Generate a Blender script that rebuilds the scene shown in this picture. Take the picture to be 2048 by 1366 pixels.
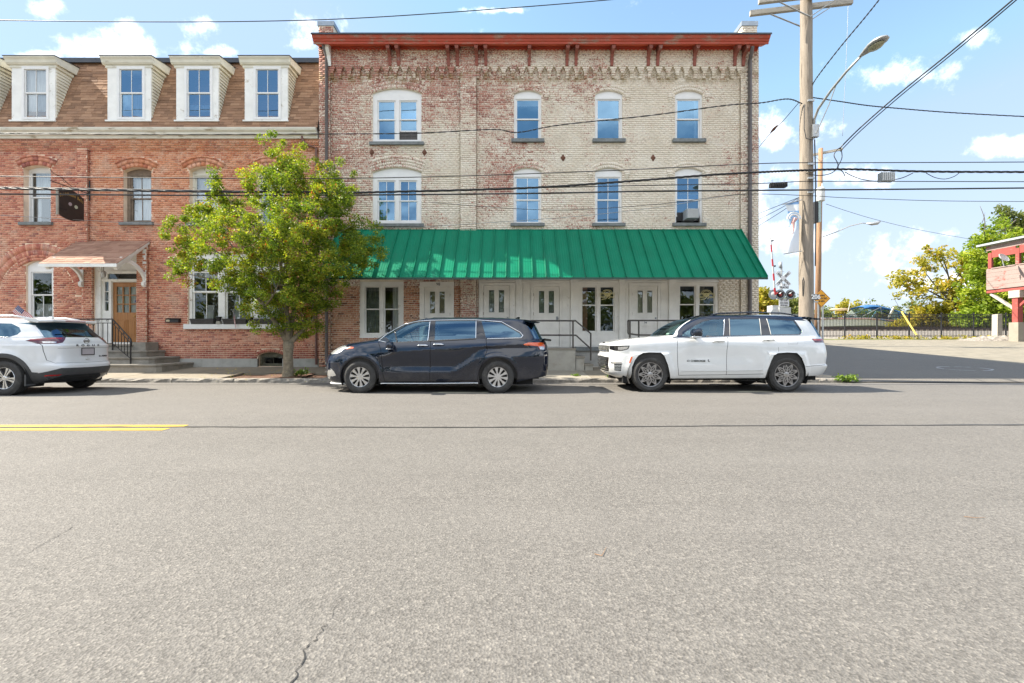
import bpy, bmesh, math, random
import numpy as np
from mathutils import Vector, Matrix
from mathutils.geometry import delaunay_2d_cdt

random.seed(7); rng = np.random.default_rng(7)
for o in list(bpy.data.objects): bpy.data.objects.remove(o)
S = bpy.context.scene
COL = S.collection
# ------------------------------------------------------------------ camera, sky, sun, exposure
F, CX, CY, H = 910.0, 1024.0, 683.0, 1.145      # focal length and centre in photo pixels, eye height in metres
cam = bpy.data.cameras.new('camera'); cam_o = bpy.data.objects.new('camera', cam); COL.objects.link(cam_o)
cam.sensor_width = 36.0; cam.lens = 36.0*F/2048.0; cam.clip_end = 3000; cam.clip_start = 0.05
cam_o.location = (0, 0, H); cam_o.rotation_euler = (math.radians(90), 0, 0)
S.camera = cam_o
SUN = Vector((1.05, -0.14, -1.0)).normalized()  # the way the light travels
sun_el = math.asin(-SUN.z); sun_az = math.atan2(-SUN.x, -SUN.y)
S.view_settings.view_transform = 'Standard'; S.view_settings.look = 'None'
S.view_settings.exposure = 1.92; S.view_settings.gamma = 1.0; S.view_settings.use_curve_mapping = False
S.render.engine = 'CYCLES'
S.cycles.max_bounces = 8; S.cycles.transparent_max_bounces = 12; S.cycles.sample_clamp_indirect = 6.0
S.cycles.use_denoising = True

W = bpy.data.worlds.new("World"); S.world = W; W.use_nodes = True
def build_world():
    nt = W.node_tree; N = nt.nodes; L = nt.links; N.clear()
    out = N.new('ShaderNodeOutputWorld'); bg = N.new('ShaderNodeBackground'); bg.inputs[1].default_value = 0.105
    sky = N.new('ShaderNodeTexSky'); sky.sky_type = 'NISHITA'; sky.sun_disc = False
    sky.sun_elevation = sun_el; sky.sun_rotation = sun_az; sky.air_density = 1.0; sky.dust_density = 0.15; sky.ozone_density = 1.6
    tc = N.new('ShaderNodeTexCoord')
    sep = N.new('ShaderNodeSeparateXYZ'); L.new(tc.outputs['Generated'], sep.inputs[0])
    def M(op, a, b=None, c=None, clamp=False):
        m = N.new('ShaderNodeMath'); m.operation = op; m.use_clamp = clamp
        for i, v in enumerate((a, b, c)):
            if v is None: continue
            if isinstance(v, (int, float)): m.inputs[i].default_value = v
            else: L.new(v, m.inputs[i])
        return m.outputs[0]
    x, y, z = sep.outputs
    # cloud layer: directions laid on a plane far overhead
    den = M('ADD', M('MAXIMUM', z, 0.0), 0.22)
    cx, cy = M('DIVIDE', x, den), M('DIVIDE', y, den)
    comb = N.new('ShaderNodeCombineXYZ'); L.new(cx, comb.inputs[0]); L.new(cy, comb.inputs[1]); comb.inputs[2].default_value = 3.1
    def noise(scale, detail, rough, vec):
        n = N.new('ShaderNodeTexNoise'); n.inputs['Scale'].default_value = scale; n.inputs['Detail'].default_value = detail
        n.inputs['Roughness'].default_value = rough; L.new(vec, n.inputs['Vector']); return n.outputs['Fac']
    big = noise(1.1, 3, .5, comb.outputs[0])
    fine = noise(13.0, 10, .66, tc.outputs['Generated']); mid = noise(5.5, 4, .5, tc.outputs['Generated'])
    med = noise(3.2, 6, .6, comb.outputs[0])
    # single cumulus heaps in the north, as (slope x, slope z, half width, half height)
    y1 = M('MAXIMUM', y, 0.06)
    p, q = M('DIVIDE', x, y1), M('DIVIDE', z, y1)
    north = M('GREATER_THAN', y, 0.07)
    heaps = [(300,98,150,40),(265,75,42,34),(415,45,72,42),(445,104,60,20),(640,45,95,48),(600,88,45,16),(95,18,45,22),(80,112,40,10),
             (1745,150,135,42),(1835,150,55,26),(1575,262,100,62),(1955,72,42,20),(2010,292,70,22),(1555,345,70,30),(1720,350,80,24),
             (1735,500,95,40),(1850,480,60,26),(1600,470,110,50),(1450,430,120,50),(1950,560,150,30),(1000,20,60,8)]
    best = None
    for (px, py, rx, ry) in heaps:
        dx = M('MULTIPLY', M('SUBTRACT', p, (px-CX)/F), F/rx); dz = M('MULTIPLY', M('SUBTRACT', q, (CY-py)/F), F/ry)
        r = M('SQRT', M('ADD', M('MULTIPLY', dx, dx), M('MULTIPLY', dz, dz)))
        v = M('SUBTRACT', 1.0, r)
        best = v if best is None else M('MAXIMUM', best, v)
    best = M('MULTIPLY', M('MAXIMUM', best, -1.0), 0.50)
    heap = M('ADD', best, M('ADD', M('MULTIPLY', M('SUBTRACT', fine, 0.515), 2.6), M('MULTIPLY', M('SUBTRACT', mid, 0.5), 1.6)))
    heap = M('MULTIPLY', heap, north)
    def ramp(v, a, b):
        m = N.new('ShaderNodeMapRange'); m.interpolation_type = 'SMOOTHSTEP'; L.new(v, m.inputs[0])
        m.inputs[1].default_value = a; m.inputs[2].default_value = b; return m.outputs[0]
    c1 = ramp(heap, -0.02, 0.72)
    gen = M('ADD', M('MULTIPLY', big, .75), M('MULTIPLY', med, .35))
    c2 = ramp(gen, .50, .66)
    south = ramp(y, 0.15, 0.0)
    c2 = M('MULTIPLY', c2, south)
    cl = M('MAXIMUM', c1, c2)
    veil = M('MULTIPLY', ramp(z, 0.42, 0.0), 0.8)     # thin white veil that thickens low in the sky, all round
    dk = N.new('ShaderNodeMixRGB'); dk.blend_type = 'DARKEN'; dk.inputs[0].default_value = .85; L.new(sky.outputs[0], dk.inputs[1]); dk.inputs[2].default_value = (1.45, 1.95, 2.6, 1)
    hz = N.new('ShaderNodeMixRGB'); L.new(veil, hz.inputs[0]); L.new(dk.outputs[0], hz.inputs[1]); hz.inputs[2].default_value = (2.1, 2.35, 2.65, 1)
    mix = N.new('ShaderNodeMixRGB'); L.new(cl, mix.inputs[0]); L.new(hz.outputs[0], mix.inputs[1])
    mix.inputs[2].default_value = (6.0, 6.1, 6.3, 1)
    L.new(mix.outputs[0], bg.inputs[0]); L.new(bg.outputs[0], out.inputs[0])
build_world()
sl = bpy.data.lights.new('sun', 'SUN'); sl.energy = 3.6; sl.angle = math.radians(0.53); sl.color = (1.0, .92, .79)
so = bpy.data.objects.new('sun', sl); COL.objects.link(so); so.location = (-20, 10, 30)
so.rotation_euler = SUN.to_track_quat('-Z', 'Y').to_euler()

# ------------------------------------------------------------------ helpers
def PX(px, D): return (px-CX)/F*D
def PZ(py, D): return H+(CY-py)/F*D
def P(px, py, D): return Vector((PX(px, D), D, PZ(py, D)))

def thing(name, label=None, cat=None, loc=(0,0,0), group=None, kind=None, rot=0):
    o = bpy.data.objects.new(name, None); COL.objects.link(o); o.location = loc; o.rotation_euler = (0,0,rot)
    o.empty_display_size = .1
    tag(o, label, cat, group, kind); return o
def tag(o, label=None, cat=None, group=None, kind=None):
    if label: o['label'] = label
    if cat: o['category'] = cat
    if group: o['group'] = group
    if kind: o['kind'] = kind
    return o
def world_off(p):
    v = Vector((0,0,0))
    while p is not None: v += p.location; p = p.parent
    return v
def copy_tree(o, parent=None):
    kids = list(o.children)
    c = o.copy(); COL.objects.link(c); c.parent = parent
    for k in kids: copy_tree(k, c)
    return c

class MB:
    """collects polygons in world coordinates and links them as ONE mesh object"""
    def __init__(s): s.v=[]; s.f=[]; s.m=[]; s.t=[]
    def add(s, vs, fs, m=0, tone=0.0):
        b=len(s.v); s.v.extend([tuple(p) for p in vs]); s.f.extend([tuple(i+b for i in f) for f in fs])
        s.m.extend([m]*len(fs)); s.t.extend([tone]*len(fs)); return s
    def box(s, x0,x1,y0,y1,z0,z1, m=0, tone=0.0, mat=None):
        vs=[Vector(p) for p in ((x0,y0,z0),(x1,y0,z0),(x1,y1,z0),(x0,y1,z0),(x0,y0,z1),(x1,y0,z1),(x1,y1,z1),(x0,y1,z1))]
        if mat is not None: vs=[mat@p for p in vs]
        return s.add(vs, [(0,3,2,1),(4,5,6,7),(0,1,5,4),(1,2,6,5),(2,3,7,6),(3,0,4,7)], m, tone)
    def hexa(s, vs, m=0, tone=0.0):   # 8 corners, bottom ring then top ring
        return s.add(vs, [(0,3,2,1),(4,5,6,7),(0,1,5,4),(1,2,6,5),(2,3,7,6),(3,0,4,7)], m, tone)
    def beam(s, a, b, w, h, m=0, up=(0,0,1)):
        a,b=Vector(a),Vector(b); d=(b-a).normalized(); u=Vector(up)
        if abs(d.dot(u))>.98: u=Vector((0,1,0))
        r=d.cross(u).normalized(); u=r.cross(d).normalized(); r*=w/2; u*=h/2
        return s.hexa([a-r-u,a+r-u,b+r-u,b-r-u,a-r+u,a+r+u,b+r+u,b-r+u], m)
    def tube(s, pts, r, n=6, m=0, closed=False, cap=True):
        pts=[Vector(p) for p in pts]; k=len(pts); rs=r if hasattr(r,'__len__') else [r]*k
        base=len(s.v); prev=None
        for i,p in enumerate(pts):
            if closed: d=pts[(i+1)%k]-pts[i-1]
            else: d=pts[min(i+1,k-1)]-pts[max(i-1,0)]
            if d.length<1e-9: d=Vector((0,0,1))
            d.normalize()
            if prev is None:
                u=Vector((0,0,1)) if abs(d.z)<.9 else Vector((0,1,0)); u=(u-d*u.dot(d)).normalized()
            else:
                u=prev-d*prev.dot(d); u=u.normalized() if u.length>1e-6 else Vector((0,1,0))
            prev=u; w=d.cross(u)
            for j in range(n):
                a=2*math.pi*j/n; s.v.append(tuple(p+(u*math.cos(a)+w*math.sin(a))*rs[i]))
        nf=0
        for i in range(k if closed else k-1):
            i2=(i+1)%k
            for j in range(n):
                j2=(j+1)%n; s.f.append((base+i*n+j,base+i*n+j2,base+i2*n+j2,base+i2*n+j)); nf+=1
        if cap and not closed:
            s.f.append(tuple(base+j for j in range(n))[::-1]); s.f.append(tuple(base+(k-1)*n+j for j in range(n))); nf+=2
        s.m.extend([m]*nf); s.t.extend([0.0]*nf); return s
    def lathe(s, prof, c, axis='y', n=32, m=0, ang=(0,2*math.pi)):
        """prof = [(radius, offset along axis)]"""
        full=abs(ang[1]-ang[0]-2*math.pi)<1e-6; cnt=n if full else n+1
        base=len(s.v); c=Vector(c)
        for (r,h) in prof:
            for j in range(cnt):
                a=ang[0]+(ang[1]-ang[0])*j/n; ca,sa=r*math.cos(a),r*math.sin(a)
                if axis=='y': p=(ca,h,sa)
                elif axis=='z': p=(ca,sa,h)
                else: p=(h,ca,sa)
                s.v.append(tuple(c+Vector(p)))
        nf=0
        for i in range(len(prof)-1):
            for j in range(n):
                j2=(j+1)%cnt; s.f.append((base+i*cnt+j,base+i*cnt+j2,base+(i+1)*cnt+j2,base+(i+1)*cnt+j)); nf+=1
        s.m.extend([m]*nf); s.t.extend([0.0]*nf); return s
    def plate(s, outer, holes, y0, y1, m=0, back=True, rim=True, mr=None):
        """polygon with holes in the x-z plane, front face at y0, back face at y1"""
        V,T=tri_region(outer, holes); 
        s.add([(p[0],y0,p[1]) for p in V], T, m)
        if back: s.add([(p[0],y1,p[1]) for p in V], [t[::-1] for t in T], m)
        if rim:
            for loop in [outer]+list(holes):
                k=len(loop)
                vs=[(p[0],y0,p[1]) for p in loop]+[(p[0],y1,p[1]) for p in loop]
                s.add(vs,[(i,(i+1)%k,k+(i+1)%k,k+i) for i in range(k)], m if mr is None else mr)
        return s
    def prism(s, poly, axis, a0, a1, m=0):
        """closed polygon in the plane across axis, from a0 to a1 along it"""
        k=len(poly)
        def q(p,a): return {'x':(a,p[0],p[1]),'y':(p[0],a,p[1]),'z':(p[0],p[1],a)}[axis]
        V,T=tri_region(poly,[])
        s.add([q(p,a0) for p in V],T,m); s.add([q(p,a1) for p in V],[t[::-1] for t in T],m)
        s.add([q(p,a0) for p in poly]+[q(p,a1) for p in poly],[(i,(i+1)%k,k+(i+1)%k,k+i) for i in range(k)],m)
        return s
    def build(s, name, mats, parent=None, smooth=False, angle=None, tone=False, off=None):
        o0=world_off(parent) if off is None else Vector(off)
        me=bpy.data.meshes.new(name)
        vs=[(v[0]-o0.x,v[1]-o0.y,v[2]-o0.z) for v in s.v]
        me.from_pydata(vs,[],s.f)
        if not isinstance(mats,(list,tuple)): mats=[mats]
        for mm in mats: me.materials.append(mm)
        if len(mats)>1: me.polygons.foreach_set('material_index',s.m)
        if tone:
            at=me.attributes.new('tone','FLOAT','FACE'); at.data.foreach_set('value',s.t)
        me.update()
        if smooth: me.polygons.foreach_set('use_smooth',[True]*len(s.f))
        if smooth and angle: me.set_sharp_from_angle(angle=math.radians(angle))
        ob=bpy.data.objects.new(name,me); COL.objects.link(ob)
        if parent is not None: ob.parent=parent
        return ob

def pip(px, py, poly):
    px=np.asarray(px); py=np.asarray(py); P_=np.asarray(poly,float)
    x1,y1=P_[:,0],P_[:,1]; x2,y2=np.roll(x1,-1),np.roll(y1,-1)
    ins=np.zeros(px.shape,bool)
    for a,b,c,d in zip(x1,y1,x2,y2):
        cond=((b>py)!=(d>py))
        if not cond.any(): continue
        xi=(c-a)*(py-b)/((d-b) if d!=b else 1e-12)+a
        ins^=cond&(px<xi)
    return ins
def tri_region(outer, holes, extra=()):
    vs=[];es=[]
    for loop in [outer]+list(holes):
        b=len(vs); vs+= [Vector((p[0],p[1])) for p in loop]; k=len(loop); es+=[(b+i,b+(i+1)%k) for i in range(k)]
    vs+=[Vector(p) for p in extra]
    r=delaunay_2d_cdt(vs,es,[],0,1e-6)
    V=[(p.x,p.y) for p in r[0]]; T=[tuple(f) for f in r[2]]
    A=np.array(V); C=np.array([A[list(t)].mean(0) for t in T])
    k=pip(C[:,0],C[:,1],outer)
    for h in holes: k&=~pip(C[:,0],C[:,1],h)
    return V,[t for t,q in zip(T,k) if q]
def arch_rect(x0,x1,z0,z1,rise,n=10):
    """rectangle whose top is a segmental arch: z1 is the crown, z1-rise the springing; counter-clockwise from bottom left"""
    pts=[(x0,z0),(x1,z0)]
    if rise<=1e-4: return pts+[(x1,z1),(x0,z1)]
    w=(x1-x0)/2; R=(w*w+rise*rise)/(2*rise); zc=z1-R; xc=(x0+x1)/2; a=math.asin(min(1,w/R))
    for i in range(n+1):
        t=a-2*a*i/n; pts.append((xc+R*math.sin(t), zc+R*math.cos(t)))
    return pts
def sag(a,b,s,n=14):
    a,b=Vector(a),Vector(b); return [a.lerp(b,i/n)-Vector((0,0,4*s*(i/n)*(1-i/n))) for i in range(n+1)]

# ------------------------------------------------------------------ materials
MATS={}
class NT:
    def __init__(s,name):
        s.mat=bpy.data.materials.new(name); s.mat.use_nodes=True; s.t=s.mat.node_tree; s.N=s.t.nodes; s.L=s.t.links
        s.b=s.N['Principled BSDF']; s.out=s.N['Material Output']; MATS[name]=s.mat
        s.geo=s.N.new('ShaderNodeNewGeometry'); s.pos=s.geo.outputs['Position']
        s.tc=s.N.new('ShaderNodeTexCoord'); s.obj=s.tc.outputs['Object']
    def set(s,k,v):
        i=s.b.inputs[k]
        if hasattr(v,'is_linked'): s.L.new(v,i)
        else: i.default_value=v
        return s
    def math(s,op,a,b=None,c=None,clamp=False):
        m=s.N.new('ShaderNodeMath'); m.operation=op; m.use_clamp=clamp
        for i,v in enumerate((a,b,c)):
            if v is None: continue
            if isinstance(v,(int,float)): m.inputs[i].default_value=v
            else: s.L.new(v,m.inputs[i])
        return m.outputs[0]
    def noise(s,scale,detail=4,rough=.55,vec=None,dist=0,col=False):
        n=s.N.new('ShaderNodeTexNoise'); n.inputs['Scale'].default_value=scale; n.inputs['Detail'].default_value=detail
        n.inputs['Roughness'].default_value=rough; n.inputs['Distortion'].default_value=dist
        s.L.new(vec or s.pos,n.inputs['Vector']); return n.outputs['Color' if col else 'Fac']
    def vor(s,scale,vec=None,out='Distance',feat='F1'):
        n=s.N.new('ShaderNodeTexVoronoi'); n.feature=feat; n.inputs['Scale'].default_value=scale
        s.L.new(vec or s.pos,n.inputs['Vector']); return n.outputs[out]
    def scale(s,v,xyz):
        n=s.N.new('ShaderNodeVectorMath'); n.operation='MULTIPLY'; s.L.new(v,n.inputs[0]); n.inputs[1].default_value=xyz; return n.outputs[0]
    def ramp(s,v,stops,interp='LINEAR'):
        n=s.N.new('ShaderNodeValToRGB'); cr=n.color_ramp; cr.interpolation=interp
        while len(cr.elements)<len(stops): cr.elements.new(.5)
        for e,(p,c) in zip(cr.elements,stops):
            e.position=p; e.color=(*c,1) if len(c)==3 else c
        s.L.new(v,n.inputs[0]); return n.outputs[0]
    def mr(s,v,a,b,c=0.0,d=1.0,smooth=True):
        n=s.N.new('ShaderNodeMapRange'); n.interpolation_type='SMOOTHSTEP' if smooth else 'LINEAR'; s.L.new(v,n.inputs[0])
        for i,k in enumerate((a,b,c,d)): n.inputs[i+1].default_value=k
        return n.outputs[0]
    def mix(s,f,a,b,mode='MIX'):
        n=s.N.new('ShaderNodeMixRGB'); n.blend_type=mode
        for i,v in enumerate((f,a,b)):
            if isinstance(v,(int,float)): n.inputs[i].default_value=v
            elif isinstance(v,tuple): n.inputs[i].default_value=(*v,1)
            else: s.L.new(v,n.inputs[i])
        return n.outputs[0]
    def attr(s,name):
        n=s.N.new('ShaderNodeAttribute'); n.attribute_name=name; return n.outputs['Fac']
    def rand(s):
        n=s.N.new('ShaderNodeObjectInfo'); return n.outputs['Random']
    def sep(s,v=None):
        n=s.N.new('ShaderNodeSeparateXYZ'); s.L.new(v or s.pos,n.inputs[0]); return n.outputs
    def bump(s,h,strength=.3,dist=.01):
        n=s.N.new('ShaderNodeBump'); n.inputs['Strength'].default_value=strength; n.inputs['Distance'].default_value=dist
        s.L.new(h,n.inputs['Height']); s.L.new(n.outputs[0],s.b.inputs['Normal']); return s

def simple(name, col, rough=.6, metal=0.0, var=.12, scale=6, bump=0.0, bscale=60, coat=0.0, spec=.5, dirt=None, dirt_amt=.0):
    n=NT(name); f=n.noise(scale,5,.6); lo=tuple(c*(1-var) for c in col); hi=tuple(min(1,c*(1+var)) for c in col)
    c=n.ramp(f,[(.3,lo),(.7,hi)])
    if dirt: c=n.mix(n.math('MULTIPLY',n.mr(n.noise(scale*.5,8,.7),.5,.72),dirt_amt),c,dirt)
    n.set('Base Color',c).set('Roughness',rough).set('Metallic',metal).set('Coat Weight',coat).set('Specular IOR Level',spec)
    n.set('Coat Roughness',.04)
    if bump: n.bump(n.noise(bscale,4,.6),bump,.01)
    return n.mat

def mat_pale_brick():
    n=NT('painted_brick'); tone=n.math('ADD',n.attr('tone'),n.math('MULTIPLY',n.attr('solo'),n.rand()))
    x,y,z=n.sep()
    t2=n.math('FRACT',n.math('MULTIPLY',tone,7.31))
    brick=n.ramp(t2,[(0,(.26,.10,.08)),(.25,(.42,.165,.125)),(.6,(.52,.24,.18)),(.85,(.58,.33,.26)),(1,(.40,.22,.18))])
    brick=n.mix(.35,brick,n.ramp(n.noise(40,4),[(.3,(.18,.06,.05)),(.7,(.4,.19,.14))]))
    paint=n.ramp(n.noise(1.3,5,.6),[(.25,(.62,.54,.435)),(.5,(.74,.665,.55)),(.75,(.80,.745,.65))])
    paint=n.mix(n.mr(n.noise(9,6,.7),.55,.75,0,.5),paint,(.40,.35,.27))
    big=n.noise(.42,3,.5); med=n.noise(3.0,5,.6); fine=n.noise(24,6,.75)
    side=n.mr(x,-6.5,4.5,0.15,-.045,False)
    m=n.math('ADD',n.math('MULTIPLY',big,.70),n.math('MULTIPLY',med,.30)); m=n.math('ADD',m,n.math('MULTIPLY',fine,1.15))
    m=n.math('ADD',m,n.math('MULTIPLY',tone,.13)); m=n.math('ADD',m,side)
    k=n.mr(m,1.20,1.32)
    low=n.mr(z,3.05,3.0,0,1); lx=n.mr(x,-1.75,-1.7,1,0); lowl=n.math('MULTIPLY',low,lx)   # ground floor left bay is bare orange brick
    base=n.mix(k,paint,brick)
    bare=n.ramp(t2,[(0,(.17,.075,.05)),(.2,(.42,.19,.11)),(.5,(.50,.25,.15)),(.8,(.55,.30,.19)),(1,(.38,.14,.09))])
    bare=n.mix(n.mr(n.noise(2.0,4,.6),.5,.7,0,.55),bare,(.52,.31,.21))
    base=n.mix(lowl,base,bare)
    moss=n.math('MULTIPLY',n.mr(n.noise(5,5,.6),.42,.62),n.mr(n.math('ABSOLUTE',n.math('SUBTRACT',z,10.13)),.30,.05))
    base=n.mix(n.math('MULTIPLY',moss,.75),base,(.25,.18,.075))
    n.set('Base Color',base).set('Roughness',.88)
    n.bump(n.noise(70,5,.65),.55,.006); return n.mat
def mat_red_brick():
    n=NT('red_brick'); tone=n.math('ADD',n.attr('tone'),n.math('MULTIPLY',n.attr('solo'),n.rand()))
    x,y,z=n.sep(); t2=n.math('FRACT',n.math('MULTIPLY',tone,5.17))
    c=n.ramp(t2,[(0,(.28,.10,.08)),(.12,(.40,.125,.085)),(.4,(.50,.18,.115)),(.7,(.57,.235,.15)),(1,(.63,.30,.20))])
    org=n.ramp(t2,[(0,(.42,.14,.07)),(.3,(.56,.21,.10)),(.7,(.64,.28,.15)),(1,(.68,.34,.21))])
    up=n.mr(n.math('ADD',n.noise(.35,4,.55),n.mr(z,2.5,7,-.12,.12,False)),.42,.62)
    right=n.mr(x,-14.5,-14.3,0,1)
    c=n.mix(n.math('MULTIPLY',n.math('MULTIPLY',up,right),.85),c,org)
    chalk=n.mr(n.math('ADD',n.noise(2.2,6,.65),n.math('MULTIPLY',n.noise(30,4,.7),.35)),.66,.86,0,.6)
    c=n.mix(chalk,c,(.64,.42,.31))
    low=n.math('MULTIPLY',n.mr(z,1.05,.7),n.mr(n.noise(1.2,4),.3,.6,.3,.75))
    c=n.mix(low,c,(.27,.07,.05))
    n.set('Base Color',c).set('Roughness',.86); n.bump(n.noise(70,5,.65),.5,.006); return n.mat
def mat_asphalt(name, base, spread, warm=1.0):
    n=NT(name)
    big=n.noise(.28,4,.55); med=n.noise(2.2,5,.6)
    c=n.ramp(big,[(.3,tuple(b*.93 for b in base)),(.7,tuple(b*1.07 for b in base))])
    c=n.mix(.5,c,n.ramp(med,[(.3,tuple(b*.9 for b in base)),(.7,tuple(b*1.08 for b in base))]))
    x,y,z=n.sep()
    streak=n.noise(1.0,5,.6,n.scale(n.pos,(.12,2.4,1)))
    c=n.mix(n.mr(streak,.4,.7,0,.35),c,tuple(b*.87 for b in base))
    # stones of the wearing course
    v1=n.vor(84,out='Color'); g1=n.N.new('ShaderNodeSeparateXYZ'); n.L.new(v1,g1.inputs[0])
    st=n.ramp(g1.outputs[0],[(0,(.42,.41,.40)),(.25,(.72,.71,.70)),(.6,(1.0,1,1)),(.86,(1.28,1.26,1.24)),(1,(1.75,1.72,1.66))])
    v2=n.vor(190,out='Color'); g2=n.N.new('ShaderNodeSeparateXYZ'); n.L.new(v2,g2.inputs[0])
    st2=n.ramp(g2.outputs[0],[(0,(.55,.55,.55)),(.5,(1,1,1)),(1,(1.45,1.43,1.4))])
    c=n.mix(spread,c,n.mix(1.0,c,st,'MULTIPLY')); c=n.mix(spread,c,n.mix(1.0,c,st2,'MULTIPLY'))
    pit=n.mr(n.noise(95,3,.6),.30,.40,1,0); c=n.mix(n.math('MULTIPLY',pit,.55),c,tuple(b*.3 for b in base))
    for yt,wd in ((9.2,.55),(7.7,.5),(4.4,.55),(2.9,.5)):   # wheel tracks polished by traffic
        c=n.mix(n.math('MULTIPLY',n.mr(n.math('ABSOLUTE',n.math('SUBTRACT',y,yt)),wd,.05),n.mr(n.noise(.5,4),.3,.7,.04,.20)),c,tuple(b*1.22 for b in base))
    oil=n.mr(n.noise(.9,6,.7),.66,.74,0,.28); c=n.mix(oil,c,tuple(b*.55 for b in base))
    rust=n.mr(n.noise(1.4,7,.75),.70,.76,0,.22); c=n.mix(rust,c,(.30,.22,.13))
    n.set('Base Color',c).set('Roughness',.82).set('Specular IOR Level',.35)
    h=n.math('ADD',n.vor(84),n.math('MULTIPLY',n.noise(140,3),.5)); n.bump(h,.38,.010); return n.mat
def mat_shingle(name, stops):
    n=NT(name); tone=n.math('ADD',n.attr('tone'),n.math('MULTIPLY',n.attr('solo'),n.rand()))
    t2=n.math('FRACT',n.math('MULTIPLY',tone,3.7)); c=n.ramp(t2,stops)
    c=n.mix(.35,c,n.ramp(n.noise(90,4,.7),[(.3,(.14,.075,.045)),(.7,(.42,.26,.165))]))
    st=n.mr(n.noise(2.0,5,.6,n.scale(n.pos,(1,1,.3))),.5,.75,0,.35); c=n.mix(st,c,(.12,.065,.045))
    n.set('Base Color',c).set('Roughness',.92); n.bump(n.noise(160,3),.5,.004); return n.mat
def mat_weathered(name, paint, under, amount=.5, scale=5, rough=.6, stretch=(1,1,1)):
    n=NT(name); vec=n.scale(n.pos,stretch)
    a=n.noise(scale,8,.72,vec); b=n.noise(scale*.35,4,.6)
    m=n.mr(n.math('ADD',n.math('MULTIPLY',a,.7),n.math('MULTIPLY',b,.5)),.78-.25*amount,.90-.25*amount)
    p=n.ramp(n.noise(2.5,5),[(.3,tuple(c*.88 for c in paint)),(.7,tuple(min(.9,c*1.06) for c in paint))])
    u=n.ramp(n.noise(22,5,.7,vec),[(.3,tuple(c*.6 for c in under)),(.7,tuple(min(.9,c*1.3) for c in under))])
    n.set('Base Color',n.mix(m,p,u)).set('Roughness',rough); n.bump(n.math('SUBTRACT',n.noise(60,4,.7,vec),m),.35,.004); return n.mat
def mat_glass_window(name, refl=.28, tint=(.75,.8,.85), coat=(.80,.92,1)):
    n=NT(name); N,L=n.N,n.L; N.remove(n.b)
    g=N.new('ShaderNodeBsdfGlossy'); g.inputs['Roughness'].default_value=.0; g.inputs['Color'].default_value=(*coat,1)
    t=N.new('ShaderNodeBsdfTransparent'); t.inputs['Color'].default_value=(*tint,1)
    fr=N.new('ShaderNodeFresnel'); fr.inputs[0].default_value=1.5
    f=n.math('ADD',n.math('MULTIPLY',fr.outputs[0],1-refl),refl)
    # old panes are not quite flat
    bp=N.new('ShaderNodeBump'); bp.inputs['Strength'].default_value=.05; bp.inputs['Distance'].default_value=.02
    L.new(n.noise(2.2,2,.5),bp.inputs['Height']); L.new(bp.outputs[0],g.inputs['Normal'])
    mx=N.new('ShaderNodeMixShader'); L.new(f,mx.inputs[0]); L.new(t.outputs[0],mx.inputs[1]); L.new(g.outputs[0],mx.inputs[2])
    L.new(mx.outputs[0],n.out.inputs[0]); return n.mat
def mat_leaf(name, stops, trans=.35):
    n=NT(name); N,L=n.N,n.L; t=n.attr('tone')
    c=n.ramp(t,stops); N.remove(n.b)
    d=N.new('ShaderNodeBsdfPrincipled'); L.new(c,d.inputs['Base Color']); d.inputs['Roughness'].default_value=.5; d.inputs['Specular IOR Level'].default_value=.3
    tr=N.new('ShaderNodeBsdfTranslucent'); L.new(n.mix(1.0,c,(1.25,1.35,.55),'MULTIPLY'),tr.inputs[0])
    mx=N.new('ShaderNodeMixShader'); mx.inputs[0].default_value=trans; L.new(d.outputs[0],mx.inputs[1]); L.new(tr.outputs[0],mx.inputs[2])
    L.new(mx.outputs[0],n.out.inputs[0]); return n.mat
def mat_carpaint(name, col, rough=.28, coat=1.0, metal=0.0, ior=1.6, spec=.5):
    n=NT(name); c=n.ramp(n.noise(3,4),[(.3,tuple(k*.96 for k in col)),(.7,tuple(min(1,k*1.03) for k in col))])
    x,y,z=n.sep(); gr=n.math('MULTIPLY',n.math('MULTIPLY',n.mr(z,.75,.25),n.mr(n.noise(3,7,.6),.3,.8)),.24)
    c=n.mix(gr,c,(.20,.18,.155))
    n.set('Base Color',c).set('Roughness',rough).set('Coat Weight',n.math('SUBTRACT',coat,n.math('MULTIPLY',gr,1.2))).set('Coat Roughness',.015).set('Metallic',metal).set('Coat IOR',ior).set('Specular IOR Level',spec)
    return n.mat
def mat_emit_free_wood(name, lo, hi, stretch=(14,14,.8), rough=.85, bump=.5, scale=3):
    n=NT(name); v=n.scale(n.pos,stretch); f=n.noise(scale,7,.65,v,.4)
    c=n.ramp(f,[(.32,lo),(.46,tuple(a*.3+b*.7 for a,b in zip(lo,hi))),(.68,hi)])
    c=n.mix(n.mr(n.noise(.8,4),.4,.7,0,.4),c,tuple(k*.75 for k in hi))
    n.set('Base Color',c).set('Roughness',rough); n.bump(n.noise(scale*2,5,.7,v),bump,.01); return n.mat

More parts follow.
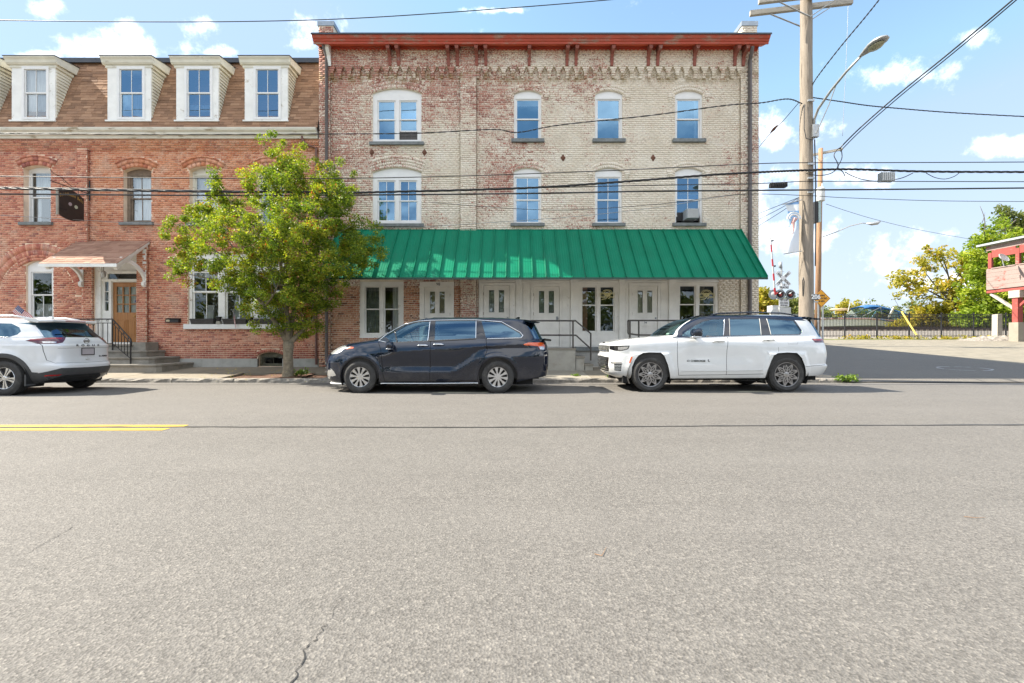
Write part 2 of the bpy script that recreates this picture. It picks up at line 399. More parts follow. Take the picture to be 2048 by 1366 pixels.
m_pale=mat_pale_brick(); m_red=mat_red_brick()
m_mort_p=simple('painted_mortar',(.73,.65,.53),.9,var=.16,scale=3,bump=.4)
m_mort_r=simple('lime_mortar',(.78,.60,.45),.92,var=.2,scale=2.5,bump=.4)
m_asph=mat_asphalt('asphalt',(.138,.1305,.1195),.52); m_asph2=mat_asphalt('side_street_asphalt',(.150,.138,.120),.55)
m_tar=simple('tar',(.03,.029,.028),.6,var=.2,scale=20,bump=.3)
m_yellow=mat_weathered('yellow_road_paint',(.62,.42,.035),(.15,.14,.12),.36,14,.6)
m_conc=simple('sidewalk_concrete',(.22,.19,.145),.9,var=.14,scale=2.2,bump=.4,bscale=90,dirt=(.13,.11,.09),dirt_amt=.45)
m_conc2=simple('pale_concrete',(.26,.235,.19),.9,var=.15,scale=2.0,bump=.4,bscale=70,dirt=(.16,.14,.11),dirt_amt=.5)
m_granite=simple('granite_kerb',(.24,.22,.19),.85,var=.4,scale=14,bump=.9,bscale=24,dirt=(.09,.08,.07),dirt_amt=.6)
m_bluestone=simple('bluestone',(.17,.185,.185),.8,var=.25,scale=9,bump=.5,bscale=40)
m_found=simple('rendered_foundation',(.42,.41,.38),.9,var=.2,scale=3,bump=.4,dirt=(.17,.17,.14),dirt_amt=.7)
m_white=simple('white_paint',(.74,.74,.73),.5,var=.05,scale=4,bump=.08,dirt=(.52,.48,.40),dirt_amt=.3)
m_shop=mat_weathered('shopfront_paint',(.82,.80,.75),(.50,.46,.38),.3,7,.55,(1,1,.5))
m_peel=mat_weathered('peeling_white_paint',(.80,.80,.77),(.42,.37,.29),.42,6,.65)
m_clap=mat_weathered('cream_clapboard_paint',(.68,.66,.56),(.38,.33,.25),.35,7,.65,(.6,1,3))
m_eave=mat_weathered('weathered_eave_paint',(.68,.66,.58),(.34,.28,.19),.55,4,.7,(.35,1,2.5))
m_corn=mat_weathered('red_cornice_paint',(.46,.085,.05),(.34,.22,.17),.72,3.2,.7,(.5,1,2.2))
m_soff_lit=mat_weathered('bounce_lit_soffit_red',(.72,.13,.06),(.36,.12,.08),.25,5,.6)  # soffit red raised above the cornice red to carry bounced light
m_brack=mat_weathered('bracket_paint',(.27,.085,.06),(.33,.28,.25),.45,9,.75)
m_green=None
def mat_green():
    n=NT('green_roof_metal'); x,y,z=n.sep()
    c=n.ramp(n.noise(1.2,4),[(.3,(.004,.155,.085)),(.7,(.006,.19,.105))])
    c=n.mix(n.mr(n.noise(3,6,.7,n.scale(n.pos,(2,1,.5))),.52,.75,0,.45),c,(.03,.15,.10))
    n.set('Base Color',c).set('Roughness',.5).set('Specular IOR Level',.10); return n.mat
m_green=mat_green()
m_rust=simple('rusted_iron',(.14,.06,.035),.85,var=.4,scale=20,bump=.4)
m_pipe=simple('downspout_paint',(.115,.10,.10),.45,var=.12,scale=4)
m_pipe2=simple('brown_downspout_paint',(.16,.075,.06),.5,var=.15,scale=4)
m_roofedge=simple('dark_metal_edge',(.05,.055,.065),.4,var=.15,scale=6,metal=.3)
m_zinc=simple('zinc_cap',(.30,.34,.38),.45,metal=.6,var=.15,scale=5)
m_glass=mat_glass_window('window_glass',.30,(.55,.62,.68),(.42,.72,1)); m_glass_low=mat_glass_window('shop_window_glass',.05,(.82,.85,.84))
m_glass_old=mat_glass_window('old_window_glass',.14,(.85,.88,.90))
m_room=simple('dark_room',(.035,.032,.03),.9,var=.3,scale=1.5)
m_roomlt=simple('room_wall',(.20,.16,.12),.9,var=.25,scale=1.0)
def mat_curtain():
    n=NT('white_curtain'); w=n.noise(9,4,.6,n.scale(n.pos,(4,1,.25)))
    n.set('Base Color',n.ramp(w,[(.3,(.50,.50,.50)),(.7,(.80,.80,.79))])).set('Roughness',.9); n.bump(w,.6,.03); return n.mat
m_curt=mat_curtain()
m_blind=simple('white_blind',(.72,.72,.71),.7,var=.05,scale=2)
m_green_curt=simple('grey_green_curtain',(.22,.25,.23),.9,var=.3,scale=8)
m_wood_door=mat_emit_free_wood('varnished_door_wood',(.22,.085,.022),(.40,.18,.055),(10,10,.7),.4,.15)
m_iron=simple('wrought_iron',(.025,.024,.024),.5,var=.2,scale=9,metal=.4)
m_rail=simple('handrail_paint',(.06,.052,.045),.45,var=.2,scale=7)
m_stone_step=simple('stone_steps',(.27,.25,.215),.9,var=.25,scale=4,bump=.6,bscale=40,dirt=(.11,.10,.08),dirt_amt=.6)
m_block=simple('concrete_block',(.36,.34,.29),.92,var=.18,scale=3,bump=.5,bscale=60,dirt=(.16,.13,.09),dirt_amt=.6)
m_black=simple('matt_black',(.012,.012,.013),.55,var=.2,scale=8)
m_sign_black=simple('sign_board',(.022,.018,.016),.5,var=.3,scale=6)
m_gold=simple('gold_lettering',(.42,.26,.07),.45,var=.2,scale=30)
m_cream_print=simple('cream_window_print',(.75,.68,.38),.6,var=.08,scale=30)
m_letter=simple('black_lettering',(.015,.015,.016),.5,var=.1,scale=10)
m_sh_roof=mat_shingle('brown_shingle',[(0,(.15,.08,.045)),(.3,(.24,.13,.072)),(.6,(.31,.172,.098)),(.85,(.41,.25,.15)),(1,(.27,.152,.092))])
m_sh_porch=mat_shingle('porch_shingle',[(0,(.27,.14,.10)),(.5,(.36,.20,.145)),(1,(.44,.27,.20))])
m_pole=mat_emit_free_wood('weathered_pole_wood',(.07,.055,.042),(.31,.265,.215),(9,9,.5),.9,.7)
m_pole2=mat_emit_free_wood('brown_pole_wood',(.16,.085,.045),(.36,.22,.13),(9,9,.6),.9,.6)
m_arm_wood=mat_emit_free_wood('grey_crossarm_wood',(.22,.20,.17),(.45,.42,.36),(1,9,9),.9,.5)
m_galv=simple('galvanised_steel',(.42,.43,.43),.45,metal=.7,var=.15,scale=10)
m_grey=simple('grey_paint',(.30,.33,.35),.5,var=.12,scale=6)
m_ltgrey=simple('pale_grey_paint',(.55,.56,.55),.5,var=.1,scale=6)
m_cable=simple('cable_sheath',(.018,.018,.02),.45,var=.1,scale=4)
m_cable_lt=simple('bare_wire',(.30,.30,.30),.35,metal=.7,var=.1,scale=4)
m_bark=simple('grey_bark',(.20,.165,.115),.9,var=.35,scale=11,bump=.8,bscale=30)
m_bark2=simple('dark_bark',(.10,.085,.07),.9,var=.35,scale=8,bump=.7,bscale=20)
m_leaf=mat_leaf('street_tree_leaf',[(0,(.07,.12,.018)),(.30,(.14,.21,.025)),(.58,(.27,.32,.03)),(.86,(.42,.40,.045)),(.97,(.36,.22,.04)),(1,(.38,.10,.04))],.45)
m_leaf_y=mat_leaf('yellowing_leaf',[(0,(.19,.19,.025)),(.4,(.34,.30,.035)),(.75,(.48,.38,.06)),(1,(.48,.27,.06))],.5)
m_leaf_g=mat_leaf('ivy_leaf',[(0,(.10,.16,.018)),(.5,(.24,.32,.03)),(1,(.44,.46,.06))],.5)
m_leaf_d=mat_leaf('woodland_leaf',[(0,(.08,.115,.03)),(.5,(.15,.18,.05)),(1,(.25,.24,.08))],.4)
m_weed=mat_leaf('weed_leaf',[(0,(.07,.14,.02)),(1,(.22,.30,.05))],.35)
m_mulch=simple('mulch',(.11,.055,.032),.95,var=.5,scale=25,bump=1,bscale=60)
m_gravel=simple('gravel_lot_surface',(.195,.175,.135),.95,var=.22,scale=2.0,bump=.8,bscale=30,dirt=(.20,.17,.13),dirt_amt=.5)
m_ballast=simple('railway_ballast',(.24,.215,.185),.95,var=.55,scale=9,bump=1,bscale=12)
m_ballast_d=simple('oily_ballast',(.10,.085,.075),.95,var=.5,scale=8,bump=1,bscale=12)
m_grass=simple('dry_grass_ground',(.14,.15,.045),.95,var=.4,scale=1.5,bump=1,bscale=15,dirt=(.24,.20,.10),dirt_amt=.6)
m_earth=simple('bare_earth',(.20,.17,.12),.95,var=.3,scale=.7,bump=.6,bscale=8)
m_rust_rail=simple('rusty_rail',(.085,.055,.045),.7,var=.3,scale=6,metal=.2)
m_tie=mat_emit_free_wood('creosoted_sleeper',(.035,.028,.022),(.10,.08,.065),(9,1,9),.95,.6)
m_redwood=mat_weathered('flaking_red_boards',(.27,.055,.045),(.30,.22,.19),.55,3,.8,(.8,1,2))
m_redwood2=mat_weathered('worn_pink_boards',(.27,.205,.185),(.27,.06,.045),.50,2.2,.8,(.7,1,2))
m_boat=simple('boat_gelcoat',(.78,.77,.74),.25,var=.04,scale=2,coat=.4)
m_boat_blue=simple('blue_canvas',(.03,.13,.33),.75,var=.15,scale=4)
m_boat_grey=simple('antifouling',(.30,.36,.38),.6,var=.15,scale=3)
m_boat_glass=mat_glass_window('boat_windscreen',.25,(.35,.55,.68))
m_sign_yellow=simple('yellow_sign_face',(.80,.36,.012),.45,var=.04,scale=3)
m_sign_white=simple('white_sign_face',(.74,.75,.76),.45,var=.05,scale=3)
m_guy=simple('yellow_plastic',(.72,.55,.12),.5,var=.08,scale=4)
m_redband=simple('red_reflective_band',(.50,.025,.03),.4,var=.1,scale=5)
m_redlens=simple('red_lens',(.42,.015,.01),.12,var=.15,scale=40,coat=1)
m_steel=simple('painted_steel_fence',(.018,.018,.02),.45,var=.1,scale=5)
# ------------------------------------------------------------------ ground, road, pavements
def ground_z(x, y):
    if y < 12.65: return 0.0
    if y < 34.5: return 0.02+1.33*(y-12.65)/21.85
    if y < 36.0: return 1.35
    if y < 39.4: return 1.35+0.72*(y-36.0)/3.4
    if y < 48.5: return 2.07
    if y < 56: return 2.07+.15*(y-48.5)/7.5
    if y < 75: return 2.22-1.6*(y-56)/19
    return 0.62
def sheet(name, xs, ys, zf, mat, **kw):
    nx,ny=len(xs),len(ys); v=[(x,y,zf(x,y)) for y in ys for x in xs]
    f=[(j*nx+i,j*nx+i+1,(j+1)*nx+i+1,(j+1)*nx+i) for j in range(ny-1) for i in range(nx-1)]
    m=MB(); m.add(v,f); o=m.build(name,mat); tag(o,kind='structure',**kw); return o
yy=[-900,-300,-120,-60,-25,-6,12.65,15,18,22,26,30,34.5,36,37.5,39.4,44,48.5,56,62,75,120,300,900]
sheet('ground',[-900,-300,-100,-40,-22,-6,9.5,19.3,24,30,40,60,100,300,900],yy,lambda x,y:ground_z(x,y)-.05-(.02 if y<12.65 else 0),m_earth)
sheet('road',[-120,-60,-30,-10,0,10,30,60,120],[-2.2,2,6,10,12.66],lambda x,y:0.0,m_asph)
sheet('side_street',[9.42,12,15,19.3],[12.664,13.5,15,18,22,26,30,34.5,36,39.0],lambda x,y:ground_z(x,y)+.002,m_asph2)
sheet('gravel_lot',[19.3,24,30,40,70],[12.664,15,18,22,26,30,33.2],lambda x,y:ground_z(x,y)-.002,m_gravel)
sheet('grass_verge',[19.3,30,45,90],[33.2,34.5,36],lambda x,y:ground_z(x,y)+.006,m_grass)
sheet('railway_bank',[-60,9,19.3,30,45,120],[36,37.5,39.4],lambda x,y:ground_z(x,y)+.004,m_ballast)
sheet('railway_bed',[-60,9,19.3,30,45,120],[39.4,44,48.5],lambda x,y:ground_z(x,y)+.004,m_ballast_d)
sheet('river_bank',[-60,9,19.3,30,45,140],[48.5,56,62,75],lambda x,y:ground_z(x,y)+.004,m_grass)
m_water=simple('river_water',(.05,.07,.08),.08,var=.1,scale=1)
sheet('river',[-400,0,100,500],[75,90,120,190],lambda x,y:.60,m_water)
far=sheet('far_bank',[-400,0,100,500],[190,260,420],lambda x,y:.9+(y-190)*.02,m_grass)

def strip(name, pts, w, z, mat, kind='structure', jit=0.0, n=60):
    """painted or poured strip that lies on the road"""
    pts=[Vector(p) for p in pts]; L=[0]
    for a,b in zip(pts,pts[1:]): L.append(L[-1]+(b-a).length)
    vs=[]
    for i in range(n+1):
        s=L[-1]*i/n; k=max(j for j in range(len(L)) if L[j]<=s+1e-9); k=min(k,len(pts)-2)
        t=(s-L[k])/max(1e-9,L[k+1]-L[k]); p=pts[k].lerp(pts[k+1],t); d=(pts[k+1]-pts[k]).normalized(); nrm=Vector((-d.y,d.x))
        ww=w/2*(1+jit*random.uniform(-1,1)); sh=w*jit*.5*random.uniform(-1,1)
        if i in (0,n) and jit>.3: ww*=.3
        for q in (p+nrm*(ww+sh),p-nrm*(ww-sh)): vs.append((q.x,q.y,z))
    m=MB(); m.add(vs,[(2*i,2*i+1,2*i+3,2*i+2) for i in range(n)]); o=m.build(name,mat); tag(o,kind=kind); return o
yl=[strip('yellow_line',[(-60,6.15),(-4.42,6.15)],.15,.004,m_yellow,jit=.03),
    strip('yellow_line',[(-60,5.92),(-4.50,5.92)],.15,.004,m_yellow,jit=.03)]
strip('tar_seam',[(-14,6.05),(-4.4,6.09),(-1,6.06),(1.0,6.08),(3,6.17),(7,6.24),(40,6.32)],.055,.005,m_tar,jit=.35,n=260)
def crack(pts,w,n=26):
    P_=[]
    for i in range(n+1):
        s=i/n*(len(pts)-1); k=min(int(s),len(pts)-2); p=Vector(pts[k]).lerp(Vector(pts[k+1]),s-k); P_.append((p.x+random.uniform(-.012,.012),p.y+random.uniform(-.012,.012)))
    strip('road_crack',P_,w,.003,m_tar,jit=.6,n=n*2)
crack([(PX(655,1.85),1.85),(PX(620,1.72),1.68),(PX(560,1.42),1.42)],.0045,16)
crack([(PX(655,1.86),1.86),(PX(690,2.05),2.06)],.002,8)
crack([(PX(55,2.45),2.45),(PX(95,2.6),2.6),(PX(140,2.8),2.82)],.003,14)
# faint painted ring of a utility marking on the side street
m=MB(); ringc=Vector((15.6,15.7,0)); 
rv=[]; 
for i in range(40):
    a=2*math.pi*i/40
    for r in (.86,.97): 
        r=r if i%13 not in (3,4,9) else .915
        x,y=ringc.x+r*math.cos(a)*.86,ringc.y+r*math.sin(a)*.62; rv.append((x,y,ground_z(x,y)+.007))
m.add(rv,[(2*i,2*i+1,(2*i+3)%80,(2*i+2)%80) for i in range(40)]); tag(m.build('road_marking',mat_weathered('worn_white_road_paint',(.38,.38,.38),(.14,.13,.12),.75,9,.7)),kind='structure')

def walk_z(y): return .115+(y-12.82)*.058
sw=thing('sidewalk',kind='structure')
x=-30.0; slabmat=[m_conc,m_conc2]
base=MB(); base.add([(-31,12.83,.06),(9.2,12.83,.06),(9.2,15.7,.2),(-31,15.7,.2)],[(0,1,2,3)]); base.build('slab_bed',m_mulch,sw)
k=0
def slab(x0,x1,y0,y1,mat):
    m=MB(); dz=random.uniform(-.004,.004); e=.006
    z=lambda y:walk_z(y)+dz
    m.hexa([(x0+e,y0+e,z(y0)-.1),(x1-e,y0+e,z(y0)-.1),(x1-e,y1-e,z(y1)-.1),(x0+e,y1-e,z(y1)-.1),
            (x0+e,y0+e,z(y0)),(x1-e,y0+e,z(y0)),(x1-e,y1-e,z(y1)),(x0+e,y1-e,z(y1))]); m.build('slab',mat,sw)
while x<9.3:
    w=1.45 if x<-2 else 1.62; x1=min(x+w,9.3)
    mt=random.choice([m_conc,m_conc,m_conc2])
    if x<-6.35<x1+.7 and False: pass
    pit=(x1>-7.35 and x< -6.05)
    y0=14.0 if pit else 12.83
    slab(x,x1,y0,15.72,mt)
    x=x1; k+=1
# side return of the pavement along the building's right flank
m=MB(); m.hexa([(8.40,15.73,-.05),(9.3,15.73,-.05),(9.3,30,.9),(8.40,30,.9),(8.40,15.73,walk_z(15.72)),(9.3,15.73,walk_z(15.72)),(9.3,30,1.14),(8.40,30,1.14)]); m.build('slab',m_conc,sw)
kb=thing('kerb',kind='structure'); x=-30.0
while x<9.0:
    w=random.uniform(1.1,1.9); x1=min(x+w,9.1); m=MB(); t=walk_z(12.82)+random.uniform(-.008,.006)
    lo=.05 if -9<x<-7 else 0
    n=9; vs=[];j=lambda a:random.uniform(-a,a)
    for i in range(n+1):
        xx=x+.005+(x1-x-.01)*i/n
        vs+=[(xx,12.65+j(.02),-.06),(xx,12.655+j(.025),t-.05+j(.02)),(xx,12.69+j(.02),t-.004+j(.004)),(xx,12.825,t)]
    f=[(4*i+q,4*i+4+q,4*i+5+q,4*i+1+q) for i in range(n) for q in range(3)]; f+=[(0,1,2,3),(4*n+3,4*n+2,4*n+1,4*n)]
    m.add(vs,f); m.build('kerb_stone',m_granite,kb); x=x1
# rounded corner stone
m=MB(); cx,cy=9.1-.0,13.0; vs=[]
for i in range(9):
    a=-math.pi/2+math.pi/2*i/8; 
    for r,z in ((.36,-.06),(.36,.10),(.19,.118)): vs.append((9.1+r*math.cos(a),13.02+r*math.sin(a),z))
f=[(3*i+q,3*i+3+q,3*i+4+q,3*i+1+q) for i in range(8) for q in range(2)]
m.add(vs,f); m.build('kerb_stone',m_conc2,kb)
m=MB(); m.hexa([(9.29,13.02,-.1),(9.46,13.02,-.1),(9.46,30,.9),(9.29,30,.9),(9.29,13.02,.118),(9.46,13.02,.10),(9.46,30,1.16),(9.29,30,1.17)]); m.build('kerb_stone',m_conc2,kb)
# tree pit
m=MB(); pv=[(-7.35,12.83,.085),(-6.05,12.83,.085),(-6.05,14.0,.15),(-7.35,14.0,.15)]
gx=[(-7.35+1.3*i/12,12.83+1.17*j/10) for j in range(11) for i in range(13)]
m.add([(a,b,.10+(b-12.83)*.055+.045*math.exp(-((a+6.55)**2+(b-13.4)**2)/.12)+random.uniform(-.012,.012)) for a,b in gx],[(j*13+i,j*13+i+1,(j+1)*13+i+1,(j+1)*13+i) for j in range(10) for i in range(12)])
tag(m.build('tree_pit',m_mulch),kind='structure')

# ------------------------------------------------------------------ brickwork
BR_L,BR_H,JT=.208,.0707,.0135
solo_meshes={}
def solo_brick_mesh(mat,proud):
    key=(mat.name,round(proud,4))
    if key in solo_meshes: return solo_meshes[key]
    me=bpy.data.meshes.new('brick'); L,Hh=BR_L-JT,BR_H-JT; b=.004
    v=[(-L/2+b,-proud,-Hh/2+b),(L/2-b,-proud,-Hh/2+b),(L/2-b,-proud,Hh/2-b),(-L/2+b,-proud,Hh/2-b),
       (-L/2,-proud+b,-Hh/2),(L/2,-proud+b,-Hh/2),(L/2,-proud+b,Hh/2),(-L/2,-proud+b,Hh/2),
       (-L/2,.01,-Hh/2),(L/2,.01,-Hh/2),(L/2,.01,Hh/2),(-L/2,.01,Hh/2)]
    f=[(0,1,2,3)]
    for a in (0,4): f+=[(a+i,a+4+i,a+4+(i+1)%4,a+(i+1)%4) for i in range(4)]
    me.from_pydata(v,[],f); me.materials.append(mat)
    at=me.attributes.new('solo','FLOAT','FACE'); at.data.foreach_set('value',[1.0]*len(f))
    solo_meshes[key]=me; return me
class Bricks:
    """lays courses on wall faces of one building; most of them end up in ONE stuff part, the chosen ones as bricks of their own"""
    def __init__(s, wall, mat, budget=300): s.wall=wall; s.mat=mat; s.q=[]; s.tn=[]; s.left=budget
    def hexa(s, front, back, tone=None):
        s.q.append(list(front)+list(back)); s.tn.append(random.random() if tone is None else tone)
    def lay(s, x0,x1,z0,z1,yf, openings=(), proud=.009, hdr=7, solo=None, z_of=0.0):
        nrow=int(math.ceil((z1-z0)/BR_H)); off=world_off(s.wall)
        polys=[np.array(o) for o in openings]
        for r in range(nrow):
            za=z0+r*BR_H; zb=min(za+BR_H-JT,z1)
            if zb-za<.02: continue
            gr=int(round((za-z_of)/BR_H)); head=(gr%hdr==0); L=BR_L/2 if head else BR_L
            blocked=[]
            for pl in polys:
                if pl[:,1].max()<=za or pl[:,1].min()>=zb: continue
                prs=[]
                for zz in (za+.002,(za+zb)/2,zb-.002):
                    zc=min(max(zz,pl[:,1].min()+1e-4),pl[:,1].max()-1e-4)
                    a=pl; b=np.roll(pl,-1,0); xs=[]
                    for p,q in zip(a,b):
                        if (p[1]>zc)!=(q[1]>zc): xs.append(p[0]+(q[0]-p[0])*(zc-p[1])/(q[1]-p[1]))
                    xs.sort(); prs+=[(xs[i],xs[i+1]) for i in range(0,len(xs)-1,2)]
                blocked+=prs
            blocked.sort(); free=[]; c=x0
            for a,b in blocked:
                if a>c: free.append((c,min(a,x1)))
                c=max(c,b)
            if c<x1: free.append((c,x1))
            ph=(gr%2)*BR_L*.5+(BR_L*.25 if head else 0)
            for a,b in free:
                k=math.floor((a-ph)/L); 
                while ph+k*L<b:
                    xa=max(a,ph+k*L)+JT/2*(1 if ph+k*L>a else 0); xb=min(b,ph+(k+1)*L)-JT/2*(1 if ph+(k+1)*L<b else 0); k+=1
                    if xb-xa<.03: continue
                    full=abs((xb-xa)-(BR_L-JT))<.004 and not head and zb-za>BR_H-JT-.003
                    if full and s.left>0 and solo and solo((xa+xb)/2,(za+zb)/2):
                        o=bpy.data.objects.new('brick',solo_brick_mesh(s.mat,proud)); COL.objects.link(o); o.parent=s.wall
                        o.location=Vector(((xa+xb)/2,yf-random.uniform(0,.003),(za+zb)/2))-off; s.left-=1; continue
                    p=proud+random.uniform(-.003,.003); j=lambda:random.uniform(-.0025,.0025)
                    za_,zb_=za+j(),zb+j()
                    s.hexa([(xa+j(),yf-p,za_),(xb+j(),yf-p,za_),(xb+j(),yf-p,zb_),(xa+j(),yf-p,zb_)],
                           [(xa,yf+.004,za_),(xb,yf+.004,za_),(xb,yf+.004,zb_),(xa,yf+.004,zb_)])
    def ring(s, xc,zc,r0,r1,a0,a1,yf,width=.075,proud=.012,joint=.010):
        """voussoirs: angles from the vertical, clockwise"""
        n=max(2,int(round(abs(a1-a0)*(r0+r1)/2/width)))
        for i in range(n):
            t0=a0+(a1-a0)*i/n; t1=a0+(a1-a0)*(i+1)/n; g=joint/2
            def pt(r,t,sg): 
                tt=t+sg*g/r; return (xc+r*math.sin(tt), zc+r*math.cos(tt))
            q=[pt(r0,t0,1),pt(r0,t1,-1),pt(r1,t1,-1),pt(r1,t0,1)]; p=proud+random.uniform(-.002,.002)
            s.hexa([(a,yf-p,b) for a,b in q],[(a,yf+.004,b) for a,b in q])
    def arch(s, x0,x1,zs,rise,yf,depth=.20,proud=.012,rows=1):
        w=(x1-x0)/2; R=(w*w+rise*rise)/(2*rise); zc=zs+rise-R; a=math.asin(min(1,w/R)); xc=(x0+x1)/2
        d=depth/rows
        for k in range(rows):
            s.ring(xc,zc,R+k*d+.005,R+(k+1)*d-.005,-a,a,yf,.072,proud)
        # the area it takes up, for cutting the courses
        out=[]
        for i in range(13):
            t=-a+2*a*i/12; out.append((xc+(R+depth)*math.sin(t),zc+(R+depth)*math.cos(t)))
        inn=[(xc+R*math.sin(-a+2*a*i/12),zc+R*math.cos(-a+2*a*i/12)) for i in range(13)]
        return out+inn[::-1]
    def finish(s, name='brick_courses'):
        n=len(s.q); V=np.array(s.q,float).reshape(-1,3)-np.array(world_off(s.wall)); me=bpy.data.meshes.new(name)
        base=np.arange(n)[:,None]*8
        pat=np.array([[0,1,2,3],[1,0,4,5],[2,1,5,6],[3,2,6,7],[0,3,7,4]])
        Fa=(base[:,:,None]+pat[None]).reshape(-1,4)
        me.vertices.add(len(V)); me.vertices.foreach_set('co',V.ravel())
        me.loops.add(Fa.size); me.loops.foreach_set('vertex_index',Fa.ravel().astype(np.int32))
        me.polygons.add(len(Fa)); me.polygons.foreach_set('loop_start',np.arange(0,Fa.size,4,dtype=np.int32))
        me.materials.append(s.mat)
        at=me.attributes.new('tone','FLOAT','FACE'); at.data.foreach_set('value',np.repeat(np.array(s.tn),5))
        me.update(calc_edges=True); me.validate()
        o=bpy.data.objects.new(name,me); COL.objects.link(o); o.parent=s.wall; o['kind']='stuff'; return o

def room(parent, x0,x1,z0,z1,y0,depth=1.1,mat=None,name='room'):
    m=MB(); y1=y0+depth
    m.add([(x0,y0,z0),(x1,y0,z0),(x1,y0,z1),(x0,y0,z1),(x0,y1,z0),(x1,y1,z0),(x1,y1,z1),(x0,y1,z1)],
          [(0,4,5,1),(1,5,6,2),(2,6,7,3),(3,7,4,0),(4,7,6,5)]); return m.build(name,mat or m_room,parent)
def sash_window(parent, x0,x1,z0,z1,yw, rise=0.0, fw=.07, fmat=None, glass=None, sashes=1, muntin=(2,1), rec=.10, sill=None, sill_mat=None,
                cover=None, meet=.5, open_low=0.0, room_mat=None, head=0.0, mull=.09, sash_w=.045, label=None):
    """one window: frame (the part), and sash, pane, sill, curtain under it. x0..z1 is the hole in the wall."""
    fmat=fmat or m_white; glass=glass or m_glass
    yf=yw+rec
    n=sashes; iw=(x1-x0-2*fw-(n-1)*mull)/n; zt=z1-rise-fw-head; zb=z0+fw*.75
    holes=[]; bays=[]
    for i in range(n):
        a=x0+fw+i*(iw+mull); bays.append((a,a+iw)); holes.append([(a,zb),(a+iw,zb),(a+iw,zt),(a,zt)])
    m=MB(); m.plate(arch_rect(x0+.002,x1-.002,z0+.002,z1-.002,rise),holes,yf,yf+.10)
    fr=m.build('window',fmat,parent)
    if label: fr['label']=label
    for bi,(a,b) in enumerate(bays):
        zm=zb+(zt-zb)*meet
        for up in (1,0):
            lo,hi=(zm-.02,zt) if up else (zb,zm+.02)
            yy=yf+.035 if up else yf+.06
            yy=yf+.030+(0 if up else .028)
            if not up and open_low>0 and (bi==n-1): lo,hi=lo+open_low,hi+open_low
            e=.002
            sm=MB(); A,B,C,D=a+e,b-e,lo+e,hi-e; s_=sash_w
            nx,nz=muntin if not (isinstance(muntin,list)) else muntin[up]
            hs=[]; mw=.018
            gw=(B-A-2*s_-(nx-1)*mw)/nx; gh=(D-C-2*s_*.9-(nz-1)*mw)/nz
            for ix in range(nx):
                for iz in range(nz):
                    xa=A+s_+ix*(gw+mw); zc=C+s_*.9+iz*(gh+mw); hs.append([(xa,zc),(xa+gw,zc),(xa+gw,zc+gh),(xa,zc+gh)])
            sm.plate([(A,C),(B,C),(B,D),(A,D)],hs,yy,yy+.028); sm.build('sash',fmat,fr)
            for h in hs:
                pm=MB(); (xa,za),(xb,_),(_,zc),_=h
                tx,tz=random.uniform(-.0035,.0035),random.uniform(-.003,.003)
                pm.add([(xa-.004,yy+.012-tx+tz,za-.004),(xb+.004,yy+.012+tx+tz,za-.004),(xb+.004,yy+.012+tx-tz,zc+.004),(xa-.004,yy+.012-tx-tz,zc+.004)],[(0,1,2,3)]); pm.build('pane',glass,fr)
    if sill:
        sx,sh,sd=sill; m=MB(); m.box(x0-sx,x1+sx,yw-sd,yw+rec+.02,z0-sh,z0+.001); m.build('sill',sill_mat or m_bluestone,fr)
    room(parent,x0-.05,x1+.05,z0-.05,z1+.05,yf+.11,1.2,room_mat)
    if cover:
        for (kind,a,b,c,d) in cover:        # fractions of the hole: x from a to b, z from c to d
            xa,xb=x0+(x1-x0)*a,x0+(x1-x0)*b; za,zb2=z0+(z1-z0)*c,z0+(z1-z0)*d; yy=yf+.16
            nn=max(4,int((xb-xa)/.03)); m=MB(); amp=.0 if kind=='blind' else .018
            vs=[]; 
            for i in range(nn+1):
                xx=xa+(xb-xa)*i/nn; w=amp*math.sin(i*1.9)
                zz=za-(.03*abs(math.sin(i*.9)) if kind=='lace' else 0)
                vs+=[(xx,yy+w,zz),(xx,yy+w*.6,zb2)]
            m.add(vs,[(2*i,2*i+2,2*i+3,2*i+1) for i in range(nn)])
            m.build({'blind':'blind','lace':'lace_curtain','green':'curtain'}.get(kind,'curtain'),{'blind':m_blind,'green':m_green_curt}.get(kind,m_curt),fr)
    return fr
def text(s, size, loc, mat, parent, rot=(90,0,0), name='lettering', ext=.0015, bold=0.0, sx=1.0, space=1.0, align='CENTER'):
    c=bpy.data.curves.new(name,'FONT'); c.body=s; c.size=size; c.extrude=ext; c.offset=bold; c.align_x=align; c.align_y='CENTER'; c.space_character=space
    c.resolution_u=3; c.materials.append(mat)
    q=bpy.data.objects.new(name,c); COL.objects.link(q); bpy.context.view_layer.update()
    me=bpy.data.meshes.new_from_object(q.evaluated_get(bpy.context.evaluated_depsgraph_get())); bpy.data.objects.remove(q); bpy.data.curves.remove(c)
    o=bpy.data.objects.new(name,me); COL.objects.link(o); o.parent=parent
    o.location=Vector(loc)-world_off(parent); o.rotation_euler=tuple(math.radians(a) for a in rot); o.scale=(sx,1,1); return o
def downspout(parent, pts, r, mat, name='downspout', band=None):
    m=MB(); m.tube(pts,r,8); return m.build(name,mat,parent,smooth=True,angle=50)

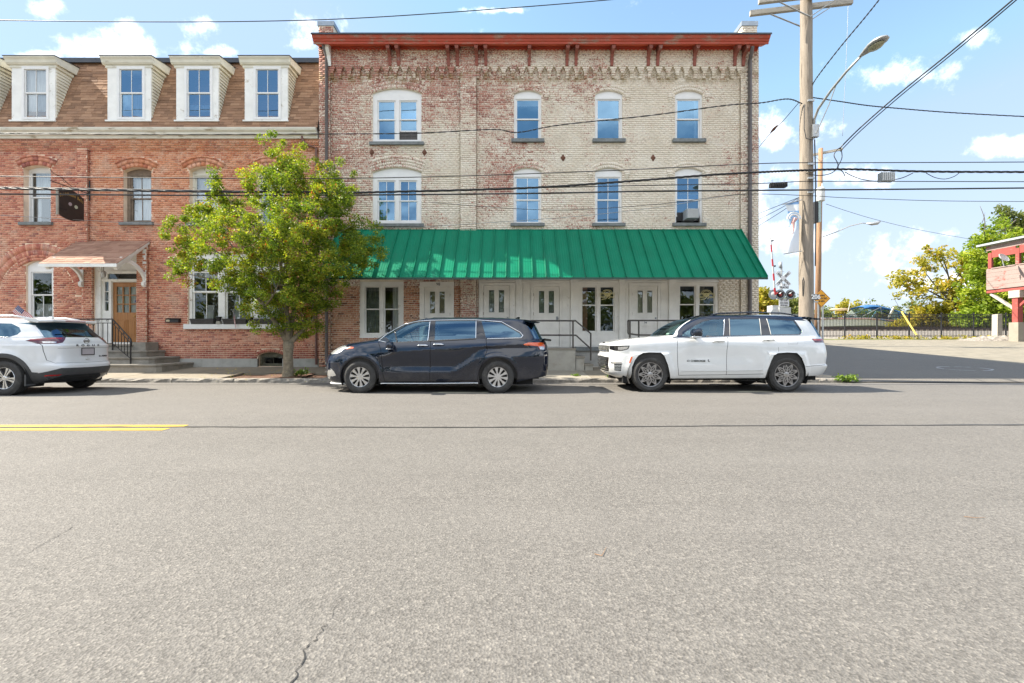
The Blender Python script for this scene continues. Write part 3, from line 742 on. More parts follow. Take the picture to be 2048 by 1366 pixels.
# =================================================================== the tall pale brick building
YP=15.5
pale=thing('brick_building','three storey building of whitewashed flaking brick with a green metal awning','building',(0.9,YP,.28))
def XP(px,D=YP): return PX(px,D)
def ZP(py,D=YP): return PZ(py,D)
PXL,PXR=XP(640),XP(1515)
single3=[(1028,1083),(1190,1245),(1350,1405)]; single2=[(1027,1083),(1190,1244),(1350,1405)]
wins=[]   # x0,x1,z0,z1,rise,kind
for a,b in single3: wins.append((XP(a),XP(b),ZP(279),ZP(181),.13,'s3'))
for a,b in single2: wins.append((XP(a),XP(b),ZP(447),ZP(336),.13,'s2'))
wins.append((XP(745),XP(843),ZP(285),ZP(177),.17,'d3')); wins.append((XP(745),XP(843),ZP(448),ZP(335),.17,'d2'))
op=[arch_rect(a,b,c,d,r) for a,b,c,d,r,_ in wins]
w98=(XP(719.5),XP(807.5),ZP(675),ZP(563)); d98=(XP(839.5),XP(908),.95,ZP(564))
op98=[arch_rect(*w98,0),arch_rect(*d98,0)]
shop=(XP(957),XP(1437),.29,3.62)
wall=MB(); ZT=11.12
wall.plate([(PXL,.2),(PXR,.2),(PXR,ZT),(PXL,ZT)],op+op98+[arch_rect(*shop,0)],YP,YP+.32)
wall.add([(PXR,YP+.32,.2),(PXR,30,.2),(PXR,30,ZT),(PXR,YP+.32,ZT)],[(0,1,2,3)])
wall.add([(PXL,YP+.32,.2),(PXL,30,.2),(PXL,30,ZT),(PXL,YP+.32,ZT)],[(3,2,1,0)])
wall.add([(PXL,30,.2),(PXR,30,.2),(PXR,30,ZT),(PXL,30,ZT)],[(0,1,2,3)])
wall=wall.build('wall',m_mort_p,pale)
B=Bricks(wall,m_pale)
cut=list(op)+op98+[arch_rect(*shop,0)]
for (a,b,c,d,r,k) in wins:
    dbl=k[0]=='d'; z=d-r
    cut.append(B.arch(a-.01,b+.01,z,r,YP,.40 if dbl else .21,.02 if k=='d2' else .014,rows=4 if k=='d2' else (3 if dbl else 2)))
    if not dbl:    # label stops: small brick corbels at both ends of each arch
        for sx in (a-.17,b+.17):
            for i,(w,h,pr) in enumerate(((.20,.0,.035),(.17,.075,.045),(.12,.15,.03),(.07,.215,.02))):
                zz=z+.02-h; B.hexa([(sx-w/2,YP-pr,zz-.065),(sx+w/2,YP-pr,zz-.065),(sx+w/2,YP-pr,zz),(sx-w/2,YP-pr,zz)],[(sx-w/2,YP,zz-.065),(sx+w/2,YP,zz-.065),(sx+w/2,YP,zz),(sx-w/2,YP,zz)])
pil=(XP(921.5),XP(953)); pilr=(XP(1480),PXR); pill=(PXL,XP(662))
for a,b in (pil,pilr,pill): cut.append(arch_rect(a,b,.1,ZT+.2,0))
zc0=ZP(158)                       # foot of the corbel table
near=lambda x,z: z<3.0 or (z<5 and random.random()<.06) or random.random()<.008
B.lay(PXL,PXR,.29,ZP(141),YP,cut,solo=near)
def pilaster(a,b,z0,z1,pr,cuts=()):
    m=MB(); m.box(a,b,YP-pr,YP+.01,z0,z1); m.build('pilaster',m_mort_p,pale)
    B.lay(a,b,z0,z1,YP-pr,list(cuts),solo=lambda x,z: z>3.2 and z<8 and a<0 and a>-2)
    for sgn,xx in ((-1,a),(1,b)):     # brick returns on its two cheeks
        for r in range(int((z1-z0)/BR_H)):
            za=z0+r*BR_H; zb=za+BR_H-JT
            B.hexa([(xx,YP,za),(xx+sgn*.009,YP,za),(xx+sgn*.009,YP,zb),(xx,YP,zb)][:4],[(xx,YP-pr+.01,za),(xx+sgn*.009,YP-pr+.01,za),(xx+sgn*.009,YP-pr+.01,zb),(xx,YP-pr+.01,zb)])
pilaster(pil[0],pil[1],.29,ZT,.11); pilaster(pilr[0],pilr[1],.29,ZT-.05,.07); pilaster(pill[0],pill[1],.29,ZT-.05,.07)
# frieze carried on corbels
for a,b in ((pill[1],pil[0]),(pil[1],pilr[0])):
    m=MB(); m.box(a,b,YP-.105,YP+.005,ZP(137),ZT-.1); m.build('frieze',m_mort_p,pale)
    B.lay(a,b,ZP(137)+.002,ZT-.12,YP-.105,[],solo=None)
    n=int(round((b-a)/.305)); st=(b-a)/n
    for i in range(n+1):
        xc=a+st*i
        if i in (0,n): xc+= .05 if i==0 else -.05
        m=MB(); zt=ZP(137)
        for (w,z0,z1,pr) in ((.10,.36,.29,.055),(.11,.282,.215,.075),(.12,.207,.14,.09),(.17,.132,.07,.098),(.235,.062,.004,.105)):
            dx=random.uniform(-.006,.006); m.box(xc-w/2+dx,xc+w/2+dx,YP-pr,YP+.004,zt-z0,zt-z1,tone=random.random())
        m.build('corbel',m_pale,pale,tone=True)
B.finish()
# cornice, soffit, brackets
m=MB(); xl,xr=PXL-.01,PXR+.10
m.prism([(15.42,11.14),(15.04,11.0),(15.04,10.965),(15.0,10.965),(15.0,11.02),(14.955,11.04),(14.955,11.08),(14.91,11.10),(14.87,11.16),(14.87,11.185),(15.42,11.20)],'x',xl,xr)
corn=m.build('cornice',m_corn,pale)
m=MB(); m.add([(xl+.02,15.425,11.135),(xr-.02,15.425,11.135),(xr-.02,15.045,10.995),(xl+.02,15.045,10.995)],[(0,1,2,3)]); m.build('soffit',m_soff_lit,corn)
m=MB(); m.box(xl-.02,xr+.02,14.84,15.45,11.202,11.225); m.box(xl-.02,xr+.02,14.835,14.85,11.17,11.202); m.build('drip_edge',m_roofedge,corn)
m=MB(); x=pill[1]
while x<PXR-.3:
    m.box(x,x+.062,15.385,15.43,10.99,11.105); x+=.135
m.box(pill[1],PXR-.05,15.405,15.431,10.97,11.12); m.build('dentil_band',m_corn,corn)
for bx in (782,799,898,916,954,972,1058,1133,1151,1222,1294.5,1313,1386,1466,1483):
    X=XP(bx); m=MB()
    prof=[(15.43,10.47),(15.40,10.45),(15.36,10.47),(15.34,10.60),(15.33,10.72),(15.26,10.80),(15.12,10.84),(15.05,10.86),(15.05,10.90),(15.05,10.99),(15.43,11.13)]
    m.prism(prof,'x',X-.05,X+.05); m.box(X-.062,X+.062,15.045,15.16,10.90,10.99); m.box(X-.058,X+.058,15.325,15.43,10.66,10.70)
    m.build('bracket',m_brack,corn)
m=MB(); X=XP(662); m.prism([(15.36,10.45),(15.36,11.10),(15.10,11.02),(15.14,10.9),(15.28,10.75)],'x',X-.06,X+.06); m.build('bracket',m_peel,corn)
m=MB(); m.box(PXL,PXR,15.42,30,11.10,11.19); m.build('roof',m_roofedge,pale)
for (a,b) in ((637,667),(1484,1514)):
    D=15.95; xa,xb=PX(a,D),PX(b,D); m=MB(); m.box(xa,xb,D,D+1.1,11.2,PZ(52,D)); ch=m.build('chimney',m_mort_p,pale)
    bb=Bricks(ch,m_pale,0); bb.lay(xa,xb,11.34,PZ(52,D),D); bb.finish()
    m=MB(); m.box(xa-.03,xb+.03,D-.03,D+1.13,PZ(52,D),PZ(43,D)); m.build('chimney_cap',m_zinc,ch)
for px,py in ((1126,316),(1306,316),(744,305),(849,305)):
    m=MB(); X,Z=XP(px),ZP(py); w,h=.09,.13
    m.add([(X-w,YP-.012,Z),(X,YP-.012,Z-h),(X+w,YP-.012,Z),(X,YP-.012,Z+h),(X,YP-.05,Z)],[(0,1,4),(1,2,4),(2,3,4),(3,0,4)]); m.build('tie_plate',m_rust,pale)
# upper windows
for (a,b,c,d,r,k) in wins:
    if k=='s3': sash_window(pale,a,b,c,d,YP,r,.06,m_white,m_glass,1,(1,1),.05,(.09,.11,.10),head=.07,cover=[('blind',.08,.92,.74,.90)] if a<1 else ([('curtain',.78,.94,.06,.9)] if a>5 else None))  # blind in the first window is added, imitating a pale reflection
    elif k=='s2': sash_window(pale,a,b,c,d,YP,r,.055,m_white,m_glass,1,[(2,1),(2,1)],.05,(.10,.10,.11),head=.10,open_low=0.22 if a>5 else 0.0,
                              label='window with an air conditioner under its raised lower sash' if a>5 else None)
    elif k=='d3': sash_window(pale,a,b,c,d,YP,r,.15,m_white,m_glass,2,(1,1),.05,(.09,.10,.09),head=.06,mull=.13,open_low=.30,meet=.52,label='pair of sashes with one lower sash raised'); m=MB(); x0_,x1_,z0_=(a+b)/2+.07,b-.16,c+.11; [m.box(x0_+(x1_-x0_)*t-.012,x0_+(x1_-x0_)*t+.012,YP+.085,YP+.10,z0_,z0_+.30) for t in (.02,.33,.66,.98)]; m.box(x0_,x1_,YP+.086,YP+.099,z0_+.14,z0_+.165); m.box(x0_,x1_,YP+.10,YP+.105,z0_,z0_+.30); m.build('insect_screen',m_rail,pale)
    else: sash_window(pale,a,b,c,d,YP,r,.15,m_white,m_glass,2,[(2,1),(2,1)],.05,(.09,.10,.09),head=.10,mull=.13)
# air conditioner in the right-hand second floor window
ac=thing('air_conditioner','grey window air conditioner in the second floor window nearest the right corner','air conditioner',(XP(1380),YP+.1,ZP(441)))
m=MB(); X0,X1=XP(1368),XP(1391.5); m.box(X0,X1,YP-.26,YP+.28,ZP(440),ZP(421.5)); m.build('case',m_grey,ac)
m=MB(); 
for i in range(9): z=ZP(439)+i*.033; m.box(X0+.03,X1-.03,YP-.275,YP-.255,z,z+.018)
m.build('louvre_panel',m_ltgrey,ac)
for xa,xb in ((XP(1356.5),X0),(X1,XP(1399))): m=MB(); m.box(xa,xb,YP+.10,YP+.13,ZP(440),ZP(423)); m.build('side_panel',m_black,ac)
# ---- ground floor left bay
sash_window(pale,*w98,YP,0,.155,m_peel,m_glass_low,2,(1,1),.02,(.0,.02,.03),sill_mat=m_peel,mull=.11,meet=.52,
            cover=[('green',.10,.46,.06,.97),('curtain',.72,.94,.06,.9)],room_mat=m_roomlt,label='ground floor window with grey-green curtains')
def shop_door(parent,xf0,xf1,zt,xl0,xl1,zb,yw,ztl,num=None,glassm=None,leafm=None,knob=True,lites=2,hinge=-1):
    """panelled door: frame (part) > door leaf, panes, mouldings"""
    m=MB(); m.plate([(xf0,zb-.02),(xf1,zb-.02),(xf1,zt),(xf0,zt)],[[(xl0,zb),(xl1,zb),(xl1,ztl),(xl0,ztl)]],yw-.03,yw+.09)
    fr=m.build('door_frame',m_shop,parent)
    w=xl1-xl0; hl=ztl-zb; g=w*.16; x1=xl0+w*.215; lw=w*.20; x2=xl0+w*.585
    zlo,zhi=zb+hl*.56,ztl-hl*.075
    holes=[[(x,zlo),(x+lw,zlo),(x+lw,zhi),(x,zhi)] for x in (x1,x2)]
    m=MB(); e=.006; m.plate([(xl0+e,zb+e),(xl1-e,zb+e),(xl1-e,ztl-e),(xl0+e,ztl-e)],holes,yw+.015,yw+.055); 
    dr=m.build('door',m_shop,parent)
    for h in holes:
        (a,c),(b,_),(_,d),_=h
        m=MB(); m.plate([(a-.03,c-.03),(b+.03,c-.03),(b+.03,d+.03),(a-.03,d+.03)],[h],yw-.0,yw+.02); m.build('glazing_bead',m_shop,dr)
        m=MB(); m.add([(a,yw+.035,c),(b,yw+.035,c),(b,yw+.035,d),(a,yw+.035,d)],[(0,1,2,3)]); m.build('pane',m_glass_low,dr)
        m=MB(); m.box(a-.02,b+.02,yw+.10,yw+.12,c-.02,d+.02); m.build('curtain',glassm or m_green_curt,dr)
    for (za,zb_) in ((zb+hl*.30,zb+hl*.50),(zb+hl*.07,zb+hl*.25)):
        for xa in (xl0+w*.14,xl0+w*.56):
            m=MB(); m.plate([(xa,za),(xa+w*.30,za),(xa+w*.30,zb_),(xa,zb_)],[[(xa+.03,za+.03),(xa+w*.30-.03,za+.03),(xa+w*.30-.03,zb_-.03),(xa+.03,zb_-.03)]],yw+.003,yw+.016); m.build('door_panel',m_shop,dr)
    kx=xl1-.07 if hinge<0 else xl0+.07
    m=MB(); m.lathe([(0,-.05),(.026,-.045),(.032,-.03),(.02,-.012),(.026,0)],(kx,yw+.015,zb+hl*.47),'y',10); m.build('door_knob',m_grey,dr,smooth=True)
    hx=xl0 if hinge<0 else xl1
    for zz in (.2,.52,.84):
        m=MB(); m.box(hx-.012,hx+.012,yw+.0,yw+.02,zb+hl*zz,zb+hl*zz+.1); m.build('hinge',m_rust,dr)
    if num: text(num,.135,((xf0+xf1)/2+.05,yw-.033,(zt+ztl)/2+.005),m_letter,fr)
    room(parent,xf0,xf1,zb-.02,zt,yw+.12,1.0)
    return dr
shop_door(pale,d98[0],d98[1],d98[3],XP(848.5),XP(900.5),.97,YP,ZP(574),'98',simple('tan_blind',(.30,.25,.17),.8,var=.15),hinge=1)
# ---- shopfront
sf=MB(); 
sw_=[(XP(1158),XP(1235),ZP(667.5),ZP(567)),(XP(1354),XP(1436.5),ZP(667.5),ZP(565))]
holes=[arch_rect(*w,0) for w in sw_]
doors=[('96',XP(958.5),XP(1031),ZP(566),XP(966.5),XP(1019.5),ZP(571)),('',XP(1062),XP(1123),ZP(568),XP(1066.5),XP(1119.5),ZP(573)),('',XP(1258),XP(1320),ZP(566.5),XP(1264.5),XP(1315.5),ZP(572))]
for d in doors: holes.append(arch_rect(d[1]+.01,d[2]-.01,.97,d[3]-.01,0))
sf.plate([(shop[0],.95),(shop[1],.95),(shop[1],shop[3]),(shop[0],shop[3])],holes,YP+.02,YP+.10)
sf=sf.build('shopfront',m_shop,pale)
for i,d in enumerate(doors):
    dr=shop_door(pale,d[1],d[2],d[3],d[4],d[5],.97,YP,d[6],None,[simple('etched_backing',(.35,.37,.36),.6,var=.5,scale=9),m_green_curt,simple('pale_curtain',(.45,.42,.36),.8,var=.1)][i],hinge=-1)
    if i==2:
        m=MB(); m.box(XP(1278),XP(1306),YP-.012,YP+.02,ZP(652),ZP(640.5)); mp=m.build('mail_slot',m_shop,dr)
        text('94',.10,(XP(1291),YP-.014,ZP(645.5)),m_letter,mp)
        m=MB(); m.box(XP(1297),XP(1304),YP+.028,YP+.031,ZP(630),ZP(626)); m.build('sticker',m_sign_white,dr)
    if i==1:
        m=MB(); m.box(XP(1112),XP(1116),YP+.0,YP+.02,ZP(640),ZP(633)); m.build('lock_plate',m_grey,dr)
text('96',.14,(XP(993),YP+.012,ZP(552.5)),m_letter,sf)
for i,(w,cv) in enumerate(zip(sw_,([('curtain',.12,.30,.03,.95)],[('curtain',.60,.88,.03,.95)]))):
    fr=sash_window(pale,*w,YP+.0,0,.085,m_shop,m_glass_low,2,(1,1),.03,None,mull=.10,meet=.585,room_mat=m_room,sash_w=.04,
       cover=None,label='shop window with a gold tree emblem, %s'%('left of the street door numbered 94' if i==0 else 'nearest the right corner'))
    # something pale stands behind the glass
    m=MB(); 
    if i==0: m.box(w[0]+.12,w[0]+.34,YP+.35,YP+.40,w[2],w[3]-.1); m.build('curtain',simple('dusty_pink_curtain',(.33,.17,.12),.9,var=.3,scale=5),fr)
    else: m.lathe([(.20,w[2]),(.20,w[2]+.5),(.17,w[3]-.2),(.23,w[3])],(w[1]-.45,YP+.55,0),'z',14); m.build('inner_column',m_conc2,fr,smooth=True)
    # emblem: a spreading tree in three rounded clumps over a leaning stem
    cx=(w[0]+w[1])/2+.32; cz=ZP(590) if i==0 else ZP(590.5); m=MB(); y=YP+.052
    for (ox,oz,rx,rz) in ((0,.10,.16,.085),(-.15,.0,.14,.08),(.16,.0,.14,.08),(0.0,.02,.10,.06)):
        for k in (1.0,.62):
            m.tube([(cx+ox+rx*k*math.cos(t*math.pi/7),y,cz+oz+rz*k*math.sin(t*math.pi/7)) for t in range(14)],.009,4,closed=True)
    m.tube([(cx+.02,y,cz+.02),(cx,y,cz-.07),(cx-.05,y,cz-.12),(cx-.20,y,cz-.15)],.012,4); m.tube([(cx+.10,y,cz-.06),(cx+.04,y,cz-.12)],.011,4)
    m.build('tree_emblem',m_cream_print,fr)
# posts, boards and panels of the shopfront
def board(a,b,za,zb,pr,name='board',mat=None): 
    m=MB(); m.box(a,b,YP+.018-pr,YP+.018,za,zb); m.build(name,mat or m_shop,sf)
for a,b in ((1031.5,1044),(1141,1155.5),(1238,1250),(1337,1352)): board(XP(a),XP(b),.97,3.55,.075,'post')
for a,b in ((958,1031),(1045,1140.5),(1156,1237.5),(1251,1336.5),(1353,1437)):
    board(XP(a),XP(b),ZP(564.5),ZP(562.5),.06,'moulding'); board(XP(a),XP(b),3.30,3.60,.02,'fascia_board')
for a,b in ((1156,1237.5),(1353,1437)):
    x=XP(a); n=2
    for r in range(2):
        za=ZP(691)+r*(ZP(673)-ZP(691))/2; zb=za+(ZP(673)-ZP(691))/2-.012
        for k in range(2):
            s=[0,.46 if r else .3,1]; board(XP(a)+(XP(b)-XP(a))*s[k]+.006,XP(a)+(XP(b)-XP(a))*s[k+1]-.006,za,zb,.018,'panel')
for a,b in ((1046,1061),(1124,1140),(1021,1031),(1251,1257.5),(1321,1336)):
    x=XP(a); w=XP(b)-x; n=max(1,int(w/.14))
    for k in range(n): board(x+w*k/n+.004,x+w*(k+1)/n-.004,.98,ZP(566),.014,'board')
board(XP(1126),XP(1139),ZP(686),ZP(681),.03,'panel')
m=MB(); m.box(XP(957),XP(1150),YP-.02,YP+.1,.29,.95); m.box(XP(1150),XP(1437),YP+.0,YP+.1,.29,.83); m.build('foundation',m_found,pale)
x=XP(1150)
for k in range(4):
    w=(XP(1437)-XP(1150))/4; m=MB(); m.box(x+.01,x+w-.01,YP-.09,YP+.1,.83,.965); m.build('stone_sill',m_bluestone,pale); x+=w
# awning
aw=thing('awning_anchor')  # replaced below: the awning is a part of the building
bpy.data.objects.remove(aw)
ax0,ax1=-5.868,7.53; yt,zt_,yb,zb_=15.39,4.913,13.79,3.085
dv=Vector((0,yb-yt,zb_-zt_)); Ls=dv.length; ds=dv/Ls; nn=Vector((0,ds.z,-ds.y)); nn=nn if nn.z>0 else -nn
m=MB(); m.add([tuple(Vector((ax0,yt,zt_))-nn*.03),tuple(Vector((ax1+.2,yt,zt_))-nn*.03),tuple(Vector((ax1+.2,yb,zb_))-nn*.03),tuple(Vector((ax0,yb,zb_))-nn*.03)],[(0,1,2,3)])
af=MB(); af.beam((ax0-.01,yb-.012,zb_-.030),(ax1+.22,yb-.012,zb_-.030),.02,.06)
for xx in (ax0+.02,ax1+.19): af.prism([(yt,zt_-.035),(yb+.02,zb_-.035),(yb+.02,zb_-.06),(yt,zt_-.12)],'x',xx-.012,xx+.012)
awn=m.build('awning',simple('awning_underside',(.72,.73,.70),.6,var=.08),pale)  # unseen underside made pale to bounce light onto the shopfront
af.build('edge_flashing',simple('awning_edge',(.02,.06,.045),.5,var=.2),awn)
npan=33; pw=(ax1-ax0)/npan
me=None
for i in range(npan+1):
    xa=ax0+i*pw
    if me is None:
        v=[];n=20
        for k in range(n+1):
            u=k/n; xx=.018+(pw-.036)*u; h=.0022*math.sin(u*math.pi*2*5)
            for t in (0,1):
                p=ds*(Ls*t)+nn*h; v.append((xx,p.y,p.z))
        me=bpy.data.meshes.new('roof_panel'); me.from_pydata(v,[],[(2*k,2*k+2,2*k+3,2*k+1) for k in range(n)]); me.materials.append(m_green)
        for p in me.polygons: p.use_smooth=True
    o=bpy.data.objects.new('roof_panel',me); COL.objects.link(o); o.parent=awn; o.location=Vector((xa,yt,zt_+random.uniform(-.0015,.0015)))-world_off(awn); o.rotation_euler=(random.uniform(-.002,.002),random.uniform(-.003,.003),0)
    if i==npan: o.scale=(.52,1,1)
sm_=None
for i in range(npan+2):
    if sm_ is None:
        q=MB(); a=Vector((0,0,0)); r=Vector((.017,0,0)); 
        pr=[(-.017,-.004),(.017,-.004),(.017,.008),(.010,.012),(.010,.058),(-.010,.058),(-.010,.012),(-.017,.008)]
        vs=[Vector((a_,0,0))+nn*b_ for a_,b_ in pr]+[Vector((a_,0,0))+nn*b_+ds*Ls for a_,b_ in pr]; k=len(pr)
        q.add(vs,[(j,(j+1)%k,k+(j+1)%k,k+j) for j in range(k)]+[tuple(range(k)),tuple(range(2*k-1,k-1,-1))])
        o=q.build('seam',m_green,None); sm_=o.data
    else: o=bpy.data.objects.new('seam',sm_); COL.objects.link(o)
    o.parent=awn; o.location=Vector((ax0+i*pw if i<=npan else ax1+.205,yt,zt_))-world_off(awn)
m=MB(); m.beam((ax0,yt+.05,zt_+.012),(ax1+.2,yt+.05,zt_+.012),.12,.02); m.build('flashing',m_green,awn)
# downspouts of the pale building
X=XP(652,15.3); downspout(pale,[(XP(646,15.1),15.1,ZP(84,15.1)),(XP(646.5,15.1),15.12,ZP(92,15.1)),(X,15.34,ZP(112,15.3)),(X,15.34,4),(X,15.34,.36)],.052,m_pipe)
X=XP(1500,15.36); downspout(pale,[(XP(1505,15.1),15.1,ZP(93,15.1)),(XP(1504,15.12),15.14,ZP(102,15.1)),(X,15.36,ZP(118,15.3)),(X,15.36,4),(X,15.36,.33)],.062,m_pipe)
# landings with block steps and handrails
def steps(blocks,name,label):
    t=thing(name,label,'steps',(blocks[0][0],blocks[0][2],blocks[0][4]))
    for (x0,x1,y0,y1,z0,z1,mt) in blocks:
        m=MB(); m.box(x0,x1,y0,y1,z0,z1-.055); m.build('riser_block',m_block,t)
        m=MB(); m.box(x0-.012,x1+.02,y0-.02,y1,z1-.054,z1); m.build('tread_slab',mt,t)
    return t
yl_=14.55
xe=XP(1151,yl_); lx0=XP(958,15.3)
steps([(lx0,xe,yl_,YP-.03,.20,.93,m_conc2),(xe+.022,XP(1169,yl_),yl_+.02,YP-.03,.20,.67,m_conc2),(XP(1169,yl_)+.022,XP(1186,yl_),yl_+.03,YP-.1,.20,.42,m_conc2)],'block_steps','concrete block landing and steps behind the dark minivan tail')
steps([(XP(1260,14.7),XP(1440,14.9),14.6,YP-.12,.20,.93,m_conc2)],'block_steps','concrete block landing behind the parked white vehicle with a black roof')
def rail(name,label,runs,loc,r=.026):
    t=thing(name,label,'railing',loc)
    for nm,pts in runs:
        m=MB(); m.tube(pts,r,8); m.build(nm,m_rail,t,smooth=True,angle=60)
    return t
y=yl_+.06; A=lambda px,py:P(px,py,y)
rail('handrail','dark pipe handrail sloping down block steps between the two parked cars',[('top_rail',[A(1030,641.5),A(1151,641.5),A(1182,667.5)]),('mid_rail',[A(1030,670),A(1152,670.5),A(1181,697)]),
  ('post',[A(1146,641.5),A(1146,698.5)]),('post',[A(1181.5,667),A(1181.5,721)]),('post',[A(1062,641.5),A(1062,698.5)])],tuple(A(1146,698.5)))
y2=14.7; A=lambda px,py:P(px,py,y2)
rail('handrail','dark pipe railing in front of the door numbered 94',[('top_rail',[A(1256,641),A(1360,641),A(1440,641)]),('mid_rail',[A(1256,667),A(1277,670),A(1440,670.5)]),('end_bar',[A(1256,641),A(1256,667)]),
  ('post',[A(1260,641),A(1260,695)]),('post',[A(1277.5,641),A(1277.5,695)]),('post',[A(1400,641),A(1400,695)])],tuple(A(1277,695)))
# =================================================================== the red brick building with the mansard roof
YR=15.6
red=thing('brick_building','orange red brick building with a brown shingled mansard roof and white dormers','building',(-14,YR,.28))
def X_(px,D=YR): return PX(px,D)
def Z_(py,D=YR): return PZ(py,D)
RL,RR=-23.0,PXL-.02
w2=[(47,102,331,445,6),(247,303,335,445,7),(379,436,333,446,8),(513,568,334,446,8)]
ops=[];info=[]
for a,b,t,bm,r in w2: info.append((X_(a),X_(b),Z_(bm),Z_(t),r*YR/F))
ops=[arch_rect(*i) for i in info]
g1=(X_(52),X_(107),Z_(640),Z_(521.5),.17); ops.append(arch_rect(*g1))
bay=(X_(376),X_(573),Z_(650),Z_(506),0.0); ops.append(arch_rect(*bay))
dr_=(X_(188),X_(277.5),1.06,Z_(508),0.0); ops.append(arch_rect(*dr_))
bs=(X_(516),X_(566),.29,Z_(704.5),.10); ops.append(arch_rect(*bs))
ZTR=8.12
m=MB(); m.plate([(RL,.2),(RR,.2),(RR,ZTR),(RL,ZTR)],ops,YR,YR+.3)
m.add([(RL,YR+.3,.2),(RL,27,.2),(RL,27,ZTR),(RL,YR+.3,ZTR)],[(0,1,2,3)]); m.add([(RL,27,.2),(RR,27,.2),(RR,27,ZTR),(RL,27,ZTR)],[(0,1,2,3)])
wall=m.build('wall',m_mort_r,red)
B=Bricks(wall,m_red); cut=list(ops)
for i in info:
    x0,x1,z0,z1,r=i; w=(x1-x0)/2; R=(w*w+r*r)/(2*r); zs=z1-r; zc=z1-R; xc=(x0+x1)/2; a=math.asin(w/R)
    # two projecting rings: blocky inner course with gaps, then a smooth outer label
    nb=7
    for k in range(nb):
        t0=-a+2*a*(k+.08)/nb; t1=-a+2*a*(k+.92)/nb; q=[(xc+rr*math.sin(t),zc+rr*math.cos(t)) for rr,t in ((R+.01,t0),(R+.01,t1),(R+.145,t1),(R+.145,t0))]
        B.hexa([(u,YR-.045,v) for u,v in q],[(u,YR+.004,v) for u,v in q])
    a2=a*1.17
    B.ring(xc,zc,R+.155,R+.285,-a2,a2,YR,.20,.062); B.ring(xc,zc,R+.29,R+.335,-a2*.99,a2*.99,YR,.21,.085)
    cut.append([(xc+(R+.335)*math.sin(-a2+2*a2*k/12),zc+(R+.335)*math.cos(-a2+2*a2*k/12)) for k in range(13)]+[(xc+(R)*math.sin(a-2*a*k/8),zc+R*math.cos(a-2*a*k/8)) for k in range(9)])
cut.append(B.arch(g1[0]-.17,g1[1]+.17,g1[3]-g1[4]-.03,.20,YR,.20,.05,rows=2))
# big blind arch round the ground floor window
axc,azc=X_(75),Z_(590); r0,r1=77*YR/F,103*YR/F
B.ring(axc,azc,r0,(r0+r1)/2-.004,-math.pi/2,math.pi/2,YR,.075,.012); B.ring(axc,azc,(r0+r1)/2+.004,r1,-math.pi/2,math.pi/2,YR,.075,.012)
cut.append([(axc+r1*math.cos(math.pi*k/30),azc+r1*math.sin(math.pi*k/30)) for k in range(31)]+[(axc-r0*math.cos(math.pi*k/30),azc+r0*math.sin(math.pi*k/30)) for k in range(31)])
cut.append(B.arch(bs[0],bs[1],bs[3]-bs[4],bs[4],YR,.12,.012))
pls=[(X_(160),X_(179.5),3.6,7.72,.10),(X_(277.8),X_(297),.55,4.35,.09),(X_(167),X_(187.5),.55,4.1,.06)]
for a,b,z0,z1,pr in pls: cut.append(arch_rect(a,b,z0,z1,0))
near=lambda x,z: (z<2.0 and x>-12.9 and x<-6.6 and random.random()<.72)
cutb=cut+[arch_rect(RL,RR,.1,.56,0)] if False else cut
B.lay(RL,RR,.565,ZTR,YR,cutb,solo=near)
for a,b,z0,z1,pr in pls:
    m=MB(); m.box(a,b,YR-pr,YR+.01,z0,z1); m.build('pilaster',m_mort_r,red); B.lay(a,b,z0,z1,YR-pr)
    for sgn,xx in ((1,b),):
        for r in range(int((z1-z0)/BR_H)):
            za=z0+r*BR_H; zb=za+BR_H-JT
            B.hexa([(xx,YR,za),(xx+.009,YR,za),(xx+.009,YR,zb),(xx,YR,zb)],[(xx,YR-pr+.01,za),(xx+.009,YR-pr+.01,za),(xx+.009,YR-pr+.01,zb),(xx,YR-pr+.01,zb)])
# oversailing courses under the eaves
for k,(pr,h) in enumerate(((.025,.07),(.05,.07),(.075,.07),(.10,.14))):
    z0=7.70+k*.0707; m=MB(); m.box(RL,RR,YR-pr,YR+.004,z0,z0+h-.004); m.build('oversailing_course',m_mort_r,red); B.lay(RL,RR,z0,z0+h,YR-pr,proud=.008)
B.finish()
m=MB(); 
for a,b in ((RL,bs[0]),(bs[1],RR-.05)): m.box(a,b,YR-.045,YR+.05,.2,.555)
m.build('foundation',m_found,red)
# eaves board and gutter
m=MB(); xe=X_(632,15.3)
m.prism([(15.62,8.03),(15.42,8.03),(15.40,8.10),(15.34,8.12),(15.33,8.20),(15.27,8.25),(15.25,8.31),(15.25,8.335),(15.62,8.40)],'x',RL,xe); m.build('eaves',m_eave,red)
# mansard
yb0,zb0,yt0,zt0=15.33,8.345,16.25,11.13
def ym(z): return yb0+(z-zb0)/(zt0-zb0)*(yt0-yb0)
m=MB(); m.add([(RL,yb0,zb0),(RR,yb0,zb0),(RR,yt0,zt0),(RL,yt0,zt0),(RL,27,zt0),(RR,27,zt0),(RL,27,8.1),(RR,27,8.1),(RL,yb0+.2,8.1),(RR,yb0+.2,8.1)],[(0,1,2,3),(3,2,5,4),(4,5,7,6),(0,3,4,6,8),(1,9,7,5,2)])
roof=m.build('roof',simple('roof_underlay',(.05,.035,.03),.9),red)
m=MB(); m.box(RL,RR,16.12,16.5,11.10,11.19); m.box(RL,RR,16.10,16.14,11.03,11.19); m.build('roof_edge',m_roofedge,roof)
mdir=Vector((0,yt0-yb0,zt0-zb0)).normalized(); mn=Vector((0,-mdir.z,mdir.y))
Ltot=math.hypot(yt0-yb0,zt0-zb0); expo=.118
V=[];T=[];nso=0; me_s=None; tilt=math.atan2(mdir.y,mdir.z)
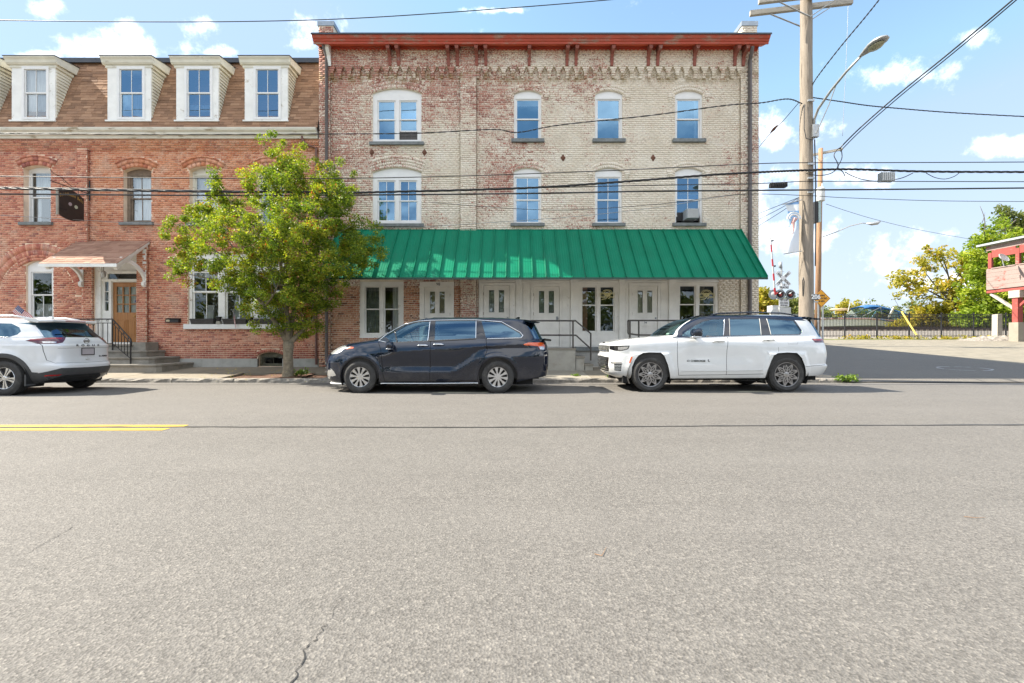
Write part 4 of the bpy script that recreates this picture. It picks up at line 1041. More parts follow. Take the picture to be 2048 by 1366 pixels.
def shingle_vs(x0,x1,s0,s1,th,origin):
    o=Vector(origin); a=lambda x,s,h:(o+Vector((x,0,0))+mdir*s+mn*h)
    return [a(x0,s0,0),a(x1,s0,0),a(x1,s1,0),a(x0,s1,0),a(x0,s0,th),a(x1,s0,th),a(x1,s1,.002),a(x0,s1,.002)]
FB=[(4,5,6,7),(0,1,5,4),(1,2,6,5),(3,0,4,7)]
st=MB(); rows=int(Ltot/expo)
for r in range(rows+1):
    s0=r*expo; s1=min(s0+expo*1.25,Ltot); x=RL+random.uniform(0,.2)
    while x<RR-.02:
        w=random.choice((.16,.2,.24,.3,.36)); x1=min(x+w,RR); th=random.choice((.008,.012,.016))
        if abs(w-.24)<.01 and x1-x>.235 and nso<300 and x>-20:
            if me_s is None:
                q=MB(); q.add(shingle_vs(0,.236,0,expo*1.25,.014,(0,0,0)),FB); o=q.build('shingle',m_sh_roof,None); me_s=o.data
                at=me_s.attributes.new('solo','FLOAT','FACE'); at.data.foreach_set('value',[1.0]*4); bpy.data.objects.remove(o)
            if s1-s0>expo*1.2:
                o=bpy.data.objects.new('shingle',me_s); COL.objects.link(o); o.parent=roof; nso+=1
                o.location=Vector((x,yb0,zb0))+mdir*s0-world_off(roof); x=x1+.003; continue
        st.add(shingle_vs(x,x1-.004,s0,s1,th,(0,yb0,zb0)),FB,0,random.random()); x=x1
o=st.build('shingle_courses',m_sh_roof,roof,tone=True); o['kind']='stuff'
# dormers
def dormer(pc,px0,px1,wx0,wx1,zs,cover,glass,label):
    yd=15.42; x0,x1=X_(px0,yd),X_(px1,yd); zb,zt=Z_(241,yd),Z_(130.5,yd); 
    wz0,wz1=Z_(237.5,yd),Z_(134.5,yd)
    m=MB(); wx=(X_(wx0,yd),X_(wx1,yd))
    m.plate([(x0,zb),(x1,zb),(x1,zt),(x0,zt)],[[(wx[0],wz0),(wx[1],wz0),(wx[1],wz1),(wx[0],wz1)]],yd,yd+.08)
    d=m.build('dormer',m_peel,red); d['label']=label
    m=MB(); m.box(x0-.04,x1+.04,yd-.06,yd+.02,zb-.05,zb); m.build('sill',m_peel,d)
    fr=MB(); f=.07; a,b,c,e=wx[0],wx[1],wz0,wz1
    fr.plate([(a-.03,c-.02),(b+.03,c-.02),(b+.03,e+.03),(a-.03,e+.03)],[[(a+f-.02,c+f*.7),(b-f+.02,c+f*.7),(b-f+.02,e-f),(a+f-.02,e-f)]],yd-.022,yd+.05); fr.build('window_frame',m_white,d)
    zm=c+(e-c)*.505
    for (lo,hi,yy) in ((zm-.02,e-f*.6,yd+.0),(c+f*.5,zm+.02,yd+.025)):
        A,Bx=a+f-.025,b-f+.025; s=.045; g=(Bx-A-2*s-.016)/2
        hs=[[(A+s+k*(g+.016),lo+s),(A+s+k*(g+.016)+g,lo+s),(A+s+k*(g+.016)+g,hi-s),(A+s+k*(g+.016),hi-s)] for k in range(2)]
        q=MB(); q.plate([(A,lo),(Bx,lo),(Bx,hi),(A,hi)],hs,yy+.012,yy+.04); q.build('sash',m_white,d)
        for h in hs:
            (xa,za),(xb,_),(_,zc),_=h; t=random.uniform(-.004,.004); u=random.uniform(-.003,.003)
            q=MB(); q.add([(xa-.003,yy+.025+t+u,za-.003),(xb+.003,yy+.025-t+u,za-.003),(xb+.003,yy+.025-t-u,zc+.003),(xa-.003,yy+.025+t-u,zc+.003)],[(0,1,2,3)]); q.build('pane',glass,d)
    if cover:
        lo,hi=cover; q=MB(); q.add([(a+.03,yd+.12,c+(e-c)*lo),(b-.03,yd+.12,c+(e-c)*lo),(b-.03,yd+.12,c+(e-c)*hi),(a+.03,yd+.12,c+(e-c)*hi)],[(0,1,2,3)]); q.build('blind',m_curt,d)
    q=MB(); q.box(a-.05,b+.05,yd+.95,yd+.97,c-.05,e+.05); q.box(a-.07,a-.05,yd+.09,yd+.97,c-.05,e+.05); q.box(b+.05,b+.07,yd+.09,yd+.97,c-.05,e+.05); q.build('room',m_room,d)
    # cheeks with clapboards
    n=17; h=(zt-zb)/n
    for sgn,xx in ((-1,x0),(1,x1)):
        q=MB(); q.add([(xx-sgn*.02,yd+.03,zb),(xx-sgn*.02,ym(zb)+.05,zb),(xx-sgn*.02,ym(zt)+.05,zt),(xx-sgn*.02,yd+.03,zt)],[(0,1,2,3)]); q.build('cheek_gap_shade',m_sign_black,d)  # black sheet stands in for shade in the gaps between clapboards
        for k in range(n):
            za=zb+k*h; zb2=za+h*1.05; q=MB()
            y1a,y1b=max(ym(za)+.05,yd+.05),max(ym(zb2)+.05,yd+.06)
            if y1a-yd<.08: continue
            q.hexa([(xx-sgn*.015,yd+.035,za+.014),(xx+sgn*.03,yd+.035,za+.008),(xx+sgn*.03,y1a,za+.008),(xx-sgn*.015,y1a,za+.014),
                    (xx-sgn*.015,yd+.035,zb2),(xx+sgn*.003,yd+.035,zb2),(xx+sgn*.003,y1b,zb2),(xx-sgn*.015,y1b,zb2)]); q.build('clapboard',m_clap,d)
    zt2=zt+.22
    q=MB(); q.prism([(yd-.05,zt),(yd-.09,zt+.05),(yd-.11,zt+.13),(yd-.16,zt2-.03),(yd-.16,zt2),(16.35,zt2+.14),(16.35,zt+.05)],'x',x0-.13,x1+.13)
    q.box(x0-.06,x1+.06,yd-.02,16.1,zt-.09,zt); q.build('cornice',m_clap,d)
    q=MB(); q.prism([(yd-.175,zt2+.002),(yd-.175,zt2+.022),(16.4,zt2+.165),(16.4,zt2+.143)],'x',x0-.15,x1+.15); q.build('dormer_roof',m_roofedge,d)
dormer(-52,-96,-9,-73,-22,0,None,m_glass_old,'leftmost dormer, cut by the picture edge')
dormer(67,23.5,110.5,46,96.5,0,(.0,.97),m_glass_old,'dormer with white blinds in both sashes')
dormer(259,215,302,236,288.5,0,(.0,.48),m_glass,'dormer with a white curtain in the lower sash')
dormer(395,352.5,437,371,424,0,(.0,.30),m_glass,'dormer with a torn curtain in the lower sash')
dormer(532,489.5,575.5,509,560.5,0,None,m_glass,'dormer nearest the tall pale building')
# windows
wopts=[dict(fmat=m_white,glass=m_glass_old,rec=.17,fw=.05,muntin=(1,1),cover=[('lace',.12,.30,.05,.5),('curtain',.1,.9,.52,.95)]),
       dict(fmat=simple('brown_worn_frame',(.20,.15,.11),.8,var=.3,scale=8),glass=m_glass_old,rec=.15,fw=.11,muntin=(2,1),cover=[('curtain',.12,.92,.02,.90)]),
       dict(fmat=m_eave,glass=m_glass_old,rec=.15,fw=.075,muntin=(2,1),cover=[('curtain',.1,.9,.02,.86)],head=.05),
       dict(fmat=m_eave,glass=m_glass_old,rec=.15,fw=.075,muntin=(2,1),cover=[('curtain',.1,.9,.02,.86)],head=.05)]
labs=['window with a clean white frame above the hanging sign','window with a worn brown frame','window with a pale head board above the tree','window hidden by the tree crown']
for i,o,l in zip(info,wopts,labs): sash_window(red,*i[:4],YR,i[4],sill=(.09,.10,.10),label=l,**o)
sash_window(red,*g1[:4],YR,g1[4],fw=.10,fmat=m_white,glass=m_glass_low,muntin=[(2,1),(1,1)],rec=.06,head=.10,sill=(.06,.06,.06),sill_mat=m_white,
            cover=[('lace',.15,.85,.04,.28)],label='arched ground floor window inside the blind arch',room_mat=m_room)
fb=sash_window(red,bay[0],bay[1],bay[2],bay[3],YR,0,fw=.09,fmat=m_peel,glass=m_glass_low,sashes=3,muntin=[(2,1),(2,1)],rec=.06,head=.52,mull=.20,meet=.60,sash_w=.06,
            cover=[('lace',.03,.30,.66,.80),('lace',.36,.63,.66,.80),('lace',.69,.97,.66,.80)],label='three part shop window with lace valances and white sill',room_mat=m_roomlt)
m=MB(); m.box(X_(371),X_(577),YR-.11,YR+.08,Z_(658),Z_(648.5)); m.build('sill',m_white,fb)
# white dust-sheeted furniture seen inside
for a,b,h in ((392,412,.62),(424,434,.3),(450,497,.95),(515,556,.8)):
    m=MB(); xa,xb=X_(a),X_(b); z0=bay[2]+.1; m.hexa([(xa,YR+.35,z0),(xb,YR+.35,z0),(xb,YR+.9,z0),(xa,YR+.9,z0),(xa+.1,YR+.45,z0+h),(xb-.25*(b-a>30),YR+.45,z0+h*(.6 if b-a>30 else 1)),(xb-.1,YR+.8,z0+h*.6),(xa+.1,YR+.8,z0+h)]); m.build('covered_furniture',m_curt,fb)
bw=sash_window(red,bs[0],bs[1],bs[2],bs[3],YR,bs[4],fw=.07,fmat=simple('rotten_green_frame',(.13,.125,.09),.85,var=.4,scale=9),glass=m_glass_low,muntin=(2,1),rec=.14,meet=.98,sashes=1,label='small basement window at the pavement')
# entrance
fx0,fx1,fz0,fz1=dr_[:4]; yd=YR+.10
dx0,dx1,dz1=X_(219.5),X_(268),Z_(563.5)
m=MB(); sl0,sl1=X_(204),X_(212); sr0,sr1=X_(270.5),X_(277)
hl=[[(dx0,fz0+.06),(dx1,fz0+.06),(dx1,dz1),(dx0,dz1)],[(sl0,Z_(621)),(sl1,Z_(621)),(sl1,Z_(563)),(sl0,Z_(563))],[(sr0,Z_(621)),(sr1-.02,Z_(621)),(sr1-.02,Z_(563)),(sr0,Z_(563))],
    [(X_(210),Z_(557)),(X_(272),Z_(557)),(X_(272),Z_(546.5)),(X_(210),Z_(546.5))]]
m.plate([(fx0,fz0),(fx1,fz0),(fx1,fz1),(fx0,fz1)],hl,yd,yd+.10)
m.box(fx0,X_(199),yd-.06,yd,fz0,fz1); m.box(X_(214),dx0-.01,yd-.035,yd,fz0,Z_(561)); m.box(X_(200),fx1,yd-.05,yd,Z_(562),Z_(558.5)); m.box(X_(213),fx1,yd-.06,yd,Z_(546),Z_(541.5))
ent=m.build('entrance_frame',m_peel,red)
for h in hl[1:]:
    (a,c),(b,_),(_,d),_=h; m=MB(); m.add([(a,yd+.04,c),(b,yd+.04,c),(b,yd+.04,d),(a,yd+.04,d)],[(0,1,2,3)]); m.build('pane',m_glass_low,ent)
for (a,b) in ((sl0,sl1),(sr0,sr1-.02)):
    for k in (1,2): z=Z_(621)+(Z_(563)-Z_(621))*k/3; m=MB(); m.box(a,b,yd+.02,yd+.06,z-.012,z+.012); m.build('glazing_bar',m_peel,ent)
gx=[X_(225.5)+i*(X_(266.5)-X_(225.5))/3 for i in range(4)]; gz=[Z_(625.5)+i*(Z_(571.5)-Z_(625.5))/3 for i in range(4)]
hs=[[(gx[i]+.018,gz[j]+.018),(gx[i+1]-.018,gz[j]+.018),(gx[i+1]-.018,gz[j+1]-.018),(gx[i]+.018,gz[j+1]-.018)] for i in range(3) for j in range(3)]
m=MB(); m.plate([(dx0+.006,fz0+.07),(dx1-.006,fz0+.07),(dx1-.006,dz1-.006),(dx0+.006,dz1-.006)],hs,yd+.03,yd+.075); dl=m.build('door',m_wood_door,red); dl['label']='varnished wooden door with nine panes'
for h in hs:
    (a,c),(b,_),(_,d),_=h; m=MB(); m.add([(a,yd+.05,c),(b,yd+.05,c),(b,yd+.05,d),(a,yd+.05,d)],[(0,1,2,3)]); m.build('pane',m_glass_low,dl)
m=MB(); m.box(gx[0],gx[3],yd+.085,yd+.09,gz[0],gz[3]); m.build('curtain',m_curt,dl)
for a,b in ((X_(228),X_(246)),(X_(248.5),X_(266))):
    za,zb=fz0+.28,Z_(638.5); m=MB(); m.plate([(a,za),(b,za),(b,zb),(a,zb)],[[(a+.025,za+.025),(b-.025,za+.025),(b-.025,zb-.025),(a+.025,zb-.025)]],yd+.018,yd+.031); m.box(a+.05,b-.05,yd+.02,yd+.031,za+.05,zb-.05); m.build('door_panel',m_wood_door,dl)
m=MB(); m.lathe([(0,-.06),(.028,-.05),(.03,-.035),(.015,-.015),(.02,0)],(dx1-.07,yd+.03,fz0+.95),'y',10); m.build('door_knob',m_gold,dl,smooth=True)
m=MB(); m.lathe([(0,-.004),(.035,-.004),(.035,0)],(gx[2]+.20,yd+.046,gz[1]+.10),'y',12); m.build('round_sticker',simple('blue_sticker',(.03,.05,.22),.5),dl)
room(red,fx0,fx1,fz0,fz1,yd+.12,.8)
# porch roof on brackets
px0,px1=-14.83,-12.41; pyw,pye,pzw,pze=YR-.02,14.28,4.585,3.60
pd=Vector((0,pye-pyw,pze-pzw)); pl=pd.length; pd/=pl; pn=Vector((0,pd.z,-pd.y)); pn=pn if pn.z>0 else -pn
m=MB(); m.hexa([(px0,pye,pze-.10),(px1,pye,pze-.10),(px1,pyw,pzw-.10),(px0,pyw,pzw-.10),(px0,pye,pze),(px1,pye,pze),(px1,pyw,pzw),(px0,pyw,pzw)])
m.box(px0-.02,px1+.02,pye-.03,pye-.001,pze-.115,pze-.012)
porch=m.build('porch_roof',m_peel,red)
rows=13; ex=pl/rows; 
for r in range(rows):
    x=px0-.02-(r%2)*.1
    while x<px1+.02:
        w=random.uniform(.2,.34); xa,xb=max(x,px0-.025),min(x+w-.005,px1+.025); x+=w
        if xb-xa<.03: continue
        o=Vector((0,pyw,pzw)); s1=pl-r*ex+.02 if r==0 else pl-r*ex; s0=max(0,s1-ex*1.2); th=random.choice((.009,.012,.016)); A=lambda xx,s,h:o+Vector((xx,0,0))+pd*s+pn*h
        m=MB(); m.add([A(xa,s1,.001),A(xb,s1,.001),A(xb,s0,.001),A(xa,s0,.001),A(xa,s1,th),A(xb,s1,th),A(xb,s0,.003),A(xa,s0,.003)],[(4,5,6,7),(0,1,5,4),(1,2,6,5),(3,0,4,7)],0,random.random())
        m.build('shingle',m_sh_porch,porch,tone=True)
for xx in (px0+.16,px1-.12):
    m=MB(); m.box(xx-.055,xx+.055,YR-.10,YR-.012,3.0,4.44); 
    m.beam((xx,YR-.1,pzw-.17),(xx,pye+.08,pze-.14),.10,.10)
    N=10; c=[(YR-.10-(.95)*(1-math.cos(t*math.pi/2/N)),3.12+.62*math.sin(t*math.pi/2/N)) for t in range(N+1)]
    out=[(y+.0,z) for y,z in c]; inn=[(y+.03,z+.12) for y,z in c]
    m.prism(out+inn[::-1],'x',xx-.04,xx+.04); m.prism([(YR-.1,3.0),(YR-.17,3.05),(YR-.17,3.16),(YR-.1,3.2)],'x',xx-.05,xx+.05); m.build('bracket',m_peel,porch)
m=MB(); m.lathe([(.0,-.16),(.05,-.16),(.075,.0),(.06,.04),(.015,.06),(.012,.2)],(X_(207,15.0),15.0,Z_(545,15.0)),'z',8); ln=m.build('hanging_lantern',m_galv,porch)
# stone steps
ss=thing('stone_steps','worn grey stone steps flaring out below the wooden door','steps',(-13.4,14.6,.2))
for (xa,xb,yf,zt,h) in ((-15.4,X_(277.5,15.15),14.98,1.055,.30),(-15.4,X_(292,14.75),14.65,.85,.21),(-15.4,X_(308,14.45),14.35,.645,.21),(-15.4,X_(323,14.15),14.05,.44,.30)):
    m=MB(); n=8; vs=[]; 
    j=lambda a:random.uniform(-a,a)
    for z,e in ((zt-h,0),(zt-.07,0),(zt-.055,-.03),(zt-.006,-.03),(zt,-.015)):
        vs+=[(xa,yf+e,z),(xb-.1-e,yf+e+j(.01),z),(xb-e,yf+.12+j(.01),z),(xb-e,YR-.05,z),(xa,YR-.05,z)]
    f=[(5*r+k,5*r+(k+1)%5,5*r+5+(k+1)%5,5*r+5+k) for r in range(4) for k in range(5)]+[(20,21,22,23,24)]
    m.add(vs,f); m.build('step',m_stone_step,ss)
m=MB(); m.box(X_(276,15.3),X_(291,15.0),15.0,YR-.05,.4,1.12); m.build('cheek_stone',m_stone_step,ss)
ra=thing('iron_railing','black wrought iron railing with scrolls beside the stone steps','railing',(-12.0,14.3,.44))
Aa=Vector((-13.1,14.92,1.88)); Bb=Vector((-11.97,14.28,1.23)); Ee=Vector((-15.3,14.92,1.88))
m=MB(); m.tube([Ee,Aa,Bb+Vector((.0,0,0)),Bb+Vector((.07,-.05,-.12)),Bb+Vector((.05,-.04,-.22))],.021,6); m.build('top_rail',m_iron,ra,smooth=True)
dn=Vector((0,0,-.13)); m=MB(); m.tube([Ee+dn,Aa+dn,Bb+dn],.013,5); m.build('mid_rail',m_iron,ra)
dn2=Vector((0,0,-.80)); m=MB(); m.tube([Ee+dn2,Aa+dn2*1.0,Bb+Vector((0,0,-.62))],.013,5); m.build('lower_rail',m_iron,ra)
m=MB(); m.tube([Bb,(Bb.x,Bb.y,.44)],.022,6); m.build('post',m_iron,ra); m=MB(); m.tube([Aa,(Aa.x,Aa.y,.86)],.02,6); m.build('post',m_iron,ra)
for k in range(1,6):
    t=k/6; p=Aa.lerp(Bb,t); m=MB(); m.tube([p+dn,p+Vector((0,0,-.80+.18*t))],.011,5); m.build('baluster',m_iron,ra)
for k in range(1,14):
    p=Aa.lerp(Ee,k/14); m=MB(); m.tube([p+dn,p+dn2],.011,5); m.build('baluster',m_iron,ra)
for k in range(5):
    p=Aa.lerp(Ee,(k+.5)/7)+dn*.5; m=MB(); q=[]
    for t in range(15): a=t/14*math.pi*3; r=.055*(1-t/18); q.append(p+Vector((math.cos(a)*r*(1 if k%2 else -1)+.0,0,math.sin(a)*r)))
    m.tube(q,.007,4); m.build('scroll',m_iron,ra)
for k in range(4):
    p=Aa.lerp(Bb,(k+.5)/4)+dn*.5; m=MB(); q=[]
    for t in range(15): a=t/14*math.pi*3; r=.05*(1-t/18); q.append(p+Vector((math.cos(a)*r*.87,-.5*math.cos(a)*r,math.sin(a)*r-.57*math.cos(a)*r)))
    m.tube(q,.007,4); m.build('scroll',m_iron,ra)
# hanging sign
hs_=thing('hanging_sign','black hanging sign with gold arched lettering on an iron bracket','sign',(-14.41,15.5,5.2))
xs=-14.41; n=8
y0,y1=14.43,15.30; out=[]
for k in range(13):
    t=k/12; y=y0+(y1-y0)*t; out.append((y,5.95+.13*math.sin(math.pi*t)*(1 if .12<t<.88 else .3)))
low=[]
for k in range(13):
    t=k/12; y=y1-(y1-y0)*t; low.append((y,5.20-.10*math.sin(math.pi*t)*(1 if .12<t<.88 else .3)))
m=MB(); m.prism(out+low,'x',xs-.02,xs+.02); bd=m.build('board',m_sign_black,hs_)
m=MB(); m.box(xs-.03,xs+.03,y0-.03,y0+.012,5.17,5.98); m.build('edge_strip',simple('weathered_edge',(.30,.28,.24),.8),hs_)
word='Stillhouse Bell'
for k,ch in enumerate(word):
    if ch==' ': continue
    t=(k+.7)/len(word); y=y0+.03+(y1-y0-.06)*t; z=5.80+.13*math.sin(math.pi*t)-.0
    text(ch,.15,(xs+.022,y,z),m_gold,hs_,rot=(90,math.degrees(0),90),sx=.8)
for (yy,zz,mt) in ((14.82,5.62,'pale_bird_print'),(15.02,5.58,'pale_leaf_print')):
    m=MB(); m.lathe([(0,.003),(.06,.003),(.06,0)],(xs+.021,yy,zz),'x',9); m.build('painted_motif',simple(mt,(.45,.48,.36) if 'leaf' in mt else (.36,.30,.32),.6),hs_)
m=MB(); m.box(xs+.02,xs+.024,14.47,14.72,5.36,5.42); m.build('painted_motif',m_black,hs_)
br_=[(xs,15.52,6.55),(xs,15.52,6.12),(xs,15.35,6.25),(xs,14.9,6.28),(xs,14.3,6.42),(xs,14.2,6.5)]
m=MB(); m.tube([(xs,15.52,6.62),(xs,15.52,5.95)],.022,6); m.tube([(xs,15.52,6.17),(xs,14.2,6.17)],.014,6); m.tube([(xs,15.50,6.20),(xs,15.35,6.33),(xs,15.2,6.28)],.010,5)
m.tube([(xs,15.0,6.18),(xs,14.75,6.28),(xs,14.55,6.40),(xs,14.3,6.44),(xs,14.18,6.52)],.010,5); m.tube([(xs,14.62,6.38),(xs,14.6,6.30),(xs,14.66,6.27),(xs,14.7,6.32)],.008,5)
for yy in (14.6,15.12): m.tube([(xs,yy,6.17),(xs,yy,6.02)],.008,5)
m.build('bracket',m_iron,hs_)
# mailbox
mb=thing('mailbox','black wall mailbox with a pale card on the red brick wall','mailbox',(X_(349),YR-.1,Z_(646)))
m=MB(); a,b,c,d=X_(336.5),X_(362.5),Z_(645.5),Z_(637.5); m.prism([(YR-.012,c),(YR-.14,c),(YR-.14,d-.03),(YR-.08,d),(YR-.012,d)],'x',a,b); m.build('box',m_black,mb)
m=MB(); m.box(a-.01,b+.01,YR-.155,YR-.012,d,d+.012); m.build('lid',m_black,mb); m=MB(); m.box(a+.03,a+.15,YR-.143,YR-.14,c+.03,c+.10); m.build('name_card',simple('card',(.42,.36,.24),.7),mb)
# window boxes and pots on the white sill
zsl=Z_(648.5); m_box_=simple('dark_planter_plastic',(.05,.046,.045),.7,var=.3,scale=8); m_soil=simple('potting_soil',(.03,.02,.015),.95)
def planter(pa,pb,label):
    a,b=X_(pa,15.52),X_(pb,15.52); t=thing('window_box',label,'planter',((a+b)/2,15.52,zsl),'planters along the white shop window sill'); h=.175
    m=MB(); m.hexa([(a+.03,15.48,zsl),(b-.03,15.48,zsl),(b-.03,15.62,zsl),(a+.03,15.62,zsl),(a,15.45,zsl+h),(b,15.45,zsl+h),(b,15.64,zsl+h),(a,15.64,zsl+h)]); m.build('trough',m_box_,t)
    m=MB(); m.box(a-.008,b+.008,15.44,15.65,zsl+h-.03,zsl+h+.004); m.build('rim',m_box_,t); m=MB(); m.box(a+.02,b-.02,15.46,15.63,zsl+h+.004,zsl+h+.01); m.build('soil',m_soil,t)
planter(382,429,'long dark window box under the leftmost bay of the shop window'); planter(447,494,'long dark window box under the middle bay beside the small flag'); planter(510,557,'long dark window box under the bay half hidden by the tree')
def pot(pc,label):
    x=X_(pc,15.5); t=thing('flower_pot',label,'pot',(x,15.55,zsl),'planters along the white shop window sill')
    m=MB(); m.lathe([(0,0),(.055,0),(.075,.12),(.088,.125),(.088,.155),(.07,.155),(.068,.13),(0,.13)],(x,15.53,zsl+.10),'z',14); m.build('pot_body',m_black,t,smooth=True,angle=40)
    m=MB(); m.box(x-.06,x+.06,15.47,15.6,zsl,zsl+.10); m.build('block_stand',m_block,t)
pot(437,'black flower pot between the left and middle window boxes'); pot(501,'black flower pot between the middle and hidden window boxes')
# flags
m_fw=simple('flag_white',(.70,.68,.68),.85,var=.06); m_fr=simple('flag_red',(.42,.04,.05),.85,var=.1); m_fb=simple('flag_blue',(.03,.045,.16),.85,var=.1)
def flag(label,base,top,hw,hh,down,right,folds):
    t=thing('small_flag',label,'flag',base); m=MB(); m.tube([base,top],.008,5); m.build('pole',m_arm_wood,t)
    o=Vector(top); down=Vector(down); right=Vector(right); nx,ny=26,13; vs=[]
    nrm=down.cross(right).normalized()
    for j in range(ny+1):
        for i in range(nx+1):
            u,v=i/nx,j/ny; w=folds*math.sin(u*7+v*1.5)*u
            vs.append(o+right*hw*u+down*hh*v+nrm*w)
    groups={0:[],1:[],2:[]}
    for j in range(ny):
        for i in range(nx):
            k=2 if (i<nx*.4 and j<7) else (1 if j%2==0 else 0); groups[k].append((j*(nx+1)+i,j*(nx+1)+i+1,(j+1)*(nx+1)+i+1,(j+1)*(nx+1)+i))
    for k,(nm,mt) in enumerate((('white_stripes',m_fw),('red_stripes',m_fr),('canton',m_fb))):
        mm=MB(); mm.add(vs,groups[k]); mm.build(nm,mt,t)
    mm=MB()
    for a in range(5):
        for b in range(4):
            p=o+right*hw*(.4*(a+.6)/5.2)+down*hh*(.54*(b+.6)/4.2)+nrm*.004+nrm*0; s=.006*hw/.3
            w=folds*math.sin((.4*(a+.6)/5.2)*7+(.54*(b+.6)/4.2)*1.5)*(.4*(a+.6)/5.2); p=p+nrm*w
            for sg in (1,-1): mm.add([p+right*s+nrm*.003*sg,p+down*s+nrm*.003*sg,p-right*s+nrm*.003*sg,p-down*s+nrm*.003*sg],[(0,1,2,3)])
    mm.build('stars',m_fw,t)
flag('small stars and stripes flag standing in the middle window box',P(469,648,15.42),P(466,618,15.42),.50,.26,(.25,0,-1),(.12,-.05,-1),.03)
flag('stars and stripes flag leaning from the wall beside the arched window',P(49,640,15.5),P(36,610,14.95),.62,.36,(-.55,.0,-.62),(.72,.1,-.66),.03)
# brown downspout at the junction
X=X_(632.5,15.5); downspout(red,[(X_(604,15.4),15.42,Z_(270,15.4)),(X_(604,15.4),15.42,Z_(279,15.4)),(X_(612,15.45),15.45,Z_(289,15.45)),(X,15.5,Z_(296,15.5)),(X,15.5,4),(X,15.5,.36)],.042,m_pipe2)
# =================================================================== trees
def leaf_mesh(name, lobes, n, size, clump_r, mat, parent, clumps=260, shell=.55, up=.35, ymax=None, aspect=.55, jitter=.25, tone_bias=0.0):
    """many small folded leaves in clumps through the volume of a few ellipsoid lobes"""
    L=np.array([[*c,*r] for c,r in lobes],float); vol=(L[:,3]*L[:,4]*L[:,5])**.8; vol/=vol.sum()
    k=rng.choice(len(L),clumps,p=vol); d=rng.normal(size=(clumps,3)); d/=np.linalg.norm(d,axis=1)[:,None]
    rad=np.where(rng.random(clumps)<shell, rng.uniform(.72,1.02,clumps), rng.uniform(.15,.8,clumps))
    cc=L[k,:3]+d*rad[:,None]*L[k,3:]; ct=rng.normal(0,.16,clumps)
    w=rng.uniform(.5,1.5,clumps); w/=w.sum(); m=rng.choice(clumps,n,p=w)
    g=rng.normal(size=(n,3)); g=g/np.linalg.norm(g,axis=1)[:,None]*(rng.random(n)**.45)[:,None]
    cr=clump_r*rng.uniform(.6,1.4,clumps); pos=cc[m]+g*cr[m][:,None]*np.array([1,1,.8])
    if ymax is not None: pos=pos[pos[:,1]<ymax]; m=m[:len(pos)] if False else m
    n=len(pos); mm=m[:n]
    nr=rng.normal(size=(n,3))+np.array([0,0,up*2]); nr/=np.linalg.norm(nr,axis=1)[:,None]
    a=rng.normal(size=(n,3)); a-=nr*(a*nr).sum(1)[:,None]; a/=np.linalg.norm(a,axis=1)[:,None]; b=np.cross(nr,a)
    s=size*rng.uniform(1-jitter*2,1+jitter*1.4,n)[:,None]
    v=np.stack([pos-a*s*.5, pos+b*s*aspect*.5-nr*s*.08, pos+a*s*.5, pos-b*s*aspect*.5-nr*s*.08],1).reshape(-1,3)
    if parent is not None: v=v-np.array(world_off(parent))
    f=np.arange(4*n).reshape(n,4)
    me=bpy.data.meshes.new(name); me.vertices.add(4*n); me.vertices.foreach_set('co',v.ravel()); me.loops.add(4*n); me.loops.foreach_set('vertex_index',f.ravel().astype(np.int32))
    me.polygons.add(n); me.polygons.foreach_set('loop_start',np.arange(0,4*n,4,dtype=np.int32))
    t=np.clip(.45+ct[mm]+rng.normal(0,.20,n)+tone_bias,0,1)
    me.attributes.new('tone','FLOAT','FACE').data.foreach_set('value',t); me.materials.append(mat); me.update(calc_edges=True)
    o=bpy.data.objects.new(name,me); COL.objects.link(o); o.parent=parent; return o
def limb(mb, a, b, r0, r1, bend=.15, n=7, sides=7):
    a,b=Vector(a),Vector(b); d=b-a; off=Vector((random.uniform(-1,1),random.uniform(-1,1),random.uniform(-.2,.8)))*d.length*bend
    pts=[a.lerp(b,i/n)+off*math.sin(math.pi*i/n)*(1-.4*i/n) for i in range(n+1)]
    mb.tube(pts,[r0+(r1-r0)*i/n for i in range(n+1)],sides,cap=True); return pts
